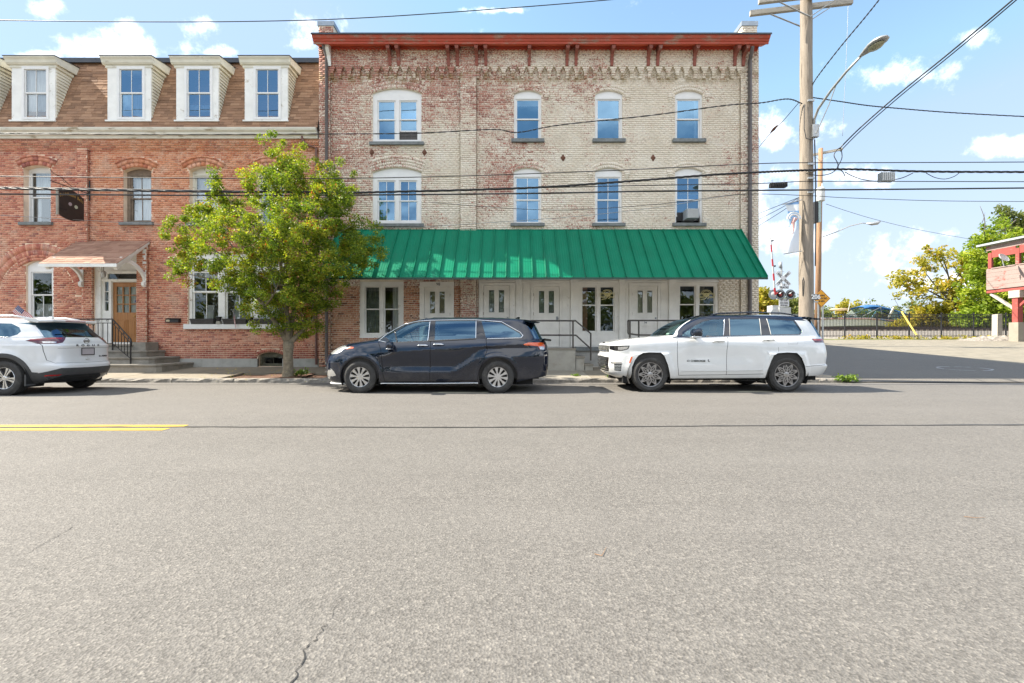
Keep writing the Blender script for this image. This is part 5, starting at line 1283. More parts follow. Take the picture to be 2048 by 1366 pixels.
def street_tree():
    D=13.2; x0=PX(576,D); t=thing('street_tree','bushy green street tree turning yellow at its tips, in a pavement pit','tree',(x0,D,.13))
    m=MB(); base=Vector((x0,D,.08)); fork=P(577,690,D)
    m.tube([base-Vector((0,0,.05)),base+Vector((0,0,.06)),base+Vector((.01,0,.35)),base.lerp(fork,.7)+Vector((-.012,0,0)),fork,fork+Vector((0,0,.10))],[.21,.165,.138,.132,.15,.14],14)
    tr=m.build('trunk',m_bark,t,smooth=True)
    lob=[(558,320,42,50,0),(545,375,58,55,-.3),(598,352,54,62,.5),(668,372,46,52,.7),(660,420,62,50,-.4),(440,372,24,34,.2),(425,432,55,40,.4),(372,470,44,45,-.1),(400,515,62,40,.3),(470,480,80,62,-.9),(560,460,95,75,-1.2),(640,492,85,62,-.8),(708,470,56,42,.0),(722,502,54,32,.2),(690,530,50,30,.3),
         (480,560,62,42,-.4),(560,560,82,60,-.9),(632,570,62,50,-.1),(545,625,60,42,-.2),(600,645,46,36,.2),(625,615,34,30,.5),(520,590,50,40,.5),(575,500,80,60,1.0),(470,430,60,50,.9),(362,545,30,22,0)]
    lobes=[]
    lob=[(a,b,c,d,e-(.25 if b<520 else .0)) for a,b,c,d,e in lob]
    for px,py,rx,ry,dy in lob:
        d=D+dy; lobes.append((tuple(P(px,py,d)),(rx*d/F,max(.4,min(.78,(rx+ry)/2*d/F)),ry*d/F)))
    m=MB(); ends=[]
    for (a,b) in ((fork,P(560,520,D-.3)),(fork+Vector((.03,0,.02)),P(605,560,D+.2)),(fork,P(520,600,D-.2)),(fork,P(625,640,D+.1)),(fork,P(540,570,D+.5))):
        ends.append((limb(m,a,b,.085,.045,.08),b))
    for (px,py,rx,ry,dy) in lob:
        e=P(px,py,D+dy); s=min(ends,key=lambda q:(q[1]-e).length+(.8 if q[1].z>e.z else 0))
        st=s[0][random.choice((4,5,6,7))]; p=limb(m,st,e,.032,.010,.10,6,5)
        for _ in range(4):
            q=p[random.choice((2,3,4,5))]; v=Vector((random.uniform(-1,1)*rx,0,random.uniform(-.2,1)*ry))*D/F; v.y=random.uniform(-.6,.6); limb(m,q,q+v*.9,.012,.004,.12,4,4)
    m.build('branches',m_bark,t,smooth=True)
    leaf_mesh('crown',lobes,125000,.057,.19,m_leaf,t,clumps=900,shell=.6,up=.3,ymax=15.25,aspect=.66)
street_tree()
def plant_tuft(name,label,cat,centre,r,h,n,size,mat,group=None,parent=None):
    t=thing(name,label,cat,centre,group); m=MB()
    for _ in range(9):
        a=random.uniform(0,6.28); e=Vector((math.cos(a)*r*.8,math.sin(a)*r*.5,h*random.uniform(.4,1))); m.tube([Vector(centre),Vector(centre)+e*.5+Vector((0,0,h*.15)),Vector(centre)+e],.004,4)
    m.build('stem',m_weed,t); c=Vector(centre); leaf_mesh('leaves',[(tuple(c+Vector((0,0,h*.5))),(r,r*.6,h*.5))],n,size,r*.28,mat,t,clumps=24,shell=.3,aspect=.6); return t
plant_tuft('weed','leafy green weed sprouting beside the street tree trunk','weed',(-6.15,13.25,.14),.28,.20,170,.07,m_weed)
plant_tuft('weed','clump of bright weeds at the kerb corner behind the white parked car tail','weed',(9.25,12.66,.03),.42,.16,420,.075,m_weed)
plant_tuft('weed','small weed in the pavement joint between the two parked cars','weed',(1.85,13.25,.13),.16,.07,90,.05,m_weed)
plant_tuft('weed','low weed at the kerb under the white vehicle front bumper','weed',(2.75,12.9,.12),.15,.08,70,.05,m_weed)

def far_tree(name,label,cat,D,px0,base_z,lobpx,n,size,cl,mat,bark,trunk_r,clumps,group=None,extra_limbs=(),depth=.8,shell=.6,crown='crown',up=.3):
    x0=PX(px0,D); t=thing(name,label,cat,(x0,D,base_z),group)
    lobes=[(tuple(P(px,py,D+dy)),(rx*D/F,max(rx,ry)*D/F*depth,ry*D/F)) for px,py,rx,ry,dy in lobpx]
    m=MB(); top=Vector((x0,D,base_z)); mean=sum((Vector(l[0]) for l in lobes),Vector())/len(lobes); fork=Vector((x0,D,base_z)).lerp(mean,.55)
    m.tube([(x0,D,base_z-.2),Vector((x0,D,base_z)).lerp(fork,.5),fork],[trunk_r*1.2,trunk_r,trunk_r*.8],9); m.build('trunk',bark,t,smooth=True)
    m=MB()
    for l,_ in lobes: limb(m,fork,l,trunk_r*.45,trunk_r*.1,.12,6,5)
    for a,b,r in extra_limbs: limb(m,a,b,r,r*.35,.10,8,6)
    m.build('branches',bark,t,smooth=True)
    leaf_mesh(crown,lobes,n,size,cl,mat,t,clumps=clumps,shell=shell,up=up); return t
D=50
far_tree('sycamore_tree','open yellowing tree with bare bent limbs beyond the railway fence','tree',D,1952,2.1,
   [(1812,560,30,22,0),(1845,538,28,20,1),(1875,515,32,26,-1),(1925,530,34,28,1),(1960,550,24,34,0),(1830,590,40,16,-1),(1880,575,36,22,2),(1870,618,44,24,-1),(1920,610,40,34,0),(1955,610,26,38,1),(1905,570,26,20,-2),(1850,640,40,14,0)],
   9000,.34,.62,m_leaf_y,m_bark2,.28,250,extra_limbs=[(P(1948,600,D),P(1850,574,D),.16),(P(1905,578,D),P(1835,600,D),.09),(P(1900,585,D),P(1880,505,D),.10),(P(1948,600,D),P(1905,530,D+1),.12)],shell=.55)
D=44
far_tree('ivy_clad_tree','tall bright green tree smothered in ivy beside the red cabin','tree',D,1985,2.0,
   [(1985,470,26,34,0),(1972,520,30,46,0),(2000,540,40,60,1),(1965,585,34,46,0),(2005,610,46,46,-1),(1960,632,40,24,0),(2020,500,30,40,1),(2040,600,40,60,1),(1945,640,30,18,-1)],
   26000,.30,.65,m_leaf_g,m_bark2,.35,420,extra_limbs=[(P(1968,470,D),P(1960,412,D),.05),(P(1964,445,D),P(1970,425,D),.03),(P(1995,470,D),P(2032,440,D),.12)],shell=.75)
D=58
far_tree('tall_tree','airy dark green tree crown rising behind the red cabin roof','tree',D,2030,2.2,
   [(2010,425,22,14,0),(2040,440,30,22,0),(2020,455,26,14,0),(2060,470,40,30,1),(2000,440,12,14,0)],5200,.34,.7,m_leaf_d,m_bark2,.3,120,shell=.5)
for (lab,D,px,lo,n,mt) in (('round green tree glimpsed left of the crossing signal post',62,1525,[(1520,600,26,22,0),(1540,618,30,24,1),(1516,632,26,20,0)],5200,m_leaf_y),
                    ('darker green tree glimpsed right of the crossing signal post',66,1588,[(1580,610,20,18,0),(1592,626,24,20,0),(1570,632,24,16,1)],4200,m_leaf_d),
                    ('small feathery tree above the boat bow',95,1697,[(1690,612,16,12,0),(1710,618,14,12,1),(1700,630,26,14,0)],2600,m_leaf_y)):
    far_tree('background_tree',lab,'tree',D,px,ground_z(0,D),lo,n,.42 if D<80 else .5,.9,mt,m_bark2,.22,90)
sh=[(1800,655,26,16,0),(1845,650,34,18,0),(1890,652,34,18,1),(1935,652,34,16,0),(1985,652,36,18,0),(2040,652,36,20,0)]
for k,(px,py,rx,ry,dy) in enumerate(sh):
    D=48.9+.5*(k%2); t=thing('bank_shrub',['low yellow shrub at the boat stern','yellow-green shrub right of the boat','yellow shrub behind the middle of the railway fence','leafy shrub left of the ivy tree foot','leafy shrub at the foot of the ivy tree','green shrub behind the red cabin post'][k],'shrub',(PX(px,D),D,2.07),'shrubs along the railway bank')
    m=MB()
    for _ in range(7): a=random.uniform(-1,1); m.tube([(PX(px,D),D,2.05),(PX(px,D)+a*1.2,D+random.uniform(-.4,.4),3.0)],.02,4)
    m.build('stem',m_bark2,t); leaf_mesh('leaves',[(tuple(P(px,py,D)),(rx*D/F,.9,ry*D/F))],2400,.22,.38,m_leaf_g if k in (3,5) else m_leaf_y,t,clumps=70,shell=.5)
# far wood across the river, one mass; and a wood on the near side of the street behind the viewer, seen only in panes and paint
def wood(name,x0,x1,y0,y1,z0,hmin,hmax,n,size,mat,step,clr):
    lobes=[]; x=x0
    while x<x1:
        h=random.uniform(hmin,hmax); lobes.append(((x,random.uniform(y0,y1),z0+h*.55),(step*.8,step*.8,h*.5))); x+=step*random.uniform(.5,.9)
    o=leaf_mesh(name,lobes,n,size,clr,mat,None,clumps=len(lobes)*14,shell=.6); o['kind']='stuff'; return o
wood('far_wood',60,420,215,260,2,14,20,42000,1.6,m_leaf_d,9,2.6)
wood('far_wood',70,380,150,178,1,8.5,12.5,26000,1.2,m_leaf_d,6,2.0)
wood('roadside_wood',-70,-22,-24,-17,0,7,10,20000,.5,m_leaf_d,4.5,1.3)
wood('roadside_wood',-22,60,-26,-19,0,6,8.5,42000,.5,m_leaf_d,4.5,1.3)
t=thing('garden_tree','tall green tree across the street, mirrored in the second floor window pair','tree',(-12.2,-15,0)); m=MB(); m.tube([(-12.2,-15,-.1),(-12.2,-15,5)],[.3,.2],8); m.build('trunk',m_bark2,t)
leaf_mesh('crown',[((-12.4,-15,9),(3.0,2.6,4.2)),((-10.6,-15,8),(2.4,2.2,2.8)),((-14,-15.5,8),(2.4,2.2,2.8))],14000,.28,.7,m_leaf,t,clumps=170)

# =================================================================== poles, lamp, wires
pp=thing('utility_pole','thick weathered wooden utility pole at the street corner carrying a street lamp','utility pole',(8.47,13.1,.12))
m=MB(); pts=[];rs=[]
for i in range(25):
    z=-.1+12.6*i/24; pts.append((8.47+.004*math.sin(i*1.7)-.012*z/12*0,13.1,z)); rs.append(.197-.0042*z+.003*math.sin(i*2.3))
m.tube(pts,rs,20); m.build('shaft',m_pole,pp,smooth=True)
for sgn in (-1,1):
    m=MB(); c=Vector((8.45,13.1+sgn*.24,10.93)); dx=Vector((-1.35,.24,0)); m.beam(c+dx,c-dx,.10,.14); m.build('crossarm',m_arm_wood,pp)
    m=MB(); m.beam(c+dx*.62-Vector((0,0,.06)),Vector((8.45,13.1+sgn*.2,10.35)),.05,.012); m.beam(c-dx*.62-Vector((0,0,.06)),Vector((8.45,13.1+sgn*.2,10.35)),.05,.012); m.build('brace',m_galv,pp)
m=MB(); A=[(8.62,13.0,7.15),(8.60,12.95,7.45),(8.58,12.75,7.66),(8.54,12.2,7.86),(8.52,11.6,8.02),(8.5,11.1,8.09)]; m.tube(A,[.035,.035,.034,.032,.03,.028],8); m.build('lamp_arm',m_galv,pp,smooth=True)
m=MB(); m.tube([(8.62,12.98,6.95),(8.57,12.3,7.55),(8.545,12.0,7.90)],.012,5); m.build('lamp_stay',m_galv,pp)
m=MB(); m.box(8.52,8.70,12.88,12.98,6.95,7.30); m.build('arm_bracket',m_galv,pp)
m=MB(); hd=[]; n=14
prof=[(0,.035,.03),(.10,.06,.05),(.25,.11,.075),(.45,.165,.085),(.62,.17,.075),(.74,.12,.05),(.80,.03,.02)]
vs=[];
for s,w,h in prof:
    for j in range(n):
        a=2*math.pi*j/n; z=math.sin(a); vs.append((8.5+w*math.cos(a),11.12-s,8.10-.02*s+(h*z if z>0 else h*.6*z)))
m.add(vs,[(i*n+j,i*n+(j+1)%n,(i+1)*n+(j+1)%n,(i+1)*n+j) for i in range(len(prof)-1) for j in range(n)]+[tuple(range(n))[::-1],tuple((len(prof)-1)*n+j for j in range(n))]); m.build('lamp_head',m_galv,pp,smooth=True)
m=MB(); vs=[]; 
for r,dz in ((1,0),(.8,-.035),(.0,-.05)):
    for j in range(12): a=2*math.pi*j/12; vs.append((8.5+.13*r*math.cos(a),10.62+.20*r*math.sin(a),8.035+dz))
m.add(vs,[(i*12+j,i*12+(j+1)%12,(i+1)*12+(j+1)%12,(i+1)*12+j) for i in range(2) for j in range(12)]); m.build('lamp_lens',simple('dusty_lens',(.30,.30,.20),.25,var=.3,scale=12),pp,smooth=True)
pf=13.1-.205
m=MB(); m.box(8.53,8.70,pf+.01,pf+.02,PZ(600,pf),PZ(588,pf)); npl=m.build('number_plate',simple('dark_number_plate',(.10,.10,.10),.5),pp)
text('206',.17,(8.615,pf-.0,PZ(594,pf)),m_sign_white,npl,bold=.006)
m=MB(); m.box(8.56,8.69,pf+.012,pf+.024,PZ(605,pf),PZ(602,pf)); m.build('tag',m_galv,pp)
m=MB(); m.tube([(8.33,13.0,3.0),(8.29,12.98,2.9),(8.31,13.0,2.45)],.012,5); m.tube([(8.62,12.96,6.9),(8.66,12.97,5.6),(8.68,13.0,4.4),(8.66,12.99,3.3)],.016,5); m.tube([(8.33,12.95,7.9),(8.30,12.93,7.2),(8.34,12.9,6.9),(8.5,12.88,6.85),(8.62,12.9,6.95)],.012,5); m.build('pole_cable',m_cable,pp)
for z in (5.75,5.95,6.15,7.95,5.35): 
    m=MB(); m.box(8.38,8.56,pf-.03,pf+.02,z,z+.05); m.build('clamp',m_galv,pp)
p2=thing('utility_pole','slim reddish utility pole by the railway crossing with a transformer can','utility pole',(PX(1634,27),27,.9))
m=MB(); b=P(1634,690,27); tp=P(1641.5,297,27); m.tube([b-Vector((0,0,.3)),b.lerp(tp,.5),tp],[.165,.14,.115],12); m.build('shaft',m_pole2,p2,smooth=True)
m=MB(); m.beam(P(1610,313,27.3),P(1685,298,26.7),.11,.13); m.build('crossarm',m_arm_wood,p2)
m=MB(); m.beam(P(1628,311,27),P(1640,322,26.9),.04,.012); m.beam(P(1657,307,26.8),P(1642,322,26.9),.04,.012); m.build('brace',m_galv,p2)
m=MB(); c=P(1641,388,26.6); m.lathe([(0,-.42),(.22,-.42),(.23,-.38),(.23,.3),(.16,.38),(0,.42)],c,'z',14); m.tube([c+Vector((.08,0,.4)),c+Vector((.1,0,.62))],.03,6); m.build('transformer_can',m_ltgrey,p2,smooth=True,angle=40)
m=MB(); c=P(1631.5,425,26.7); m.box(c.x-.15,c.x+.02,c.y-.2,c.y+.2,c.z-.62,c.z+.6); m.build('equipment_box',m_black,p2)
m=MB(); m.box(c.x+.022,c.x+.17,c.y-.22,c.y+.1,c.z-.60,c.z+.60); m.build('cable_guard',simple('pale_green_grey',(.33,.42,.41),.5),p2)
m=MB(); m.tube([P(1645,474,26.9),P(1670,465,26.5),P(1700,452,26),P(1725,446,25.6),P(1735,447,25.5)],.03,6); m.build('lamp_arm',m_galv,p2)
m=MB(); a=P(1733,447,25.5); m.tube([a,a+Vector((.2,-.1,-.05)),a+Vector((.45,-.2,-.02)),a+Vector((.62,-.25,.08))],[.03,.09,.10,.02],8); m.build('lamp_head',m_galv,p2,smooth=True)

def wire(label,pts,r,mat=None,group='overhead lines along the street',bundle=1):
    """pts: (x px, y px, distance)"""
    Q=[P(*p) for p in pts]; fine=[]
    for i in range(len(Q)-1):
        p0=Q[max(0,i-1)];p1=Q[i];p2_=Q[i+1];p3=Q[min(len(Q)-1,i+2)]
        for k in range(6):
            t=k/6; fine.append(.5*((2*p1)+(p2_-p0)*t+(2*p0-5*p1+4*p2_-p3)*t*t+(3*p1-p0-3*p2_+p3)*t**3))
    fine.append(Q[-1]); t=thing('overhead_cable',label,'cable',tuple(Q[0]),group)
    if bundle==1:
        m=MB(); m.tube(fine,r,6); m.build('strand',mat or m_cable,t,smooth=True)
    else:
        S_=[]
        for i in range(len(fine)-1):
            for k in range(4): S_.append(fine[i].lerp(fine[i+1],k/4))
        for b in range(bundle):
            q=[p+Vector((0,math.cos(i*.9+b*2*math.pi/bundle),math.sin(i*.9+b*2*math.pi/bundle)))*r*1.15 for i,p in enumerate(S_)]
            m=MB(); m.tube(q,r,5); m.build('strand',mat or m_cable,t,smooth=True)
    return t
wire('topmost thin cable crossing the sky above both roofs',[(-160,37,13),(0,40.5,13),(250,43.5,13),(480,43,13),(700,37,13),(950,21,13),(1225,-1,13),(1500,-30,13)],.013)
wire('twisted service cable crossing the upper windows to the lamp pole',[(-160,262,14.6),(0,266,14.6),(300,269,14.6),(632,268,14.6),(830,266.5,14.5),(985,259,14.4),(1035,265,14.4),(1120,250,14.2),(1300,231,13.8),(1450,211,13.5),(1520,206,13.3),(1575,198,13.1),(1605,208,13.0)],.010,bundle=2)
wire('thin cable just above the second floor window heads',[(-160,350,12.9),(0,352.5,12.9),(300,355.5,12.9),(640,357,12.9),(900,352.5,12.9),(1200,342,12.9),(1500,328,12.9),(1600,325.5,12.9),(1700,325.5,12.9),(2048,324,12.9),(2250,322,12.9)],.013)
wire('thick bundled cable across the second floor windows',[(-160,373,12.86),(0,377,12.86),(300,382,12.86),(640,385.5,12.86),(760,384,12.86),(1050,376,12.86),(1250,363,12.86),(1420,350,12.86),(1530,344,12.86),(1600,341,12.86),(1700,338.5,12.86),(1850,343,12.86),(2048,344,12.86),(2250,344,12.86)],.016,bundle=3)
wire('thick smooth cable lowest of the main group over the awning',[(-160,386,12.84),(0,388,12.84),(350,390.5,12.84),(700,390,12.84),(1050,387,12.84),(1300,382.5,12.84),(1600,380,12.84),(1800,378.5,12.84),(2048,376,12.84),(2250,374,12.84)],.022)
wire('medium cable between the thick bundle and the lowest cable',[(-160,371,12.9),(0,374,12.9),(350,380,12.9),(640,383,12.9),(760,384,12.9),(1100,375,12.9),(1330,370,12.9),(1490,368,12.9),(1600,363,12.9),(1640,362.5,12.9),(1900,363,12.9),(2250,364,12.9)],.012)
wire('pale thin wire sagging low across the red wall and above the awning',[(-160,424,14.9),(0,430.5,14.9),(230,444,14.9),(480,454,14.8),(780,456,14.7),(950,447,14.5),(1150,433,14.2),(1320,414,13.8),(1475,389.5,13.3),(1610,391,13.0)],.008,m_cable_lt)
wire('thin wire parallel below the lowest thick cable on the right',[(850,404,14.2),(1100,420,14.0),(1320,408,13.8),(1475,389,13.2),(1612,391,12.9),(1680,395,12.9),(1800,399.5,12.9),(1900,402,12.9),(2048,403,12.9),(2250,404,12.9)],.008)
wire('twisted service cable leaving the lamp pole to the right',[(1625,195,13),(1680,203,13),(1735,211,13),(1800,217,13),(1900,225,13),(2048,233,13),(2250,242,13)],.008,bundle=3)
wire('heavy double cable swooping over the street to the upper right',[(1678,298,13.2),(1720,256,12.8),(1800,186,11.8),(1900,105,10.7),(2025,0,9.4),(2140,-100,8.6)],.018)
wire('second strand beside the heavy double cable',[(1680,303,13.2),(1723,260,12.8),(1803,190,11.8),(1903,109,10.7),(2028,4,9.4),(2143,-96,8.6)],.013)
wire('black cable rising from the lamp pole over the street',[(1624,172,13),(1636,152,12.8),(1680,95,12.0),(1730,35,11.2),(1770,-15,10.6)],.011,bundle=2)
wire('hair thin vertical wire between the two poles',[(1697,-10,13.5),(1694,80,13.5),(1690,170,13.5),(1685,272,13.5)],.005,m_cable_lt)
wire('guy wire with a strain insulator right of the tall building',[(1597,206,13.1),(1565,243,14.5),(1540,268,15.6),(1508,306,17.2)],.010)
for k,(y1,y2,D2) in enumerate(((398,434,21),(398,448,22),(400,462,23),(452,476,24))):
    wire(['upper','second','third','lowest'][k]+' of the slanting wires behind the banner toward the building',[(1600,y1-4,13.2),(1560,(y1+y2)/2-6,16),(1500,y2,D2)],.011,group='wires slanting behind the tall building')
wire('long thin cable from the slim pole down to the ivy tree',[(1652,408,27),(1700,424,28),(1755,440,30),(1840,460,33),(1945,479,38)],.014)
wire('jumble of jumper loops between the two poles',[(1612,347,12.9),(1640,351,12.9),(1665,345,13),(1676,330,13.1),(1668,310,13.2),(1680,296,13.2),(1684,315,13.2),(1676,335,13.1),(1685,343,13.1),(1690,352,13)],.012)
wire('slack loop hanging below the equipment case',[(1690,344,13),(1705,352,13),(1730,360,13),(1760,362,13),(1800,357,13),(1826,346,13)],.012)
wire('slack loop under the cable near the right edge',[(1852,346,12.9),(1870,355,12.9),(1890,358,12.9),(1908,353,12.9),(1918,346,12.9)],.010)
for k,(x,y,w,h,lab) in enumerate(((1772,355,26,17,'grey finned equipment case hanging on the cables right of the poles'),(1556,371,31,8,'dark ribbed splice case on the cable left of the lamp pole'))):
    t=thing('splice_case',lab,'cable box',tuple(P(x,y,12.85))); a,b=P(x-w/2,y+h/2,12.85),P(x+w/2,y-h/2,12.85)
    m=MB(); m.box(a.x,b.x,12.76,12.92,a.z,b.z); m.build('case',m_grey if k==0 else m_black,t)
    for i in range(7): xx=a.x+(b.x-a.x)*(i+.5)/7; m=MB(); m.box(xx-.008,xx+.008,12.735,12.762,a.z+.01,b.z-.01); m.build('fin',m_ltgrey if k==0 else m_black,t)
    m=MB(); m.tube([(a.x+.05,12.85,b.z),(a.x+.05,12.85,b.z+.10)],.01,4); m.tube([(b.x-.05,12.85,b.z),(b.x-.05,12.85,b.z+.10)],.01,4); m.build('hanger',m_galv,t)
m=MB(); c=P(1548,258,15.2); m.tube([c+Vector((-.06,.1,-.08)),c,c+Vector((.06,-.1,.08))],[.02,.05,.02],8); tag(m.build('strain_insulator',m_rust,None),'brown strain insulator on the guy wire beside the tall building','insulator')
# banner
bn=thing('street_banner','curling blue and white street banner hung on the lamp pole','banner',tuple(P(1582,455,13)))
def bmat():
    n=NT('banner_print'); x,y,z=n.sep(); 
    c=n.ramp(n.mr(z,PZ(506,13),PZ(402,13),0,1,False),[(0,(.72,.74,.77)),(.42,(.62,.69,.78)),(.62,(.30,.50,.72)),(.80,(.20,.42,.70)),(.83,(.70,.74,.78)),(.93,(.66,.72,.78)),(.95,(.16,.32,.60)),(1,(.16,.32,.60))]); n.set('Base Color',c).set('Roughness',.7); return n.mat
vs=[]; nx,ny=8,24
for j in range(ny+1):
    v=j/ny; 
    xl=1567+ (3+13*math.sin(min(1,v*1.35)*math.pi)) ; xr_=1598
    for i in range(nx+1):
        u=i/nx; px=xl+(xr_-xl)*u; vs.append(tuple(P(px,408-7*u+(99+2*u)*v,13.0)+Vector((0,.10*math.sin(v*4+u*2.5)*(1-u),0))))
m=MB(); m.add(vs,[(j*(nx+1)+i,j*(nx+1)+i+1,(j+1)*(nx+1)+i+1,(j+1)*(nx+1)+i) for j in range(ny) for i in range(nx)]); m.build('cloth',bmat(),bn,smooth=True)
m=MB(); m.tube([P(1565,409,13),P(1604,399.5,13)],.014,6); m.build('arm',m_galv,bn); m=MB(); m.tube([P(1567,508,13),P(1604,502,13)],.014,6); m.build('arm',m_galv,bn)
m=MB(); c=P(1588,438,12.86); m.tube([c+Vector((.13*math.cos(a/8*math.pi),0,.13*math.sin(a/8*math.pi))) for a in range(9)],.03,5); m.tube([c+Vector((.19*math.cos(a/8*math.pi),0,.19*math.sin(a/8*math.pi))) for a in range(9)],.018,5); m.build('printed_arc',m_sign_white,bn)
m=MB(); m.tube([P(1590,437,12.86),P(1586,445,12.86),P(1587,456,12.86),P(1585,468,12.86)],[.07,.055,.03,.012],6); m.build('printed_figure',simple('pink_print',(.55,.33,.32),.7,var=.2),bn)
# =================================================================== railway crossing
sg=thing('crossing_signal','railway crossing signal with crossbuck, red lamps and raised striped gate arm','railway signal',(PX(1565,29),29,1.0)); D=29
m=MB(); m.tube([(PX(1563,D),D,.9),(PX(1563,D),D,PZ(533,D))],.06,10); m.build('mast',m_galv,sg); m=MB(); m.tube([(PX(1561,D),D,PZ(536,D)),(PX(1561,D),D,PZ(524,D))],.10,10); m.build('bell',m_grey,sg,smooth=True)
c=P(1566.5,557,D-.1)
for k,(ang,word) in enumerate(((-45,'RAILROAD'),(45,'CROSSING'))):
    R_=Matrix.Translation(c+Vector((0,-.02*k,0)))@Matrix.Rotation(math.radians(-ang),4,'Y'); m=MB(); m.box(-.60,.60,-.01,.01,-.115,.115,mat=R_); bl=m.build('crossbuck_blade',m_sign_white,sg)
    d=Vector((math.cos(math.radians(ang)),0,math.sin(math.radians(ang))))
    for s,wd in ((-.32,word[:4]),(.32,word[4:])): text(wd,.19,c+d*s+Vector((0,-.02*k-.014,0)),m_letter,bl,rot=(90,-ang,0),sx=.78,bold=.006)
m=MB(); m.box(PX(1561,D),PX(1572,D),D-.12,D-.10,PZ(572.5,D),PZ(567.5,D)); q=m.build('track_sign',m_sign_white,sg); text('2',.17,(PX(1566.5,D),D-.123,PZ(570,D)),m_letter,q,bold=.008)
m=MB(); m.box(PX(1556,D),PX(1575.5,D),D-.12,D-.10,PZ(578,D),PZ(573,D)); q=m.build('track_sign',m_sign_white,sg); text('TRACKS',.155,(PX(1565.7,D),D-.123,PZ(575.4,D)),m_letter,q,bold=.006)
for (px,face) in ((1557.5,-1),(1577.5,-1),(1544,1)):
    cx,cz=PX(px,D),PZ(589.5,D); g=1 if face>0 else 0
    q=MB(); q.lathe([(0,.02),(.30,.02),(.315,0),(.315,-.012),(.12,-.012)],(cx,D-.16,cz),'y',22); bk=q.build('lamp_backing',m_black if not g else m_grey,sg,smooth=True,angle=40)
    if not g:
        q=MB(); q.lathe([(.115,-.02),(.10,-.05),(.06,-.07),(0,-.078)],(cx,D-.16,cz),'y',18); q.build('red_lens',m_redlens,bk,smooth=True)
        q=MB(); q.lathe([(.13,-.01),(.15,-.30)],(cx,D-.16,cz),'y',12,ang=(.15,math.pi-.15)); q.lathe([(.20,-.008),(.29,-.02)],(cx,D-.16,cz),'y',18); q.build('hood',m_grey,bk,smooth=True)
    else:
        q=MB(); q.lathe([(0,-.05),(.16,-.04),(.19,-.01)],(cx,D-.16,cz),'y',14); q.build('lamp_housing',m_ltgrey,bk,smooth=True)
m=MB(); m.beam((PX(1540,D),D-.1,PZ(590,D)),(PX(1580,D),D-.1,PZ(590,D)),.05,.05); m.build('cross_bar',m_galv,sg)
m=MB(); m.box(PX(1556,D),PX(1576,D),D-.12,D-.10,PZ(613.5,D),PZ(597.5,D)); q=m.build('stop_sign_board',m_sign_white,sg)
for i,w in enumerate(('STOP','ON RED','SIGNAL')): text(w,(.19,.14,.14)[i],(PX(1566,D),D-.123,PZ((601,606.5,611)[i],D)),m_letter,q,bold=.004)
m=MB(); a,b=P(1543,632,D),P(1578,615,D); m.box(a.x,a.x+.5,D-.1,D+.5,PZ(624,D),PZ(611,D)); m.box(a.x+.38,b.x,D-.2,D+.4,.95,PZ(615,D)); m.build('mechanism_case',m_ltgrey,sg)
m=MB(); m.lathe([(0,-.1),(.33,-.1),(.33,.1),(0,.1)],(PX(1550,D),D-.05,PZ(627,D)),'y',16); m.build('counterweight',m_ltgrey,sg)
m=MB(); a,b=P(1550.5,590,D-.2),P(1541,475,D-.2)
for k in range(8):
    p,q=a.lerp(b,k/8),a.lerp(b,(k+1)/8); w=.10-.035*k/8; m.beam(p,q,w,.05,m=k%2)
m.build('gate_arm',[m_redband,m_ltgrey],sg)
for k,t in enumerate((.03,.50,.94)):
    p=a.lerp(b,t); m=MB(); m.tube([p+Vector((.05,0,0)),p+Vector((.17,0,.02))],.05,8); m.build('arm_lamp',m_black if k else m_redband,sg)
m=MB(); m.beam(P(1546,544,D),P(1568,543,D),.03,.03); m.build('arm_stay',m_galv,sg)
# warning sign
ys=thing('warning_sign','orange-yellow diamond warning sign about fast trains on two posts','sign',(PX(1643,26.3),26.3,.8)); D=26.3; c=P(1643,597,D)
m=MB(); hd_=.51; m.prism([(c.x-hd_,c.z),(c.x,c.z-hd_),(c.x+hd_,c.z),(c.x,c.z+hd_)],'y',D-.012,D+.0); fc=m.build('face',m_sign_yellow,ys)
m=MB(); o=[(c.x-.485,c.z),(c.x,c.z-.485),(c.x+.485,c.z),(c.x,c.z+.485)]; i_=[(c.x-.462,c.z),(c.x,c.z-.462),(c.x+.462,c.z),(c.x,c.z+.462)]; m.plate(o,[i_],D-.015,D-.0125); m.build('border',m_letter,fc)
for s,z,t in (('TRAINS',.165,.145),('MAY EXCEED',.0,.145),('80 MPH',-.165,.145)): text(s,t,(c.x,D-.0145,c.z+z),m_letter,fc,sx=.74,bold=.005)
for px in (1637.5,1646.5): m=MB(); m.box(PX(px,D)-.035,PX(px,D)+.035,D+.01,D+.06,.75,PZ(608 if px>1640 else 600,D)); m.build('post',m_galv,ys)
# =================================================================== railway
for y in (40.1,41.55,45.0,46.45):
    t=thing('rail','rusty steel rail, %s of the two tracks behind the fence'%{40.1:'nearest',41.55:'second',45.0:'third',46.45:'farthest'}[y],'rail',(30,y,2.3),'railway rails')
    m=MB(); z=2.36 if y<43 else 2.62; m.prism([(y-.07,z-.18),(y+.07,z-.18),(y+.012,z-.15),(y+.012,z-.04),(y+.037,z-.03),(y+.037,z),(y-.037,z),(y-.037,z-.03),(y-.012,z-.04),(y-.012,z-.15)],'x',-50,120); m.build('rail_section',m_rust_rail,t)
for y0,y1,z in ((39.5,42.3,2.17),(44.3,47.2,2.43)):
    m=MB(); x=18.0
    while x<62: m.box(x,x+.23,y0,y1,z-.19,z+.012+random.uniform(-.01,.01)); x+=.52
    o=m.build('railway_sleepers',m_tie); o['kind']='stuff'
m=MB(); m.prism([(43.6,2.0),(44.2,2.42),(47.4,2.42),(48.2,2.05)],'x',-50,120); tag(m.build('track_ballast',m_ballast_d),kind='structure')
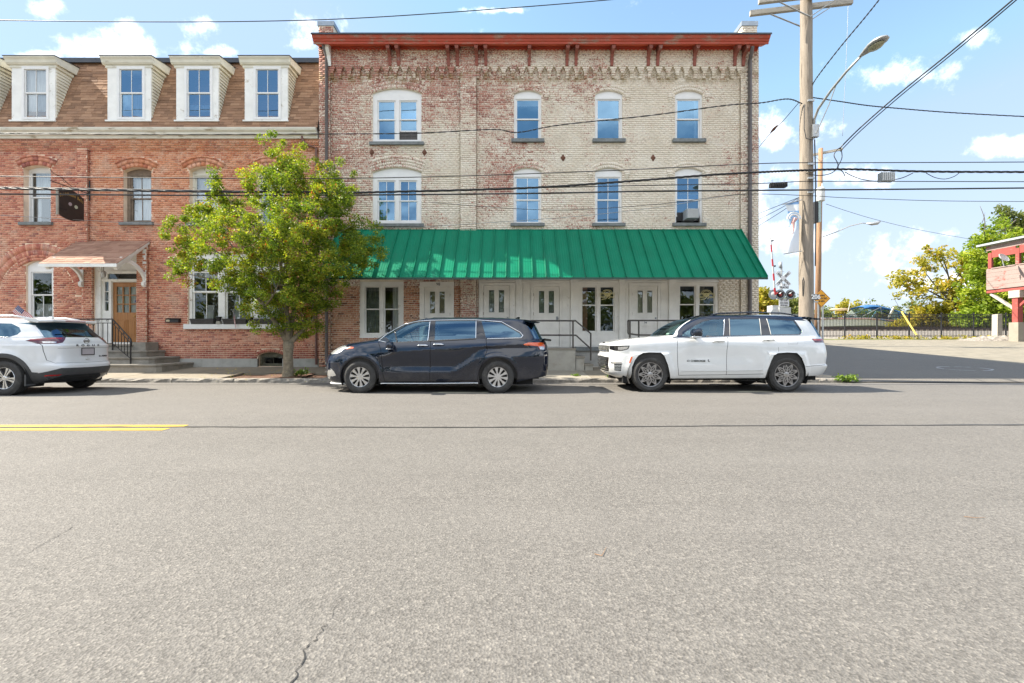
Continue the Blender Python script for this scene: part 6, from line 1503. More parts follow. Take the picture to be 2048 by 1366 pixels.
# steel fence
fy=34.5; fz=1.35
fe=thing('railway_fence','long black steel picket fence in front of the railway track','fence',(PX(1755,fy),fy,fz))
px=1625.6; xs_=[PX(1690+64.4*k,fy) for k in range(-1,8)]
for k,x in enumerate(xs_):
    m=MB(); m.box(x-.035,x+.035,fy-.035,fy+.035,fz-.05,fz+1.95); m.box(x-.045,x+.045,fy-.045,fy+.045,fz+1.95,fz+1.98); m.build('post',m_steel,fe)
for z in (fz+.22,fz+1.62,fz+1.86): 
    for a,b in zip(xs_,xs_[1:]): m=MB(); m.box(a+.036,b-.036,fy-.02,fy+.02,z-.02,z+.02); m.build('rail',m_steel,fe)
pm=None; cnt=0
for a,b in zip(xs_,xs_[1:]):
    for i in range(1,22):
        x=a+(b-a)*i/22
        if pm is None: m=MB(); m.box(-.0125,.0125,-.0125,.0125,0,1.76); o=m.build('picket',m_steel,None); pm=o.data
        else: o=bpy.data.objects.new('picket',pm); COL.objects.link(o)
        o.parent=fe; o.location=Vector((x,fy-.034,fz+.10+random.uniform(-.01,.01)))-world_off(fe)
# guy wire guard
gw=thing('guy_guard','yellow plastic guy wire guard leaning in front of the railway fence','guy guard',tuple(P(1820,650,33.6)))
m=MB(); a,b=P(1833,670,33.4),P(1803,623,34.2); m.tube([a.lerp(b,0),b],.055,8); m.build('guard_tube',m_guy,gw); m=MB(); m.tube([P(1842,681,33.2),a],.02,5); m.tube([b,P(1790,600,34.6)],.012,5); m.build('guy_wire',m_cable,gw)
bo=thing('timber_post','short weathered timber post beside the fence and rubble heap','post',tuple(P(1994,672,33.3)))
m=MB(); D=33.3; m.hexa([(PX(1989,D),D-.2,1.2),(PX(2000,D),D-.2,1.2),(PX(2000,D),D+.2,1.2),(PX(1989,D),D+.2,1.2),(PX(1989.5,D),D-.2,PZ(629,D)),(PX(1998.5,D),D-.2,PZ(628,D)),(PX(1998.5,D),D+.2,PZ(628,D)),(PX(1989.5,D),D+.2,PZ(629,D))]); m.build('shaft',m_arm_wood,bo)
m=MB(); gx_=[]; 
for j in range(9):
    for i in range(17):
        u,v=i/16*2-1,j/8*2-1; x=34.6+u*2.6; y=32.4+v*.8; h=.42*max(0,1-u*u)*max(0,1-v*v)*(.7+.3*math.sin(i*1.9+j)); m.v.append((x,y,ground_z(x,y)+h-.01))
m.f=[(j*17+i,j*17+i+1,(j+1)*17+i+1,(j+1)*17+i) for j in range(8) for i in range(16)]; m.m=[0]*128; m.t=[0.0]*128
tag(m.build('rubble_heap',m_ballast),'low heap of pale rubble at the roadside by the timber post','rubble')
o=leaf_mesh('dry_grass_tufts',[((26+3.2*k,33.9+.15*(k%2),ground_z(0,33.9)+.05),(2.0,.35,.08)) for k in range(7)],3200,.16,.3,m_leaf_y,None,clumps=140,shell=.2); o['kind']='stuff'
# =================================================================== red lookout cabin
cb=thing('lookout_cabin','flaking red and grey wooden railway lookout cabin raised on posts','cabin',(36,31,1.15))
cx0,cx1,cy0,cy1,cz0,cz1=34.62,38.2,26.6,33.2,4.88,8.2
def cbx(name,mat,*b): m=MB(); m.box(*b); return m.build(name,mat,cb)
for k in range(5): cbx('wall_board',m_redwood2,cx0-.015,cx0+.02,cy0,cy1,cz0+.02+k*.30,cz0+.31+k*.30)
cbx('wall',m_redwood2,cx0+.022,cx0+.08,cy0,cy1,cz0,cz0+1.55); cbx('back_wall',m_redwood2,cx1-.08,cx1,cy0,cy1,cz0,cz0+1.55); cbx('end_wall',m_redwood2,cx0+.08,cx1-.08,cy1-.06,cy1,cz0,cz0+1.5); cbx('end_wall',m_redwood2,cx0+.08,cx1-.08,cy0,cy0+.06,cz0,cz0+1.55)
for y in (32.95,31.15,29.4,27.7): cbx('corner_post',m_redwood,cx0-.03,cx0+.12,y-.12,y+.12,cz0+1.55,7.55); cbx('corner_post',m_redwood,cx1-.12,cx1+.02,y-.12,y+.12,cz0+1.55,7.55)
for a,b in ((31.27,32.83),(29.52,31.03),(27.82,29.28)): cbx('header_board',m_redwood,cx0-.01,cx0+.06,a,b,7.18,7.72); cbx('sill_rail',m_redwood2,cx0-.06,cx0+.1,a,b,cz0+1.50,cz0+1.57)
cbx('inner_partition',m_redwood,cx0+1.4,cx0+1.46,29.0,30.9,cz0,7.7); cbx('fascia',m_redwood2,cx0-.02,cx0+.10,cy0,cy1,7.72,8.05)
m=MB(); m.hexa([(cx0-.35,cy0-.4,8.10),(cx1+.3,cy0-.4,8.55),(cx1+.3,cy1+.4,8.55),(cx0-.35,cy1+.4,8.10),(cx0-.35,cy0-.4,8.24),(cx1+.3,cy0-.4,8.7),(cx1+.3,cy1+.4,8.7),(cx0-.35,cy1+.4,8.24)]); m.build('roof',m_grey,cb)
cbx('floor_beam',m_redwood,cx0,cx0+.2,cy0,cy1,cz0-.22,cz0); cbx('floor',m_arm_wood,cx0,cx1,cy0,cy1,cz0-.04,cz0+.0); cbx('floor_beam',m_redwood,cx1-.2,cx1,cy0,cy1,cz0-.22,cz0)
for y in (31.3,27.6):
    for x in (cx0-.05,cx1-.4):
        cbx('post',m_redwood,x+.02,x+.38,y-.18,y+.18,2.45,cz0-.22); cbx('post_cap',m_arm_wood,x-.05,x+.45,y-.35,y+.35,cz0-.72,cz0-.22); cbx('concrete_foot',m_conc2,x-.08,x+.48,y-.30,y+.30,1.0,2.46)
    m=MB(); m.beam((cx0+.15,cy1-.2,cz0-.3) if y>30 else (cx0+.15,29.3,cz0-.3),(cx0+.15,y+.15,cz0-1.5),.16,.16); m.build('brace',m_arm_wood,cb); m=MB(); m.beam((cx0+.15,y-1.2,cz0-.3),(cx0+.15,y-.15,cz0-1.3),.14,.14); m.build('brace',m_redwood,cb)
ds_=thing('satellite_dish','grey satellite dish fixed to the red lookout cabin window','satellite dish',tuple(P(2015,515,31.2)))
cd=P(2015,515,31.0); cd.x-=.25
R_=Matrix.Translation(cd)@Matrix.Rotation(math.radians(20),4,'Z')@Matrix.Rotation(math.radians(-28),4,'X')
q=MB(); q.lathe([(0,.12),(.2,.10),(.38,.04),(.5,-.03),(.505,-.01),(.38,.06),(.2,.12),(0,.14)],(0,0,0),'y',20); q.v=[tuple(R_@Vector((p[0],p[1],p[2]*.62))) for p in q.v]; q.build('reflector',m_ltgrey,ds_,smooth=True,angle=40)
q=MB(); q.tube([cd+Vector((0,.1,-.1)),cd+Vector((.1,.1,-.55)),cd+Vector((.45,.1,-.60))],.025,6); q.tube([cd+Vector((0,.0,-.2)),cd+Vector((-.25,-.45,-.1))],.015,5); q.build('arm',m_grey,ds_)
# =================================================================== motor boat
bt=thing('motor_boat','white cabin cruiser with blue canvas canopy parked beyond the railway','boat',(PX(1735,52),52,2.3)); D=52
def BX(px): return PX(px,D)
def BZ(py): return PZ(py,D)
st_=[(1560,.15,637.5,648,.02),(1590,.7,637,652,.05),(1640,1.1,636.3,656,.2),(1690,1.35,635.5,658,.35),(1740,1.45,636,659,.45),(1790,1.45,640,660,.5),(1815,1.42,643,660,.55),(1832,1.38,646,660,.6)]
vs=[]; 
for px,w,yt_,yb_2,ch in st_:
    x=BX(px); zt=BZ(yt_); zb=BZ(yb_2); zc=zb+ch*(zt-zb)*.8
    for yy,zz in ((0,zb),(-w*.94,zc),(-w*.985,zc+(zt-zc)*.5),(-w,zt-.06),(-w-.03,zt),(-w*.9,zt+.03),(0,zt+.12)): vs.append((x,D+1.45+yy,zz))
    for yy,zz in ((w*.9,zt+.03),(w+.03,zt),(w,zt-.06),(w*.985,zc+(zt-zc)*.5),(w*.94,zc)): vs.append((x,D+1.45+yy,zz))
k=12; m=MB(); m.add(vs,[(i*k+j,i*k+(j+1)%k,(i+1)*k+(j+1)%k,(i+1)*k+j) for i in range(len(st_)-1) for j in range(k)]+[tuple(range(k)),tuple(range((len(st_)-1)*k,len(st_)*k))[::-1]])
for i,(f) in enumerate(m.f[:-2]): 
    if i%k in (0,11): m.m[i]=1
m.build('hull',[m_boat,m_boat_grey],bt,smooth=True,angle=35)
def side_strip(name,pts,th,mat,dy=-.06):
    for sg_ in (-1,1):
        m=MB(); m.tube([(BX(px),D+1.45+sg_*(w+.03),BZ(py)) for px,py,w in pts],th,6); m.build(name,mat,bt)
side_strip('rub_rail',[(1560,639.2,.2),(1590,638.6,.72),(1640,638,1.12),(1690,637.3,1.37),(1740,638,1.46),(1790,642,1.46),(1832,648,1.39)],.035,simple('red_rub_rail',(.40,.12,.10),.6))
side_strip('blue_stripe',[(1760,639.5,1.47),(1790,643.5,1.47),(1820,646.5,1.44)],.05,m_boat_blue)
for px in (1787,1791,1795): m=MB(); m.box(BX(px),BX(px)+.16,D-.02,D+.03,BZ(643.8)-.0,BZ(642.2)); m.build('vent',m_black,bt)
for px in (1651,1667): m=MB(); m.box(BX(px),BX(px)+.55,D+.0,D+.25,BZ(635.6),BZ(634.6)); m.build('port_light',m_black,bt)
# windscreen, canopy, arch
def boat_panel(name,poly,mat,w,lean=.25,both=True):
    for sg_ in ((-1,1) if both else (-1,)):
        m=MB(); zb=min(BZ(p[1]) for p in poly); V,T=tri_region([(BX(a),BZ(b)) for a,b in poly],[]); m.add([(x,D+1.45+sg_*(w-lean*(z-zb)),z) for x,z in V],T); m.build(name,mat,bt)
boat_panel('windscreen',[(1714,634.5),(1736,615),(1752,612),(1765,613),(1768,627),(1745,634.5)],m_boat_glass,1.25,.35)
boat_panel('side_screen',[(1748,634),(1768,619),(1790,620),(1776,634)],m_boat_glass,1.3,.3)
boat_panel('aft_curtain',[(1785,635),(1792,622),(1826,628),(1827,643),(1800,641)],simple('canvas_window',(.20,.30,.36),.35,var=.2,scale=4),1.3,.2)
for a,b in ((1800,1803),(1812,1815)): boat_panel('canvas_seam',[(a,637),(a,625),(b,625.5),(b,637.5)],m_boat_blue,1.315,.2)
cv=[(1733,612.5),(1750,609),(1766,609.5),(1790,616),(1810,622),(1828,627)]; m=MB(); vs=[]
for px,py in cv:
    for j in range(9):
        a=math.pi*j/8; vs.append((BX(px),D+1.45-1.12*math.cos(a),BZ(py)-.22+.26*math.sin(a)**.6))
m.add(vs,[(i*9+j,i*9+j+1,(i+1)*9+j+1,(i+1)*9+j) for i in range(len(cv)-1) for j in range(8)]); m.build('canopy',m_boat_blue,bt,smooth=True)
for sg_ in (-1,1):
    y=D+1.45+sg_*1.2; m=MB(); m.beam((BX(1780),y,BZ(635)),(BX(1793),y-sg_*.1,BZ(615)),.12,.22); m.build('radar_arch',m_boat,bt); m=MB(); m.tube([(BX(1728),y,BZ(633)),(BX(1745),y,BZ(624)),(BX(1768),y-sg_*.1,BZ(613))],.03,5); m.tube([(BX(1768),y,BZ(632)),(BX(1766),y-sg_*.1,BZ(613))],.03,5); m.build('screen_frame',m_galv,bt)
m=MB(); m.lathe([(0,.18),(.9,.16),(1.05,.05),(.9,-.05),(0,-.12)],(BX(1719),D+3.2,BZ(616)),'z',16); m.build('bimini',simple('tan_canvas',(.40,.30,.19),.8),bt,smooth=True)
m=MB(); m.tube([(BX(1701),D+.4,BZ(623.5)),(BX(1705.5),D+.4,BZ(604))],.03,5); m.tube([(BX(1755.5),D+2,BZ(609)),(BX(1755.5),D+2,BZ(593))],.02,5); m.tube([(BX(1766),D+2,BZ(609)),(BX(1766),D+2,BZ(601))],.02,5); m.build('aerial',m_ltgrey,bt)
m=MB(); R0=[(1565,1.0),(1600,1.0),(1640,1.2),(1690,1.3)]; m.tube([(BX(px),D+1.45-w*.85,BZ(628)) for px,w in R0],.025,5)
for px,w in R0: m.tube([(BX(px),D+1.45-w*.85,BZ(637)),(BX(px),D+1.45-w*.85,BZ(628))],.02,4)
m.build('bow_rail',m_galv,bt)
for px in (1650,1730,1810):
    m=MB(); m.box(BX(px)-.3,BX(px)+.3,D+.9,D+2.0,2.1,BZ(657)); m.build('keel_block',m_arm_wood,bt)

# twigs and a dry leaf lying on the road
for lab,pts,r in (('thin brown twig lying on the road in the centre foreground',[(PX(1188,2.46),2.44),(PX(1203,2.43),2.42),(PX(1222,2.40),2.52)],.0024),('thin brown twig lying on the road at the right',[(PX(1928,2.96),2.96),(PX(1950,2.95),2.94),(PX(1972,2.95),2.95)],.0022)):
    m=MB(); m.tube([(x,y,.006) for x,y in pts],[r,r*.8,r*.4],5); o=m.build('twig',m_pole2); tag(o,lab,'twig')
o=leaf_mesh('fallen_leaves',[((-6.6,13.2,.13),(.8,.5,.015)),((-5.6,12.5,.012),(1.2,.22,.006)),((-8,12.9,.13),(1.2,.25,.01)),((.5,12.55,.012),(2.5,.10,.006))],260,.05,.4,m_leaf_y,None,clumps=60,shell=.1,up=3); o['kind']='stuff'
# =================================================================== vehicles
m_tyre=simple('tyre_rubber',(.035,.034,.033),.8,var=.25,scale=12,bump=.2,dirt=(.10,.095,.085),dirt_amt=.5)
m_rim_s=simple('silver_alloy',(.56,.56,.57),.28,metal=.85,var=.05,scale=4)
m_rim_d=simple('dark_alloy',(.36,.35,.35),.32,metal=.8,var=.08,scale=4)
m_rim_m=simple('machined_alloy',(.62,.63,.64),.22,metal=.9,var=.04,scale=4)
m_well=simple('wheel_well',(.012,.012,.012),.95,var=.3,scale=6)
m_disc=simple('brake_disc',(.06,.057,.055),.4,metal=.8,var=.2,scale=10)
m_chrome=simple('chrome',(.78,.80,.82),.10,metal=1.0,var=.02,scale=3)
m_trim=simple('gloss_black_trim',(.012,.012,.013),.12,var=.1,scale=4,coat=.6)
m_clad=simple('grey_cladding',(.055,.056,.058),.6,var=.12,scale=9,bump=.15,bscale=120)
m_gap=simple('panel_gap',(.008,.008,.009),.8,var=.1)
m_lining=simple('cabin_lining',(.035,.034,.034),.85,var=.2,scale=3)
m_seat=simple('grey_seat',(.11,.11,.115),.8,var=.15,scale=6)
m_seat_t=simple('tan_leather_seat',(.36,.16,.075),.55,var=.12,scale=6)
m_plate=simple('licence_plate',(.40,.37,.39),.5,var=.05,scale=4)
m_taill=simple('red_tail_lamp',(.36,.012,.015),.08,var=.25,scale=30,coat=1.0)
m_taild=simple('dark_tail_lamp',(.09,.012,.02),.06,var=.3,scale=20,coat=1.0)
m_amber=simple('amber_reflector',(.62,.10,.02),.12,var=.2,scale=40,coat=1.0)
m_head=simple('head_lamp_inner',(.55,.56,.57),.15,metal=.7,var=.35,scale=22)
m_black_paint=mat_carpaint('black_car_paint',(.0035,.008,.020),rough=.35,ior=1.62,spec=0)
m_white_paint=mat_carpaint('white_car_paint',(.66,.675,.68),rough=.35)
m_white_paint2=mat_carpaint('pearl_white_car_paint',(.66,.675,.69),rough=.35)
m_roof_black=mat_carpaint('black_roof_paint',(.0035,.008,.020),rough=.3,ior=1.65,spec=0)
def car_glass(name,tint,refl):
    n=NT(name); N,L=n.N,n.L; N.remove(n.b)
    g=N.new('ShaderNodeBsdfGlossy'); g.inputs['Roughness'].default_value=.01; g.inputs['Color'].default_value=(.45,.75,1,1)
    t=N.new('ShaderNodeBsdfTransparent'); t.inputs['Color'].default_value=(*tint,1)
    fr=N.new('ShaderNodeFresnel'); fr.inputs[0].default_value=1.52
    mx=N.new('ShaderNodeMixShader'); L.new(n.math('ADD',n.math('MULTIPLY',fr.outputs[0],1-refl),refl),mx.inputs[0]); L.new(t.outputs[0],mx.inputs[1]); L.new(g.outputs[0],mx.inputs[2]); L.new(mx.outputs[0],n.out.inputs[0]); return n.mat
m_cg_clear=car_glass('car_glass',(.55,.70,.72),.08); m_cg_dark=car_glass('privacy_glass',(.05,.065,.085),.13); m_cg_ws=car_glass('windscreen_glass',(.50,.62,.56),.05)
m_lampglass=car_glass('lamp_glass',(.88,.9,.92),.08)

def pchip(xs,ys,x):
    xs=np.asarray(xs,float); ys=np.asarray(ys,float); h=np.diff(xs); d=np.diff(ys)/h; m=np.zeros(len(xs))
    m[0],m[-1]=d[0],d[-1]
    for i in range(1,len(xs)-1):
        if d[i-1]*d[i]>0: w1,w2=2*h[i]+h[i-1],h[i]+2*h[i-1]; m[i]=(w1+w2)/(w1/d[i-1]+w2/d[i])
    x=np.clip(x,xs[0],xs[-1]); k=np.clip(np.searchsorted(xs,x,'right')-1,0,len(xs)-2); t=(x-xs[k])/h[k]
    return (1+2*t)*(1-t)**2*ys[k]+t*(1-t)**2*h[k]*m[k]+t*t*(3-2*t)*ys[k+1]+t*t*(t-1)*h[k]*m[k+1]
class Car:
    """body skin: a stack of rounded plan outlines; (s,v) runs round the half outline from nose to tail and up from sill to roof"""
    VS=.16
    def __init__(s,root,Xf,Dc,rows,xm,bulge=None):
        s.root=root; s.Xf=Xf; s.Dc=Dc; s.R=np.array(rows,float); s.k=np.arange(len(rows)); s.xm=xm; s.bulge=bulge; s.n0=5.0
        mid=s.R[len(rows)//2]; af,ar,b=xm-mid[1],mid[2]-xm,mid[3]
        def arc(a):
            cx=np.concatenate([np.linspace(1,0,500)**1.0]); t=np.arccos(np.clip(cx,0,1)**(s.n0/2)); sy_=np.linspace(0,1,500); t2=np.arcsin(sy_**(s.n0/2))
            t=np.unique(np.concatenate([t,t2])); c=np.cos(t).clip(0)**(2/s.n0); y=np.sin(t).clip(0)**(2/s.n0)
            L=np.concatenate([[0],np.cumsum(np.hypot(np.diff(c*a),np.diff(y*b)))]); return L,c,y
        s.fL,s.fc,s.fy=arc(af); s.rL,s.rc,s.ry=arc(ar); s.sm=s.fL[-1]; s.st=s.sm+s.rL[-1]
        vv=np.linspace(0,len(rows)-1,3000); s.zt=pchip(s.k,s.R[:,0],vv); s.vt=vv
    def row(s,v): return [pchip(s.k,s.R[:,i],v) for i in range(6)]
    def pos(s,sg,v):
        sg=np.asarray(sg,float); v=np.asarray(v,float); z,xf,xr,b,nf,nr=s.row(v); fr=sg<=s.sm
        cf=np.interp(sg,s.fL,s.fc); yf=np.interp(sg,s.fL,s.fy); q=s.st-sg; cr=np.interp(q,s.rL,s.rc); yr=np.interp(q,s.rL,s.ry)
        xf_=s.xm-(s.xm-xf)*cf**(s.n0/nf); xr_=s.xm+(xr-s.xm)*cr**(s.n0/nr)
        x=np.where(fr,xf_,xr_); sy=np.where(fr,yf**(s.n0/nf),yr**(s.n0/nr)); y=-b*sy
        if s.bulge is not None: y=y-s.bulge(x,z)*np.clip((sy-.80)/.2,0,1)**1.5
        return np.stack([x,y,z],-1)
    def vz(s,z): return np.interp(z,s.zt,s.vt)
    def from_side(s,x,z):
        v=s.vz(z); _,xf,xr,b,nf,nr=s.row(np.atleast_1d(v)); xf,xr,nf,nr=xf[0],xr[0],nf[0],nr[0]
        if x<=s.xm: c=min(1,max(0,(s.xm-x)/(s.xm-xf)))**(nf/s.n0); return float(np.interp(-c,-s.fc,s.fL)),float(v)
        c=min(1,max(0,(x-s.xm)/(xr-s.xm)))**(nr/s.n0); return s.st-float(np.interp(-c,-s.rc,s.rL)),float(v)
    def from_end(s,y,z,rear):
        v=s.vz(z); _,xf,xr,b,nf,nr=s.row(np.atleast_1d(v)); n=(nr if rear else nf)[0]; r=min(1,max(0,abs(y)/b[0]))**(n/s.n0)
        if rear: return s.st-float(np.interp(r,s.ry,s.rL)),float(v)
        return float(np.interp(r,s.fy,s.fL)),float(v)
    def unproj(s,px,py):
        """photo point to (x,z) on the near side skin"""
        D=s.Dc-.9
        for _ in range(14):
            x=(px-CX)/F*D-s.Xf; z=H+(CY-py)/F*D; z=min(max(z,s.R[0,0]+1e-3),s.R[-1,0]-1e-3); a=s.from_side(x,z); y=float(s.pos(a[0],a[1])[1]); D=.5*D+.5*(s.Dc+y)
        return x,z
    def poly(s,pts,mode='px',step=.035):
        """returns closed loop in the (s, v) domain; mode px | side | rear | front, or per point tuples with a leading letter"""
        P_=[]
        for p in pts:
            md=mode
            if isinstance(p[0],str): md,p={'s':'side','r':'rear','f':'front','p':'px'}[p[0]],p[1:]
            if md=='px': x,z=s.unproj(*p); P_.append(('side',x,z))
            else: P_.append((md,p[0],p[1]))
        out=[]; n=len(P_)
        conv=lambda q:s.from_side(q[1],q[2]) if q[0]=='side' else s.from_end(q[1],q[2],q[0]=='rear')
        for i in range(n):
            a,b=P_[i],P_[(i+1)%n]
            if a[0]==b[0]:
                k=max(1,int(math.hypot(a[1]-b[1],a[2]-b[2])/step))
                for j in range(k): t=j/k; out.append(conv((a[0],a[1]+(b[1]-a[1])*t,a[2]+(b[2]-a[2])*t)))
            else:
                A,B_=conv(a),conv(b); k=max(1,int(math.hypot(A[0]-B_[0],(A[1]-B_[1])*s.VS)/step))
                for j in range(k): t=j/k; out.append((A[0]+(B_[0]-A[0])*t,A[1]+(B_[1]-A[1])*t))
        return [(a,v*s.VS) for a,v in out]
    def line(s,pts,w,mode='px'):
        """thin closed strip along an open line, for panel gaps"""
        c=[]; 
        for p in pts:
            if mode=='px': c.append(s.unproj(*p))
            else: c.append(p)
        md='side' if mode=='px' else mode; L=[];R_=[]
        for i,p in enumerate(c):
            a=np.array(c[max(0,i-1)]); b=np.array(c[min(len(c)-1,i+1)]); d=(b-a)/np.linalg.norm(b-a); nn_=np.array([-d[1],d[0]])*w/2; L.append(tuple(np.array(p)+nn_)); R_.append(tuple(np.array(p)-nn_))
        return s.poly(L+R_[::-1],md)
    def normal(s,sg,v):
        e=.004; a=s.pos(np.clip(sg+e,0,s.st),v)-s.pos(np.clip(sg-e,0,s.st),v); b=s.pos(sg,np.clip(v+e*5,0,s.k[-1]))-s.pos(sg,np.clip(v-e*5,0,s.k[-1]))
        n=np.cross(a,b); l=np.linalg.norm(n,axis=-1,keepdims=True); n=n/np.maximum(l,1e-12)
        # outward: away from the axis point (xm,0,.9)
        p=s.pos(sg,v); c=p-np.array([s.xm,0,.9]); c[:,0]*=.6; sgn=np.sign((n*c).sum(-1,keepdims=True)); sgn[sgn==0]=1; n=n*sgn
        # on the centre line the skin has no sideways tilt
        return n
    def build(s,regions,base_mat,extra_mats,ns=150,nv=84,xfine=()):
        """regions: list of dict(name, poly(domain), mat, off, both(True: left and right are separate objects), parent, cut, slot)"""
        top=s.k[-1]*s.VS; pts=[]
        sgs=np.unique(np.concatenate([np.linspace(0,s.st,ns),np.linspace(0,.30,14),np.linspace(s.st-.30,s.st,14)])); vs=np.linspace(0,s.k[-1],nv)*s.VS
        for v in vs:
            for g in sgs: pts.append((g,v))
        verts=[Vector(p) for p in pts]; edges=[]
        nvr,nsr=len(vs),len(sgs); idx=lambda j,i:j*nsr+i
        for i in range(nsr-1): edges+=[(idx(0,i),idx(0,i+1)),(idx(nvr-1,i),idx(nvr-1,i+1))]
        for j in range(nvr-1): edges+=[(idx(j,0),idx(j+1,0)),(idx(j,nsr-1),idx(j+1,nsr-1))]
        for r in regions:
            b=len(verts); lp=r['poly']; verts+=[Vector((min(max(a,0),s.st),min(max(v,0),top))) for a,v in lp]; edges+=[(b+i,b+(i+1)%len(lp)) for i in range(len(lp))]
        q=delaunay_2d_cdt(verts,edges,[],0,1e-5); V=np.array([(p.x,p.y) for p in q[0]]); T=np.array([t for t in q[2] if len(t)==3])
        C=V[T].mean(1); lab=np.full(len(T),-1)
        for i,r in enumerate(regions): lab[pip(C[:,0],C[:,1],r['poly'])]=i
        sg,v=V[:,0],V[:,1]/s.VS; Pn=s.pos(sg,v); Nn=s.normal(sg,v)
        Nn[(sg<1e-6)|(sg>s.st-1e-6),1]=0; Nn/=np.maximum(np.linalg.norm(Nn,axis=1,keepdims=True),1e-9)
        tri=Pn[T]; fn=np.cross(tri[:,1]-tri[:,0],tri[:,2]-tri[:,0]); flip=((fn*Nn[T].mean(1)).sum(1)<0); T=T.copy(); T[flip]=T[flip][:,::-1]
        s.dom=(V,T,lab,Pn,Nn)
        s.obj={}
        def emit(name,groups,mats,parent,mirror,label=None):
            """groups: list of (tri idx, offset, slot)"""
            vs_=[];fs=[];ms=[];ns_=[]
            for sgn in mirror:
                for ti,off,slot in groups:
                    if len(ti)==0: continue
                    u,inv=np.unique(T[ti],return_inverse=True); inv=inv.reshape(-1,3); p=Pn[u]+Nn[u]*off; n=Nn[u].copy()
                    if sgn<0: p=p*np.array([1,-1,1]); n=n*np.array([1,-1,1]); inv=inv[:,::-1]
                    b=len(vs_); vs_+=p.tolist(); ns_+=n.tolist(); fs+=(inv+b).tolist(); ms+=[slot]*len(inv)
            if not fs: return None
            me=bpy.data.meshes.new(name); me.from_pydata(vs_,[],fs)
            for mm in mats: me.materials.append(mm)
            me.polygons.foreach_set('material_index',ms); me.polygons.foreach_set('use_smooth',[True]*len(fs)); me.update()
            me.normals_split_custom_set_from_vertices(ns_)
            o=bpy.data.objects.new(name,me); COL.objects.link(o); o.parent=parent
            if label: o['label']=label
            return o
        body_groups=[(np.where(lab==-1)[0],0.0,0)]
        for i,r in enumerate(regions):
            if r.get('slot') is not None: body_groups.append((np.where(lab==i)[0],r.get('off',0),r['slot']))
        s.obj['body']=emit('body',body_groups,[base_mat]+extra_mats,s.root,(1,-1))
        for i,r in enumerate(regions):
            if r.get('slot') is not None or r.get('cut'): continue
            ti=np.where(lab==i)[0]; par=s.root
            if r.get('both',True):
                for sgn in (1,-1):
                    par=s.obj.get((r['parent'],sgn)) or s.obj.get(r['parent']) if r.get('parent') else s.root
                    o=emit(r['name'],[(ti,r.get('off',0),0)],[r['mat']],par or s.root,(sgn,)); s.obj[(r.get('key',r['name']),sgn)]=o
            else:
                par=s.obj.get(r['parent']) if r.get('parent') else s.root
                s.obj[r.get('key',r['name'])]=emit(r['name'],[(ti,r.get('off',0),0)],[r['mat']],par or s.root,(1,-1))
        return s
    def surf(s,x,z,out=0.0,side=1):
        a,v=s.from_side(x,z); p=s.pos(a,v); n=s.normal(np.array([a]),np.array([v]))[0]; p=p+n*out; return Vector((p[0],p[1]*side,p[2]))
    def surf_end(s,y,z,rear=True,out=0.0):
        a,v=s.from_end(y,z,rear); p=s.pos(a,v); n=s.normal(np.array([a]),np.array([v]))[0]; p=p+n*out; return Vector((p[0],p[1]*(-1 if y>0 else 1),p[2]))
    def W(s,p): return Vector((s.Xf+p[0],s.Dc+p[1],p[2]))
    def trim(s,name,pts,r,mat,mode='px',out=.004,n=6,closed=False,both=True,step=.04,parent=None):
        Q=[s.unproj(*p) if mode=='px' else p for p in pts]
        if closed: Q=Q+[Q[0]]
        L=[]
        for a,b in zip(Q,Q[1:]):
            k=max(1,int(math.hypot(a[0]-b[0],a[1]-b[1])/step)); L+=[(a[0]+(b[0]-a[0])*j/k,a[1]+(b[1]-a[1])*j/k) for j in range(k)]
        L.append(Q[-1]); o=None
        for side in ((1,-1) if both else (1,)):
            m=MB(); m.tube([s.W(s.surf(x,z,out,side)) for x,z in L],r,n); o=m.build(name,mat,parent or s.root,smooth=True)
        return o
    def arch_lip(s,poly_xz,depth,mat,name='wheel_arch'):
        for side in (1,-1):
            pts=[s.W(s.surf(x,z,.003,side)) for x,z in poly_xz]; m=MB(); n=len(pts)
            vs=pts+[p+Vector((0,depth*side,0)) for p in pts]; m.add(vs,[(i,i+1,n+i+1,n+i) for i in range(n-1)]); m.build(name,mat,s.root)
    def well(s,cx,cz,r,hw):
        for side in (1,-1):
            m=MB(); y0,y1=side*-(hw-.03),side*-(hw-.42); c=s.W((cx,0,cz))
            m.lathe([(r,y0),(r,y1),(.02,y1)],c,'y',26,ang=(math.radians(-25),math.radians(205))); m.build('wheel_well',m_well,s.root)
    def wheel(s,cx,cz,R,w,rr,style,mat,hw,toe=0):
        for side in (1,-1):
            sy=-side; yo=sy*hw; c=s.W((cx,0,cz)); q=lambda d:yo-sy*d       # d = depth inward from the outer face
            m=MB(); m.lathe([(rr*.985,q(.016)),(rr*1.04,q(.006)),(rr+(R-rr)*.55,q(-.004)),(R*.945,q(.010)),(R*.985,q(.028)),(R,q(.05)),(R,q(w*.5-.012)),(R-.008,q(w*.5-.006)),(R-.008,q(w*.5+.006)),(R,q(w*.5+.012)),(R,q(w-.05)),(R*.95,q(w-.01)),(rr,q(w))],c,'y',56)
            for k in range(60):   # shoulder blocks of the tread
                a=2*math.pi*k/60; Rm=Matrix.Translation(c)@Matrix.Rotation(a,4,'Y'); m.box(R*.955,R*1.004,min(q(.014),q(.06)),max(q(.014),q(.06)),-.011,.011,mat=Rm)
            wh=m.build('wheel',m_tyre,s.root,smooth=True,angle=35)
            m=MB(); m.lathe([(rr*1.0,q(.010)),(rr*.985,q(.004)),(rr*.955,q(.006)),(rr*.93,q(.03)),(rr*.90,q(.12)),(rr*.90,q(.2))],c,'y',48)
            def T2(a): return Matrix.Translation(c)@Matrix.Rotation(a,4,'Y')
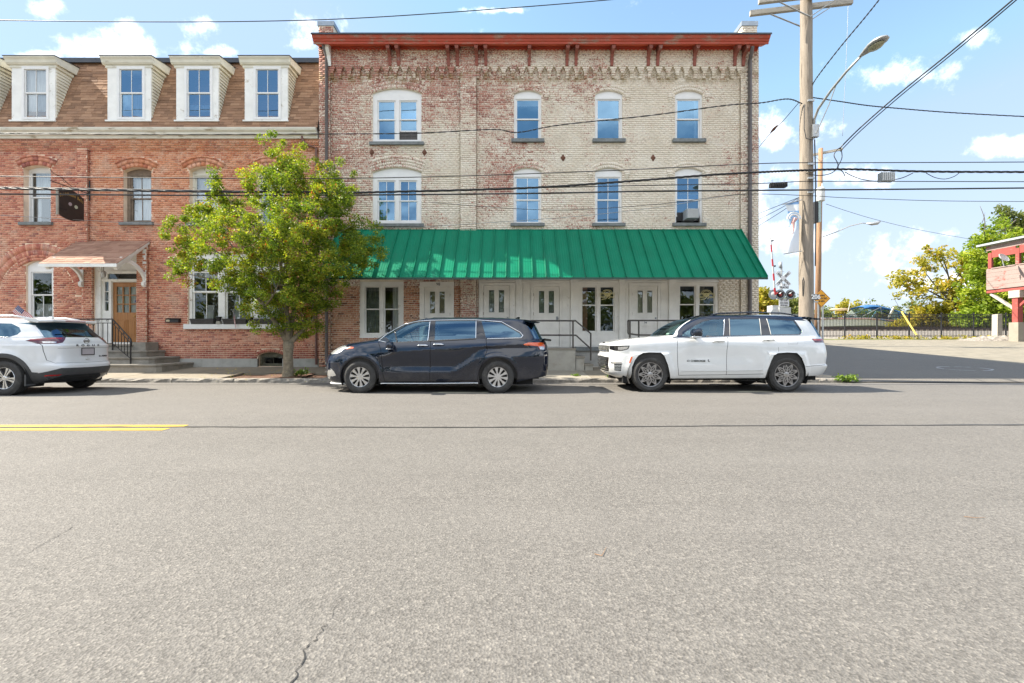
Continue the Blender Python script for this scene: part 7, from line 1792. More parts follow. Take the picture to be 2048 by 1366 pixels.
            def spoke(poly,a,d0,d1):
                b=MB(); b.prism([(p[0],p[1]) for p in poly],'y',q(d0),q(d1)); M_=T2(a); m.add([M_@Vector(v) for v in b.v],b.f)
            if style=='paddle':
                for k in range(10):
                    a=2*math.pi*(k+.25)/10; spoke([(.05,-.020),(rr*.55,-.018),(rr*.95,-.040),(rr*.95,.040),(rr*.55,.018),(.05,.020)],a,.014,.05)
                m.lathe([(0,q(.012)),(.062,q(.012)),(.072,q(.022)),(.072,q(.06))],c,'y',24)
            elif style=='branch':
                for k in range(9):
                    a=2*math.pi*k/9
                    spoke([(.045,-.013),(rr*.42,-.011),(rr*.60,-.014),(rr*.60,.014),(rr*.42,.011),(.045,.013)],a,.020,.055)
                    for g in (-1,1):
                        e=(rr*.965*math.cos(math.pi/9*.98),g*rr*.965*math.sin(math.pi/9*.98)); b0=(rr*.54,0); dx,dz=e[0]-b0[0],e[1]-b0[1]; l=math.hypot(dx,dz); nx,nz=-dz/l*.0105,dx/l*.0105
                        spoke([(b0[0]-nx,b0[1]-nz),(e[0]-nx,e[1]-nz),(e[0]+nx,e[1]+nz),(b0[0]+nx,b0[1]+nz)],a,.018,.048)
                        e2=(rr*.60*math.cos(math.pi/9),g*rr*.60*math.sin(math.pi/9)); b2=(rr*.26,0); dx,dz=e2[0]-b2[0],e2[1]-b2[1]; l=math.hypot(dx,dz); nx,nz=-dz/l*.007,dx/l*.007
                        spoke([(b2[0]-nx,b2[1]-nz),(e2[0]-nx,e2[1]-nz),(e2[0]+nx,e2[1]+nz),(b2[0]+nx,b2[1]+nz)],a,.024,.05)
                    spoke([(rr*.58,-.010),(rr*.95,-.008),(rr*.95,.008),(rr*.58,.010)],a+math.pi/9,.020,.048)
                m.lathe([(0,q(.014)),(.04,q(.014)),(.062,q(.024)),(.066,q(.06))],c,'y',24)
            else:
                for k in range(5):
                    a=2*math.pi*(k+.15)/5
                    for g in (-1,1): spoke([(.045,g*.004),(rr*.95,g*.014),(rr*.95,g*.068),(rr*.62,g*.040),(.05,g*.026)],a,.010,.05)
                m.lathe([(0,q(.006)),(.04,q(.006)),(.06,q(.02)),(.075,q(.06))],c,'y',24)
            m.build('rim',mat,wh,smooth=True,angle=30)
            b=MB(); b.lathe([(0,q(.13)),(rr*.80,q(.13)),(rr*.80,q(.15)),(0,q(.15))],c,'y',32); b.build('brake_disc',m_disc,wh,smooth=True,angle=30)
            b=MB(); b.lathe([(rr*.905,q(.19)),(0,q(.195))],c,'y',32); b.build('rim_barrel',m_well,wh)
            b=MB()
            for k in range(5): a=2*math.pi*k/5+.3; p=T2(a)@Vector((.057,q(.010),0)); b.lathe([(0,0),(.009,0),(.010,sy*-.02)],p,'y',6)
            b.build('wheel_nuts',m_chrome,wh)
    def cabin(s,floor,belt,seats,seat_mat,dash_x,wheel_at=None,hw=.72):
        # dark lining behind the doors, floor, seats, dashboard, steering wheel
        m=MB(); zs=np.linspace(.30,belt,6); 
        sgv=np.linspace(.02,s.st-.02,70)
        for side in (1,-1):
            g=[]
            for z in zs:
                p=s.pos(sgv,np.full_like(sgv,s.vz(z))); n=s.normal(sgv,np.full_like(sgv,s.vz(z))); p=p-n*.05; p[:,1]*=side; g.append(p)
            vs=[s.W(p) for r in g for p in r]; k=len(sgv); m.add(vs,[(j*k+i,j*k+i+1,(j+1)*k+i+1,(j+1)*k+i) for j in range(len(zs)-1) for i in range(k-1)])
        x0=s.xm-1.9; x1=s.R[:,2].max()-.25; a,b=s.W((x0,-hw,floor)),s.W((x1,hw,floor)); m.box(a.x,b.x,a.y,b.y,floor-.12,floor)
        m.build('cabin_lining',m_lining,s.root)
        a,b=s.W((dash_x,-hw,0)),s.W((dash_x+.38,hw,0)); m=MB(); m.hexa([(a.x,a.y,floor),(b.x,a.y,floor),(b.x,b.y,floor),(a.x,b.y,floor),(a.x-.1,a.y,belt-.03),(b.x,a.y,belt-.06),(b.x,b.y,belt-.06),(a.x-.1,b.y,belt-.03)]); m.build('dashboard',m_lining,s.root)
        for (sx,ys) in seats:
            for y in ys:
                m=MB(); c=s.W((sx,y,0)); 
                def lump(x0,x1,y0,y1,z0,z1,sh):
                    vs=[];n=12
                    for t in (0,.12,.5,.88,1):
                        e=.82 if t in (0,1) else 1.0
                        for j in range(n):
                            a_=2*math.pi*j/n; ca,sa=math.cos(a_),math.sin(a_); u=abs(ca)**.5*math.copysign(1,ca); w=abs(sa)**.5*math.copysign(1,sa); vs.append((c.x+(x0+x1)/2+sh*t+(x1-x0)/2*u*e,c.y+(y0+y1)/2+(y1-y0)/2*w*e,z0+(z1-z0)*t))
                    m.add(vs,[(i*n+j,i*n+(j+1)%n,(i+1)*n+(j+1)%n,(i+1)*n+j) for i in range(4) for j in range(n)]+[tuple(range(4*n,5*n)),tuple(range(n))[::-1]])
                lump(-.28,.25,-.24,.24,floor+.05,floor+.36,0); lump(.14,.30,-.23,.23,floor+.30,floor+.86,.16); lump(.30,.42,-.13,.13,floor+.88,floor+1.08,.03); m.build('seat',seat_mat,s.root,smooth=True)
        if wheel_at:
            x,y,z=wheel_at; c=s.W((x,y,z)); M_=Matrix.Translation(c)@Matrix.Rotation(math.radians(-62),4,'Y'); m=MB()
            m.tube([M_@Vector((.18*math.cos(t*math.pi/10),.18*math.sin(t*math.pi/10),0)) for t in range(20)],.016,6,closed=True); m.tube([M_@Vector((-.17,0,0)),M_@Vector((.17,0,0))],.02,5); m.build('steering_wheel',m_black,s.root)
    def blob(s,name,c,r,mat,e=.7,parent=None,n=14,world=False,sides=(1,-1),squash=None):
        for side in sides:
            cc=s.W((c[0],c[1]*side,c[2])); vs=[]
            for i in range(n+1):
                t=math.pi*i/n
                for j in range(2*n):
                    a=math.pi*j/n; f=lambda v,p:math.copysign(abs(v)**p,v); x=r[0]*f(math.sin(t),e)*f(math.cos(a),e); y=r[1]*f(math.sin(t),e)*f(math.sin(a),e); z=r[2]*f(math.cos(t),e)
                    if squash: x,y,z=squash(x,y,z,side)
                    vs.append((cc.x+x,cc.y+y,cc.z+z))
            m=MB(); k=2*n; m.add(vs,[(i*k+j,i*k+(j+1)%k,(i+1)*k+(j+1)%k,(i+1)*k+j) for i in range(n) for j in range(k)]); m.build(name,mat,parent or s.root,smooth=True)
    def underbody(s,x0,x1,z0,z1,hw):
        a,b=s.W((x0,-hw,0)),s.W((x1,hw,0)); m=MB(); m.box(a.x,b.x,a.y,b.y,z0,z1); m.build('underbody',m_well,s.root)
    def handle(s,px0,px1,py,mat,side_pairs=(1,-1),h=.03):
        for side in side_pairs:
            x0,z0=s.unproj(px0,py); x1,z1=s.unproj(px1,py); m=MB(); n=8; pts=[]
            for i in range(n+1):
                t=i/n; o=.008+.034*min(1,4*t*(1-t)*1.6); pts.append(s.W(s.surf(x0+(x1-x0)*t,z0+(z1-z0)*t,o,side)))
            m.tube(pts,[h*.28]+[h*.5]*(n-1)+[h*.28],8); m.build('door_handle',mat,s.root,smooth=True)
            q=MB(); c=s.W(s.surf((x0+x1)/2,z0-.004,.002,side)); q.lathe([(0,0),(.028,0)],c,'y',12); q.build('handle_recess',m_gap,s.root)
def arc_poly(cx,cz,r,a0,a1,n=24,zmin=None,ex=1.0):
    return [(cx+r*math.cos(math.radians(a0+(a1-a0)*i/n)), cz+r*math.sin(math.radians(a0+(a1-a0)*i/n))) for i in range(n+1)]
def sstep(x,a,b): t=np.clip((x-a)/(b-a),0,1); return t*t*(3-2*t)

# ------------------------------------------------------------------ dark minivan
van_root=thing('minivan','dark blue-black minivan with silver ten spoke wheels parked at the kerb','minivan',(-4.33,11.06,0))
rowsV=[(.17,.20,4.95,.90,4.5,4.5),(.24,.08,5.08,.94,4.5,4.5),(.34,.02,5.14,.965,4.6,5),(.50,.0,5.18,.975,4.8,5),(.66,.005,5.19,.985,4.8,5),(.80,.04,5.19,.99,4.6,5),(.90,.12,5.185,.985,4.4,5),
  (.98,.22,5.175,.975,4.2,5),(1.05,.36,5.16,.96,4.2,5),(1.105,.58,5.14,.945,4.4,5),(1.15,.87,5.11,.93,4.6,5),(1.19,1.14,5.07,.915,4.6,5),(1.31,1.36,5.0,.88,4.2,5),(1.45,1.62,4.93,.83,4.2,5),(1.575,1.90,4.86,.775,4.2,5),
  (1.64,2.12,4.78,.735,4,4.6),(1.685,2.40,4.45,.63,3.6,4),(1.712,2.75,4.05,.44,3.4,3.4),(1.722,3.05,3.6,.03,3,3)]
xwf,xwr,cz=.955,4.015,.357
def bulgeV(x,z):
    # shoulder line, tucked-in doors, ledge above the sill that sweeps up into the rear haunch
    zs=.86+.235*np.clip((x-1.1)/3.7,0,1)**.8
    rise=sstep(x,2.95,3.75); zl1=.585*(1-rise)+(.985)*rise+.02*np.clip((x-3.75)/1.0,0,1); zl0=.47*(1-rise)+.80*rise
    zl1=np.minimum(zl1,zs-.05); d=.055*sstep(x,1.25,2.1)*(1-.25*sstep(x,4.5,5.0))
    d=d*1.0
    up=np.clip((zs-z)/(zs-zl1),0,1); tuck=-d*up
    back=np.clip((zl1-z)/(zl1-zl0),0,1); off=tuck+d*1.12*back*np.where(z<zl1,1,0)
    low=-.035*np.clip((zl0-z)/.28,0,1)**1.2
    off=off+np.where(z<zl0,low,0)
    for cx_ in (xwf,xwr):
        r=np.hypot(x-cx_,(z-cz)); off=off+.028*np.exp(-((r-.47)/.05)**2)*(z>.2)
    off=off-.075*np.clip((z-zs)/.30,0,1)*sstep(x,.7,1.2)
    return off+.012
van=Car(van_root,-4.33,11.06,rowsV,2.5,bulgeV)
R_=[]
def reg(L,name,poly,mat=None,**k): L.append(dict(name=name,poly=poly,mat=mat,**k))
V=lambda pts,step=.035:van.poly(pts,'px',step)
# doors first, then seams, then glass and lamps
seamV1=[(757,684),(762,700),(764,725),(766,750),(770,763)]; seamV2=[(861.5,641),(861,660),(861,690),(860.5,720),(860,763)]; seamV3=[(957,640.5),(964,660),(972,678),(974.5,700),(967,722),(957,745),(955,760)]
reg(R_,'door',V([(757,684),(762,700),(764,725),(766,750),(770,763),(860,763),(861,690),(861.5,641),(840,643),(812,648),(788,661.5)]),m_black_paint,key='door_f')
reg(R_,'sliding_door',V([(861.5,641),(861,690),(860,763),(955,760),(957,745),(967,722),(974.5,700),(972,678),(964,660),(957,640.5)]),m_black_paint,key='door_r')
for sm in (seamV1,seamV2,seamV3): reg(R_,'seam',van.line(sm,.011),slot=1,off=-.006)
reg(R_,'seam',van.line([(770,763),(860,763.4),(955,760.5)],.010),slot=1,off=-.006)
reg(R_,'seam',van.line([(976,690),(1000,689),(1040,688)],.006),slot=1,off=-.004)
reg(R_,'seam',van.line([(1067,645),(1074,662),(1077,680)],.010),slot=1,off=-.005)
winF=[(759,681),(773,671),(789,661.5),(812,649.5),(838,643.5),(859.5,642),(855,682.3),(830,683.6),(797,685)]
reg(R_,'window_surround',V([(756.5,681.3),(772,670),(788,660.3),(811,648.3),(838,642.3),(862,640.8),(905,640),(950,639.8),(1003,643.8),(1040,664.5),(1046,671.5),(1042,676),(975,677.5),(952,677.8),(862,682.6),(797,686)]),slot=2,off=.001)
reg(R_,'side_window',V([(790.5,663.5),(812,650.5),(838,644.4),(858.5,643),(854.6,681),(830,682.3),(795.5,683.5)]),m_cg_clear,off=-.004,parent='door_f',key='wf')
reg(R_,'quarter_glass',V([(771.5,673.5),(788.8,664.3),(792.5,683.8),(782,684)]),m_cg_clear,off=-.004,key='wq')
reg(R_,'side_window',V([(871,642.2),(951,641.3),(951,676.2),(869,680)]),m_cg_dark,off=-.004,parent='door_r',key='wr')
reg(R_,'rear_quarter_window',V([(963,641.8),(1001,645.3),(1038.5,666),(1043.5,672),(1039,674.6),(972,675.6)]),m_cg_dark,off=-.004,key='wrq')
reg(R_,'windscreen',van.poly([(0,1.20),(.80,1.20),(.79,1.30),(.72,1.45),(.64,1.60),(.62,1.655),(0,1.675)],'front'),m_cg_ws,off=-.003,both=False)
reg(R_,'rear_window',van.poly([(0,1.20),(.74,1.21),(.66,1.55),(.6,1.60),(0,1.61)],'rear'),m_cg_dark,off=-.003,both=False)
reg(R_,'tail_lamp',V([(1046.5,688.6),(1057,685.3),(1080,684.8),(1087,686),(1090,692),(1088,699),(1080,699),(1076,692.5),(1062,691),(1050,690.8)]),m_amber,off=.004,key='tl')
reg(R_,'reversing_lamp',V([(1077,693),(1088,693),(1088.5,699),(1081,699)]),m_head,off=.003,key='tl2',parent='tl')
reg(R_,'head_lamp',V([('p',663.5,708.5),('p',667,700),('p',677,693.5),('p',690,690.5),('p',694,692),('p',685,700),('p',676,706.5)]),m_head,off=-.004,key='hl')
reg(R_,'side_marker',V([(690,696.5),(700,693.8),(708,694.2),(706.5,696.5),(694,698.5)]),m_amber,off=.002,key='sm')
reg(R_,'bumper_scoop',V([(654,742),(660,735),(668,743),(672,751),(664,753),(654,752)]),m_chrome,off=-.006,key='bs')
reg(R_,'fog_lamp',V([(654,753),(661,752.5),(660,757.5),(655,758.5)]),m_head,off=-.004,key='fl')
reg(R_,'grille',van.poly([(0,.36),(.62,.36),(.66,.52),(.50,.78),(0,.80)],'front'),m_trim,off=-.01,both=False)
archV=[arc_poly(xwf,cz+.01,.425,-28,208),arc_poly(xwr,cz+.01,.425,-28,208)]
for a in archV: reg(R_,'arch',van.poly([(p[0],max(p[1],.172)) for p in a]+[],'side'),cut=True)
bx=[van.unproj(*p) for p in ((642,766),(684,768.5),(700,768.3),(757,768),(958,767.3),(1020,766),(1040,762.5),(1083,752.5),(1096,749))]
reg(R_,'cutline',van.poly([(x,z) for x,z in bx]+[(5.3,.171),(-.1,.171)],'side'),cut=True)
van.build(R_,m_black_paint,[m_gap,m_trim])
for a in archV: van.arch_lip([(p[0],p[1]) for p in a if p[1]>.20],.10,m_well)
van.well(xwf,cz,.44,.985); van.well(xwr,cz,.44,.985)
van.wheel(xwf,cz,.357,.225,.225,'paddle',m_rim_s,.985); van.wheel(xwr,cz,.357,.225,.225,'paddle',m_rim_s,.985)
van.underbody(.5,4.8,.17,.34,.72)
van.trim('chrome_trim',[(772,684.6),(757,681.2),(772,670),(788,660.3),(811,648.3),(838,642.3),(862,640.8),(905,640),(950,639.8),(1003,643.8),(1040,664.5),(1046,671.2),(1041.5,676),(975,677.7)],.0085,m_chrome)
van.trim('chrome_trim',[(860.3,642),(855.3,682.5)],.008,m_chrome); van.trim('chrome_trim',[(952.3,640.5),(951.5,677.5)],.0065,m_chrome)
van.trim('window_seal',[(856,683),(900,681),(951,678)],.006,m_gap)
van.trim('window_divider',[(790.3,662.5),(795,684)],.008,m_trim)
van.handle(834,857,692.2,m_chrome); van.handle(865.5,888.5,690.2,m_chrome)
mx,mz=van.unproj(781,690)
van.blob('door_mirror',(mx+.02,-1.06,mz-.01),(.085,.14,.095),m_black_paint,.72,squash=lambda x,y,z,s:(x+.05*(z/.1)*0+ .03*(-y*s/.14)*.4,y,z*(1-.15*(y*-s)/.14)))
van.blob('mirror_trim',(mx+.01,-1.06,mz-.085),(.08,.13,.018),m_chrome,.8)
for sd in (1,-1):
    m=MB(); m.beam(van.W((mx+.05,-.93*sd,mz-.06)),van.W((mx+.03,-1.0*sd,mz-.04)),.09,.05); m.build('mirror_foot',m_trim,van_root)
van.cabin(.42,1.12,[(1.95,(-.42,.42)),(2.95,(-.42,.42)),(3.95,(-.42,0,.42))],m_seat,1.18,(1.62,-.40,1.06))
# sill strip, roof fin, spoiler, wiper, splash lip
van.trim('sill_trim',[(759,767),(860,767),(957,766.3)],.014,m_chrome,out=-.002)
m=MB(); c=van.W((4.42,0,1.67)); m.prism([(c.x-.10,c.z-.01),(c.x+.10,c.z-.02),(c.x+.10,c.z+.065),(c.x+.05,c.z+.07)],'y',c.y-.02,c.y+.02); m.build('roof_fin',m_black_paint,van_root)
m=MB(); y0,y1=11.06-.70,11.06+.70; X=van.W((0,0,0)).x
m.prism([(X+4.60,1.645),(X+4.90,1.595),(X+4.97,1.585),(X+4.95,1.570),(X+4.83,1.560),(X+4.62,1.60)],'y',y0,y1); m.build('roof_spoiler',m_black_paint,van_root)
m=MB(); m.prism([(X+5.06,1.215),(X+5.20,1.20),(X+5.215,1.17),(X+5.20,1.15),(X+5.07,1.16)],'y',11.06-.86,11.06+.86); m.build('tailgate_lip',m_trim,van_root)
m=MB(); pts=[van.W(van.surf_end(y,.215+.0*abs(y),False,.03)) for y in np.linspace(-.88,.88,25)]; m.tube(pts,.022,6); m.build('front_splitter',m_ltgrey,van_root,smooth=True)
for z in (.45,.55,.65): m=MB(); m.tube([van.W(van.surf_end(y,z,False,.004)) for y in np.linspace(-.58,.58,17)],.012,5); m.build('grille_bar',m_chrome,van_root)

# ------------------------------------------------------------------ white three row vehicle with a black roof
suv_root=thing('large_suv','white three row SUV with a black roof and dark mesh wheels by the corner pole','suv',(2.2,11.27,0))
rowsS=[(.26,.42,4.95,.90,4.5,5),(.33,.18,5.07,.95,4.8,5),(.43,.055,5.13,.972,5,5.5),(.585,.0,5.19,.982,5.2,6),(.635,.0,5.15,.985,5.2,6),(.80,.0,5.17,.988,5.2,6),(.875,.05,5.168,.988,5.4,6),(1.0,.045,5.15,.984,5.8,6),(1.085,.055,5.13,.975,6,6),
  (1.135,.15,5.115,.965,6,6),(1.195,.44,5.095,.945,6,6),(1.245,.88,5.075,.925,5.6,6),(1.28,1.32,5.055,.908,5,6),(1.40,1.47,5.0,.872,4.6,6),(1.55,1.70,4.93,.822,4.6,6),(1.675,1.98,4.875,.768,4.6,5.5),(1.73,2.22,4.74,.715,4.2,5),(1.765,2.58,4.42,.60,4,4.4),(1.79,2.95,4.0,.38,3.5,3.5),(1.796,3.2,3.7,.03,3,3)]
sxf,sxr,scz=.93,4.02,.397
def bulgeS(x,z):
    off=np.zeros_like(x+z)+.012
    zc=1.175-.01*x/5; off=off-.020*np.clip((z-zc)/.10,0,1)                       # shoulder crease
    off=off-.022*np.exp(-((z-.80)/.20)**2)*sstep(x,1.5,2.0)*(1-sstep(x,3.0,3.5)) # hollow of the doors
    off=off-.03*np.clip((.50-z)/.2,0,1)
    for cx_ in (sxf,sxr):
        dx=np.abs(x-cx_); tz=np.clip((z-.30)/.55,0,1); edge=np.maximum(dx-(.56-.16*tz),(z-.86)*1.0); off=off+.030*(1-sstep(edge,-.02,.075))*sstep(z,.2,.3)
    return off
suv=Car(suv_root,2.2,11.27,rowsS,2.5,bulgeS)
R_=[]; V=lambda pts,step=.035:suv.poly(pts,'px',step)
s1=[(1354,677),(1354.5,700),(1355.5,730),(1357,750.5)]; s2=[(1454.8,673),(1454,700),(1453,730),(1452.3,749.5)]; s3=[(1524,671),(1536,682),(1548,692),(1549,700),(1540,716),(1532,736),(1527,748)]
reg(R_,'door',V([(1353,676)]+s1+[(1452.3,749.5),(1453,730),(1454,700),(1454.8,673),(1454,641),(1420,640),(1398,648),(1370,667)]),m_white_paint,key='door_f')
reg(R_,'door',V([(1454.8,673)]+s2[1:]+[(1527,748),(1532,736),(1540,716),(1549,700),(1548,692),(1536,682),(1524,671),(1517,640),(1456,640)]),m_white_paint,key='door_r')
for sm in (s1,s2): reg(R_,'seam',suv.line(sm,.010),slot=1,off=-.006)
reg(R_,'seam',suv.line([(1357,750.5),(1400,750),(1452,749.5),(1527,748)],.010),slot=1,off=-.006)
reg(R_,'seam',suv.line([(1611,733.5),(1628,731.5),(1650,729.5)],.008),slot=1,off=-.005)
reg(R_,'seam',suv.line([(1557,694),(1557.5,704)],.006),slot=1,off=-.004)
roofp=[(1345,675.6),(1360,663),(1374,651),(1392,640.5),(1412,633),(1440,630.3),(1480,628),(1520,627.8),(1570,629.5),(1600,632.5),(1618,637.5),(1621,640),(1614,642),(1589,640.2),(1604.5,663),(1600,669.8),(1543,671),(1455,673.2),(1396,675.2)]
zt_=1.7955
reg(R_,'black_roof',suv.poly([('p',1345,675.8),('p',1396,675.4),('p',1455,673.3),('p',1543,671),('p',1600,669.8),('p',1604.8,663),('p',1589,640.4),('p',1613,642),('r',.70,1.665),('r',0,1.672),('r',0,zt_),('f',0,zt_),('f',0,1.70),('f',.60,1.69),('f',.67,1.62),('f',.765,1.40),('f',.84,1.285)],'px'),slot=2,off=.001)
reg(R_,'side_window',V([(1362,672.6),(1374,662),(1392,650),(1408,642.5),(1424,638.8),(1446.5,638.2),(1445.8,671.6),(1396,673.2)]),m_cg_clear,off=-.004,parent='door_f',key='wf')
reg(R_,'side_window',V([(1459.5,638.3),(1517.6,637.9),(1521.5,669.9),(1461,671.4)]),m_cg_dark,off=-.004,parent='door_r',key='wr')
reg(R_,'rear_quarter_window',V([(1534.5,637.8),(1586.5,641.3),(1602,662.9),(1598.5,668),(1542.5,669.2)]),m_cg_dark,off=-.004,key='wq')
reg(R_,'windscreen',suv.poly([(0,1.285),(.80,1.285),(.735,1.40),(.65,1.60),(.60,1.69),(0,1.705)],'front'),m_cg_ws,off=-.003,both=False)
reg(R_,'rear_window',suv.poly([(0,1.25),(.78,1.25),(.67,1.655),(0,1.665)],'rear'),m_cg_dark,off=-.003,both=False)
reg(R_,'tail_lamp',suv.poly([('p',1623,677.6),('p',1648,677.5),('r',.70,1.20),('r',.70,1.125),('p',1648.5,685),('p',1630,685)]),m_taild,off=.004,key='tl')
reg(R_,'tail_lamp_strip',V([(1624.5,678.3),(1646,678.2),(1646.5,681),(1627,681)]),m_taill,off=.006,key='tl2',parent='tl')
reg(R_,'fuel_flap',suv.line([(1576,684.5),(1576,688),(1595,688),(1596,684)],.005),slot=1,off=-.003)
reg(R_,'head_lamp',suv.poly([('f',.62,1.045),('f',.80,1.05),('p',1238,691.5),('p',1259.7,691.2),('p',1256.5,698.5),('p',1246,701.5),('p',1232,702),('f',.72,.945),('f',.63,.96)]),m_trim,off=-.006,key='hl')
reg(R_,'head_lamp_lens',suv.poly([('p',1236,694),('p',1257,693),('p',1254,698),('p',1244,700),('p',1236,699.5)]),m_head,off=-.003,key='hl2',parent='hl')
reg(R_,'side_marker',V([(1262,713.5),(1265.7,713),(1261.3,725.3),(1257.6,726)]),m_amber,off=.004,key='smk')
reg(R_,'grille',suv.poly([(0,.895),(.60,.90),(.615,1.05),(0,1.055)],'front'),m_trim,off=-.012,both=False)
reg(R_,'lower_grille',suv.poly([(0,.44),(.55,.44),(.62,.50),(.66,.78),(0,.80)],'front'),m_trim,off=-.02,both=False)
reg(R_,'fog_recess',suv.poly([('p',1228,727.5),('p',1243.5,726.5),('p',1242,742),('p',1229,741)]),m_trim,off=-.012,key='fog')
reg(R_,'bumper_blade',suv.poly([('p',1222,724),('p',1243.5,724.3),('p',1243,727.3),('p',1223,727)]),m_chrome,off=.006,key='bl')
arS=[[(1260.5,756),(1264,734),(1270,720),(1277,711),(1286,706),(1298,704.7),(1322,705.3),(1329,712),(1336,730),(1342,756)],[(1529,756),(1535,741),(1542.4,722),(1548,710.5),(1556,706.3),(1575,705),(1594,706),(1603.6,715.7),(1610,732),(1612,756)]]
arX=[]
for a in arS:
    L=[suv.unproj(*p) for p in a]; arX.append(L)
    reg(R_,'arch',suv.poly([(L[0][0],.262)]+L[1:-1]+[(L[-1][0],.262)],'side'),cut=True)
bx=[suv.unproj(*p) for p in ((1190,741),(1216,750.5),(1246,756),(1262,757),(1340,757),(1440,756.5),(1530,756),(1612,752),(1652,746),(1662,744))]
reg(R_,'cutline',suv.poly([(x,z) for x,z in bx]+[(5.4,.261),(-.1,.261)],'side'),cut=True)
suv.build(R_,m_white_paint,[m_gap,m_roof_black])
for L in arX: suv.arch_lip([p for p in L if p[1]>.3],.12,m_well)
suv.well(sxf,scz,.50,.985); suv.well(sxr,scz,.50,.985)
suv.wheel(sxf,scz,.395,.26,.278,'branch',m_rim_d,.985); suv.wheel(sxr,scz,.395,.26,.278,'branch',m_rim_d,.985)
suv.underbody(.6,4.85,.25,.42,.70)
suv.trim('window_trim',[(1347,675.9),(1396,675.4),(1455,673.4),(1543,671.2),(1599.8,670),(1604.8,663),(1589,640.2)],.006,m_chrome)
suv.trim('window_pillar_trim',[(1448.5,637),(1446.5,672.3)],.009,m_chrome); suv.trim('window_pillar_trim',[(1518.5,637.5),(1522.3,670.8)],.006,m_ltgrey); suv.trim('window_pillar_trim',[(1533,637.5),(1542,670)],.006,m_ltgrey); suv.trim('window_pillar_trim',[(1458,637.5),(1459.6,672)],.004,m_ltgrey)
suv.trim('door_rub_strip',[(1362,742.5),(1452,741.5),(1525,740.5)],.006,m_ltgrey)
suv.handle(1424.5,1449,683.2,m_ltgrey,h=.038); suv.handle(1523.5,1549,681,m_ltgrey,h=.038)
mx,mz=suv.unproj(1383,668)
suv.blob('door_mirror',(mx+.02,-1.10,mz+.02),(.12,.13,.10),m_roof_black,.68,squash=lambda x,y,z,s:(x,y,z*(1-.25*(-x/.12))))
suv.blob('mirror_trim',(mx+.01,-1.09,mz-.065),(.125,.13,.022),m_chrome,.8)
for sd in (1,-1):
    m=MB(); m.beam(suv.W((mx+.06,-.92*sd,mz-.06)),suv.W((mx+.04,-1.03*sd,mz-.03)),.10,.05); m.build('mirror_foot',m_trim,suv_root)
suv.cabin(.50,1.20,[(2.22,(-.42,.42)),(3.15,(-.42,.42)),(4.05,(-.42,.42))],m_seat_t,1.40,(1.84,-.40,1.16))
for sd in (1,-1):
    m=MB(); m.tube([suv.W((2.45,-.63*sd,1.755)),suv.W((2.62,-.62*sd,1.80)),suv.W((3.3,-.62*sd,1.825)),suv.W((4.1,-.62*sd,1.81)),suv.W((4.35,-.61*sd,1.775)),suv.W((4.5,-.61*sd,1.735))],.018,6); m.build('roof_rail',m_roof_black,suv_root,smooth=True)
X=2.2; m=MB(); m.prism([(X+4.60,1.725),(X+4.86,1.69),(X+4.98,1.675),(X+4.96,1.655),(X+4.85,1.645),(X+4.62,1.69)],'y',11.27-.70,11.27+.70); m.build('roof_spoiler',m_roof_black,suv_root)
# grille slots, mesh, badge
for k in range(7):
    y=-.50+k*.1667; m=MB(); q=[suv.W(suv.surf_end(y+u,z,False,.004)) for u,z in ((-.05,.925),(.05,.925),(.05,1.03),(-.05,1.03))]; m.tube(q,.010,5,closed=True); m.build('grille_slot',m_chrome,suv_root)
for k in range(3): m=MB(); m.tube([suv.W(suv.surf_end(y,.50+.10*k,False,-.004)) for y in np.linspace(-.55,.55,15)],.012,5); m.build('grille_bar',m_trim,suv_root)
for k in range(5):
    m=MB()
    x0,z0=suv.unproj(1229.5,728.5+k*2.9); x1,z1=suv.unproj(1242.5,728.5+k*2.9)
    m.tube([suv.W(suv.surf(x0+(x1-x0)*t/10,z0+(z1-z0)*t/10+.010*(t%2),-.006)) for t in range(11)],.006,4); m.build('fog_mesh',m_grey,suv_root)
p=suv.W(suv.surf(*suv.unproj(1384.5,722),.004)); text('GRAND CHEROKEE',.060,p,m_letter,suv_root,rot=(90,0,0),sx=1.12,space=1.0,bold=.001,ext=.002)
p=suv.W(suv.surf(*suv.unproj(1417.5,721.2),.004)); text('L',.07,p,m_letter,suv_root,rot=(90,0,0),sx=1.35,bold=.002,ext=.002)
p=suv.W(suv.surf_end(.0,1.105,False,.012)); m=MB(); m.box(p.x-.01,p.x+.02,p.y-.07,p.y+.07,p.z-.012,p.z+.018); m.build('bonnet_badge',m_letter,suv_root)
p=[suv.W(suv.surf_end(-y,z,False,-.03)) for y,z in ((.50,1.33),(.62,1.33),(.60,1.37),(.49,1.37))]; m=MB(); m.add(p,[(0,1,2,3)]); m.build('windscreen_sticker',m_sign_white,suv_root)
for sd in (1,-1):
    a,b=suv.W((4.45,-.86*sd,.30)),suv.W((4.52,-.62*sd,.30)); m=MB(); m.box(a.x,b.x,min(a.y,b.y),max(a.y,b.y),.24,.52); m.build('mud_flap',m_well,suv_root)
m=MB(); a=suv.W((.35,0,0)); m.box(a.x,a.x+.12,11.27-.8,11.27-.45,.20,.36); m.box(a.x,a.x+.12,11.27+.45,11.27+.8,.20,.36); m.build('tow_bracket',m_well,suv_root)

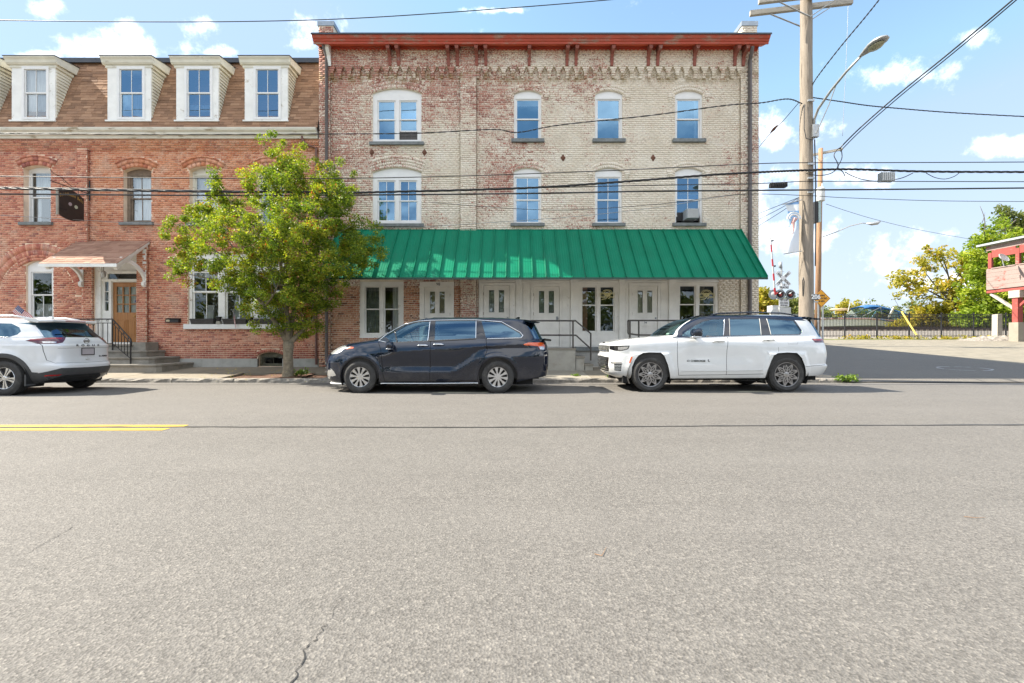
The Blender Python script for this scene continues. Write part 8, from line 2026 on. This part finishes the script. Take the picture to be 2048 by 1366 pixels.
# ------------------------------------------------------------------ white crossover seen from behind, at the left edge
cr_root=thing('crossover','white crossover with black lower bumper and red lamps, cut by the left edge','crossover',(-14.43,10.55,0))
rowsC=[(.24,.3,4.42,.86,4,4),(.33,.1,4.55,.90,4.2,4.2),(.45,.03,4.63,.915,4.4,4.4),(.57,.0,4.655,.922,4.5,4.6),(.62,.0,4.65,.924,4.5,4.6),(.68,.0,4.60,.924,4.5,4.8),(.85,.03,4.585,.924,4.5,4.8),(.98,.08,4.59,.918,4.4,4.8),(1.05,.16,4.60,.912,4.2,4.8),(1.09,.28,4.575,.906,4.2,4.6),
  (1.16,.62,4.55,.895,4.4,4.4),(1.23,1.02,4.50,.876,4.4,4.2),(1.36,1.25,4.37,.835,4.2,4.0),(1.49,1.5,4.25,.785,4.2,4.0),(1.585,1.75,4.16,.735,4,4),(1.635,1.98,4.05,.675,4,4),(1.665,2.3,3.8,.55,3.6,3.6),(1.685,2.7,3.4,.32,3.3,3.3),(1.69,2.9,3.2,.03,3,3)]
cxf,cxr,ccz=.93,3.665,.365
def bulgeC(x,z):
    off=np.zeros_like(x+z)+.008; off=off-.03*np.clip((.55-z)/.25,0,1)*(1-sstep(x,3.9,4.2)); off=off-.018*np.exp(-((z-.78)/.16)**2)*sstep(x,1.4,1.9)*(1-sstep(x,2.8,3.3))
    for cx_ in (cxf,cxr):
        r=np.hypot(x-cx_,z-ccz); off=off+.026*np.exp(-((r-.50)/.09)**2)
    return off
cr=Car(cr_root,-14.43,10.55,rowsC,2.3,bulgeC); R_=[]
V=lambda pts,mode='side',step=.035:cr.poly(pts,mode,step)
reg(R_,'door',V([(1.25,.36),(1.15,.8),(1.2,1.18),(1.9,1.55),(2.28,1.58),(2.3,.36)]),m_white_paint2,key='df'); reg(R_,'door',V([(2.3,.36),(2.28,1.58),(3.05,1.57),(3.42,1.22),(3.40,.95),(3.2,.7),(3.12,.36)]),m_white_paint2,key='dr')
for ln in ([(2.3,.36),(2.29,1.0),(2.28,1.57)],[(3.12,.37),(3.2,.7),(3.40,.95),(3.42,1.22)],[(1.25,.36),(1.15,.8),(1.2,1.16)]): reg(R_,'seam',cr.line(ln,.010,'side'),slot=1,off=-.006)
reg(R_,'tailgate',V([(0,.665),(.66,.675),(.74,.74),(.765,.95),(.77,1.235),(.74,1.30),(.66,1.57),(0,1.60)],'rear'),m_white_paint2,both=False,key='tg')
reg(R_,'seam',cr.line([(0,.665),(.66,.675),(.74,.74),(.765,.95),(.77,1.095)],.006,'rear'),slot=1,off=-.006)
reg(R_,'seam',cr.line([(0,1.005),(.30,1.0),(.62,.995)],.005,'rear'),slot=1,off=-.002)
reg(R_,'side_window',V([(1.35,1.22),(1.95,1.53),(2.25,1.555),(2.26,1.225)]),m_cg_clear,off=-.004,key='w1'); reg(R_,'side_window',V([(2.35,1.225),(2.34,1.555),(3.0,1.55),(3.36,1.235)]),m_cg_dark,off=-.004,key='w2')
reg(R_,'rear_quarter_window',V([(3.44,1.24),(3.13,1.545),(3.62,1.535),(3.80,1.45),(3.865,1.36),(3.83,1.29),(3.72,1.245)]),m_cg_dark,off=-.004,key='w3')
reg(R_,'side_window',V([(3.38,1.24),(3.05,1.55),(3.09,1.55),(3.41,1.24)]),m_trim,off=.0,key='w4')
reg(R_,'rear_window',V([('r',0,1.242),('r',.55,1.24),('r',.845,1.235),('s',4.27,1.25),('s',4.02,1.50),('r',.70,1.555),('r',0,1.575)]),m_cg_dark,off=-.003,both=False)
reg(R_,'tail_lamp',V([('s',4.03,1.165),('s',4.2,1.205),('s',4.38,1.225),('r',.70,1.232),('r',.40,1.238),('r',.52,1.12),('r',.60,1.098),('r',.80,1.095),('s',4.25,1.10)]),m_taild,off=.006,key='tl')
reg(R_,'tail_lamp_strip',V([('s',4.07,1.165),('s',4.2,1.198),('s',4.40,1.218),('r',.72,1.222),('r',.46,1.222),('r',.50,1.200),('r',.80,1.190),('s',4.30,1.172)]),m_taill,off=.009,key='tl2',parent='tl')
reg(R_,'reversing_lamp',V([('r',.60,1.14),('r',.74,1.142),('r',.74,1.112),('r',.61,1.114)]),m_head,off=.009,key='tl3',parent='tl')
reg(R_,'windscreen',V([(0,1.235),(.78,1.235),(.66,1.56),(.60,1.62),(0,1.64)],'front'),m_cg_ws,off=-.003,both=False)
reg(R_,'head_lamp',V([('f',.62,.93),('f',.8,.95),('s',.45,1.0),('s',.48,.90),('f',.8,.86)]),m_head,off=.0,key='hl')
reg(R_,'grille',V([(0,.55),(.4,.55),(.5,.9),(0,.92)],'front'),m_trim,off=-.008,both=False)
reg(R_,'rear_bumper_cladding',V([('r',0,.245),('r',0,.555),('r',.60,.565),('r',.70,.52),('r',.80,.46),('s',4.28,.475),('s',4.10,.50),('s',4.02,.47),('s',3.96,.30),('s',4.0,.245)]),m_clad,off=.008,both=False,key='clad')
reg(R_,'rear_diffuser',V([('r',0,.245),('r',0,.40),('r',.50,.405),('r',.62,.36),('r',.70,.26)]),m_trim,off=.010,both=False,key='diff')
reg(R_,'reflector',V([('r',.56,.43),('r',.74,.425),('r',.74,.395),('r',.60,.40)]),m_taill,off=.013,key='refl',parent='clad')
reg(R_,'sill_cladding',V([(1.36,.245),(1.36,.42),(3.15,.42),(3.15,.245)]),m_clad,off=.006,key='sill')
for cx_ in (cxf,cxr):
    o=arc_poly(cx_,ccz,.53,-18,198); i=arc_poly(cx_,ccz,.44,-18,198)
    reg(R_,'arch_cladding',V([(p[0],max(p[1],.243)) for p in o]),m_clad,off=.010,key='ac%.1f'%cx_)
    reg(R_,'arch',V([(p[0],max(p[1],.242)) for p in i]),cut=True)
reg(R_,'cutline',V([('r',0,.241),('r',.9,.241),('s',4.3,.30),('s',4.0,.27),('s',1.0,.27),('s',.2,.26),('f',.8,.24),('f',0,.2405)]),cut=True) if False else None
cr.build(R_,m_white_paint2,[m_gap])
for cx_ in (cxf,cxr):
    cr.arch_lip([p for p in arc_poly(cx_,ccz,.44,-15,195) if p[1]>.26],.10,m_well); cr.well(cx_,ccz,.47,.925)
cr.wheel(cxf,ccz,.37,.235,.232,'twin',m_rim_m,.92); cr.wheel(cxr,ccz,.37,.235,.232,'twin',m_rim_m,.92)
cr.underbody(.4,4.3,.24,.40,.70)
cr.cabin(.45,1.18,[(2.0,(-.4,.4)),(2.95,(-.45,0,.45))],m_seat,1.3,(1.65,-.38,1.1))
cr.trim('chrome_trim',[(1.30,1.215),(2.3,1.215),(3.4,1.232),(3.72,1.238)],.007,m_chrome,mode='side'); cr.trim('window_pillar_trim',[(3.40,1.235),(3.08,1.552)],.012,m_trim,mode='side')
for sd in (1,-1):
    m=MB(); m.tube([cr.W((1.9,-.60*sd,1.655)),cr.W((2.1,-.60*sd,1.70)),cr.W((3.5,-.59*sd,1.715)),cr.W((3.85,-.58*sd,1.66))],.018,6); m.build('roof_rail',m_white_paint2,cr_root,smooth=True)
X=-14.43; yc=10.55
m=MB(); prof=[(X+3.80,1.672),(X+4.10,1.655),(X+4.30,1.632),(X+4.325,1.61),(X+4.30,1.575),(X+4.16,1.565),(X+3.95,1.61)]
n=len(prof); vs=[]
for y,sc in ((-.68,-.16),(-.52,0),(.52,0),(.66,-.16)): vs+= [(px+sc*(1 if px>X+4.2 else 0),yc+y,z-(.015 if abs(y)>.65 else 0)) for px,z in prof]
m.add(vs,[(i*n+j,i*n+(j+1)%n,(i+1)*n+(j+1)%n,(i+1)*n+j) for i in range(3) for j in range(n)]+[tuple(range(n)),tuple(range(3*n,4*n))[::-1]]); m.build('roof_spoiler',m_white_paint2,cr_root,smooth=True,angle=30)
m=MB(); m.box(X+4.30,X+4.32,yc-.24,yc+.24,1.592,1.622); m.build('brake_light',m_taill,cr_root)
m=MB(); m.prism([(X+3.55,1.66),(X+3.80,1.665),(X+3.79,1.725),(X+3.74,1.73)],'y',yc-.025,yc+.025); m.build('roof_fin',m_white_paint2,cr_root)
def rear_pt(y,z,out=.004): p=cr.surf_end(y,z,True,out); return cr.W(p)
m=MB(); c=[rear_pt(y,z,.006) for y,z in ((-.155,.84),(.155,.84),(.155,1.0),(-.155,1.0))]; 
xp=max(p.x for p in c)+.004; m.box(xp-.012,xp,yc-.155,yc+.155,.842,.995); pl_=m.build('licence_plate',m_plate,cr_root)
m=MB(); m.plate([(yc-.162,.835),(yc+.162,.835),(yc+.162,1.002),(yc-.162,1.002)],[[(yc-.148,.85),(yc+.148,.85),(yc+.148,.987),(yc-.148,.987)]],0,.006); m.v=[(xp+.004-v[1],v[0],v[2]) for v in m.v]; m.build('plate_frame',m_black,pl_)
for k,ch in enumerate('ROGUE'):
    y=(-.26+k*.13); p=rear_pt(y,1.055,.006); text(ch,.062,p,m_letter,cr_root,rot=(90,0,90),sx=1.5,bold=.001,ext=.003)
p=rear_pt(.40,.80,.006); text('SL AWD',.045,p,m_letter,cr_root,rot=(90,0,90),sx=1.3,bold=.0015,ext=.003)
p=rear_pt(0,1.155,.010); m=MB(); m.tube([p+Vector((.004,.06*math.cos(a*math.pi/12),.058*math.sin(a*math.pi/12))) for a in range(24)],.008,6,closed=True); m.box(p.x,p.x+.012,p.y-.075,p.y+.075,p.z-.013,p.z+.013); m.build('round_emblem',m_chrome if False else m_rim_d,cr_root)
p=rear_pt(0,.745,.004); m=MB(); m.lathe([(0,.012),(.05,.010),(.062,0)],p,'x',16); m.v=[(v[0],v[1],p.z+(v[2]-p.z)*.42) for v in m.v]; m.build('tow_cover',m_ltgrey,cr_root)
m=MB(); a=cr.W((4.43,0,1.27)); m.tube([a+Vector((.03,.0,0)),a+Vector((.0,-.25,.05)),a+Vector((-.06,-.50,.16))],.011,5); m.build('rear_wiper',m_black,cr_root)
for sd in (1,-1):
    a=cr.W((cxr+.44,-.90*sd,0)); m=MB(); m.box(a.x-.02,a.x+.012,min(a.y,a.y+.2*sd),max(a.y,a.y+.2*sd),.20,.44); m.build('mud_flap',m_clad,cr_root)
for sd in (1,-1):
    p=cr.W((1.45,-1.02*sd,1.22)); cr.blob('door_mirror',(1.45,-1.02,1.22),(.09,.12,.08),m_white_paint2,.7,sides=(sd,))
cr.handle(CX,CX,600,m_white_paint2) if False else None
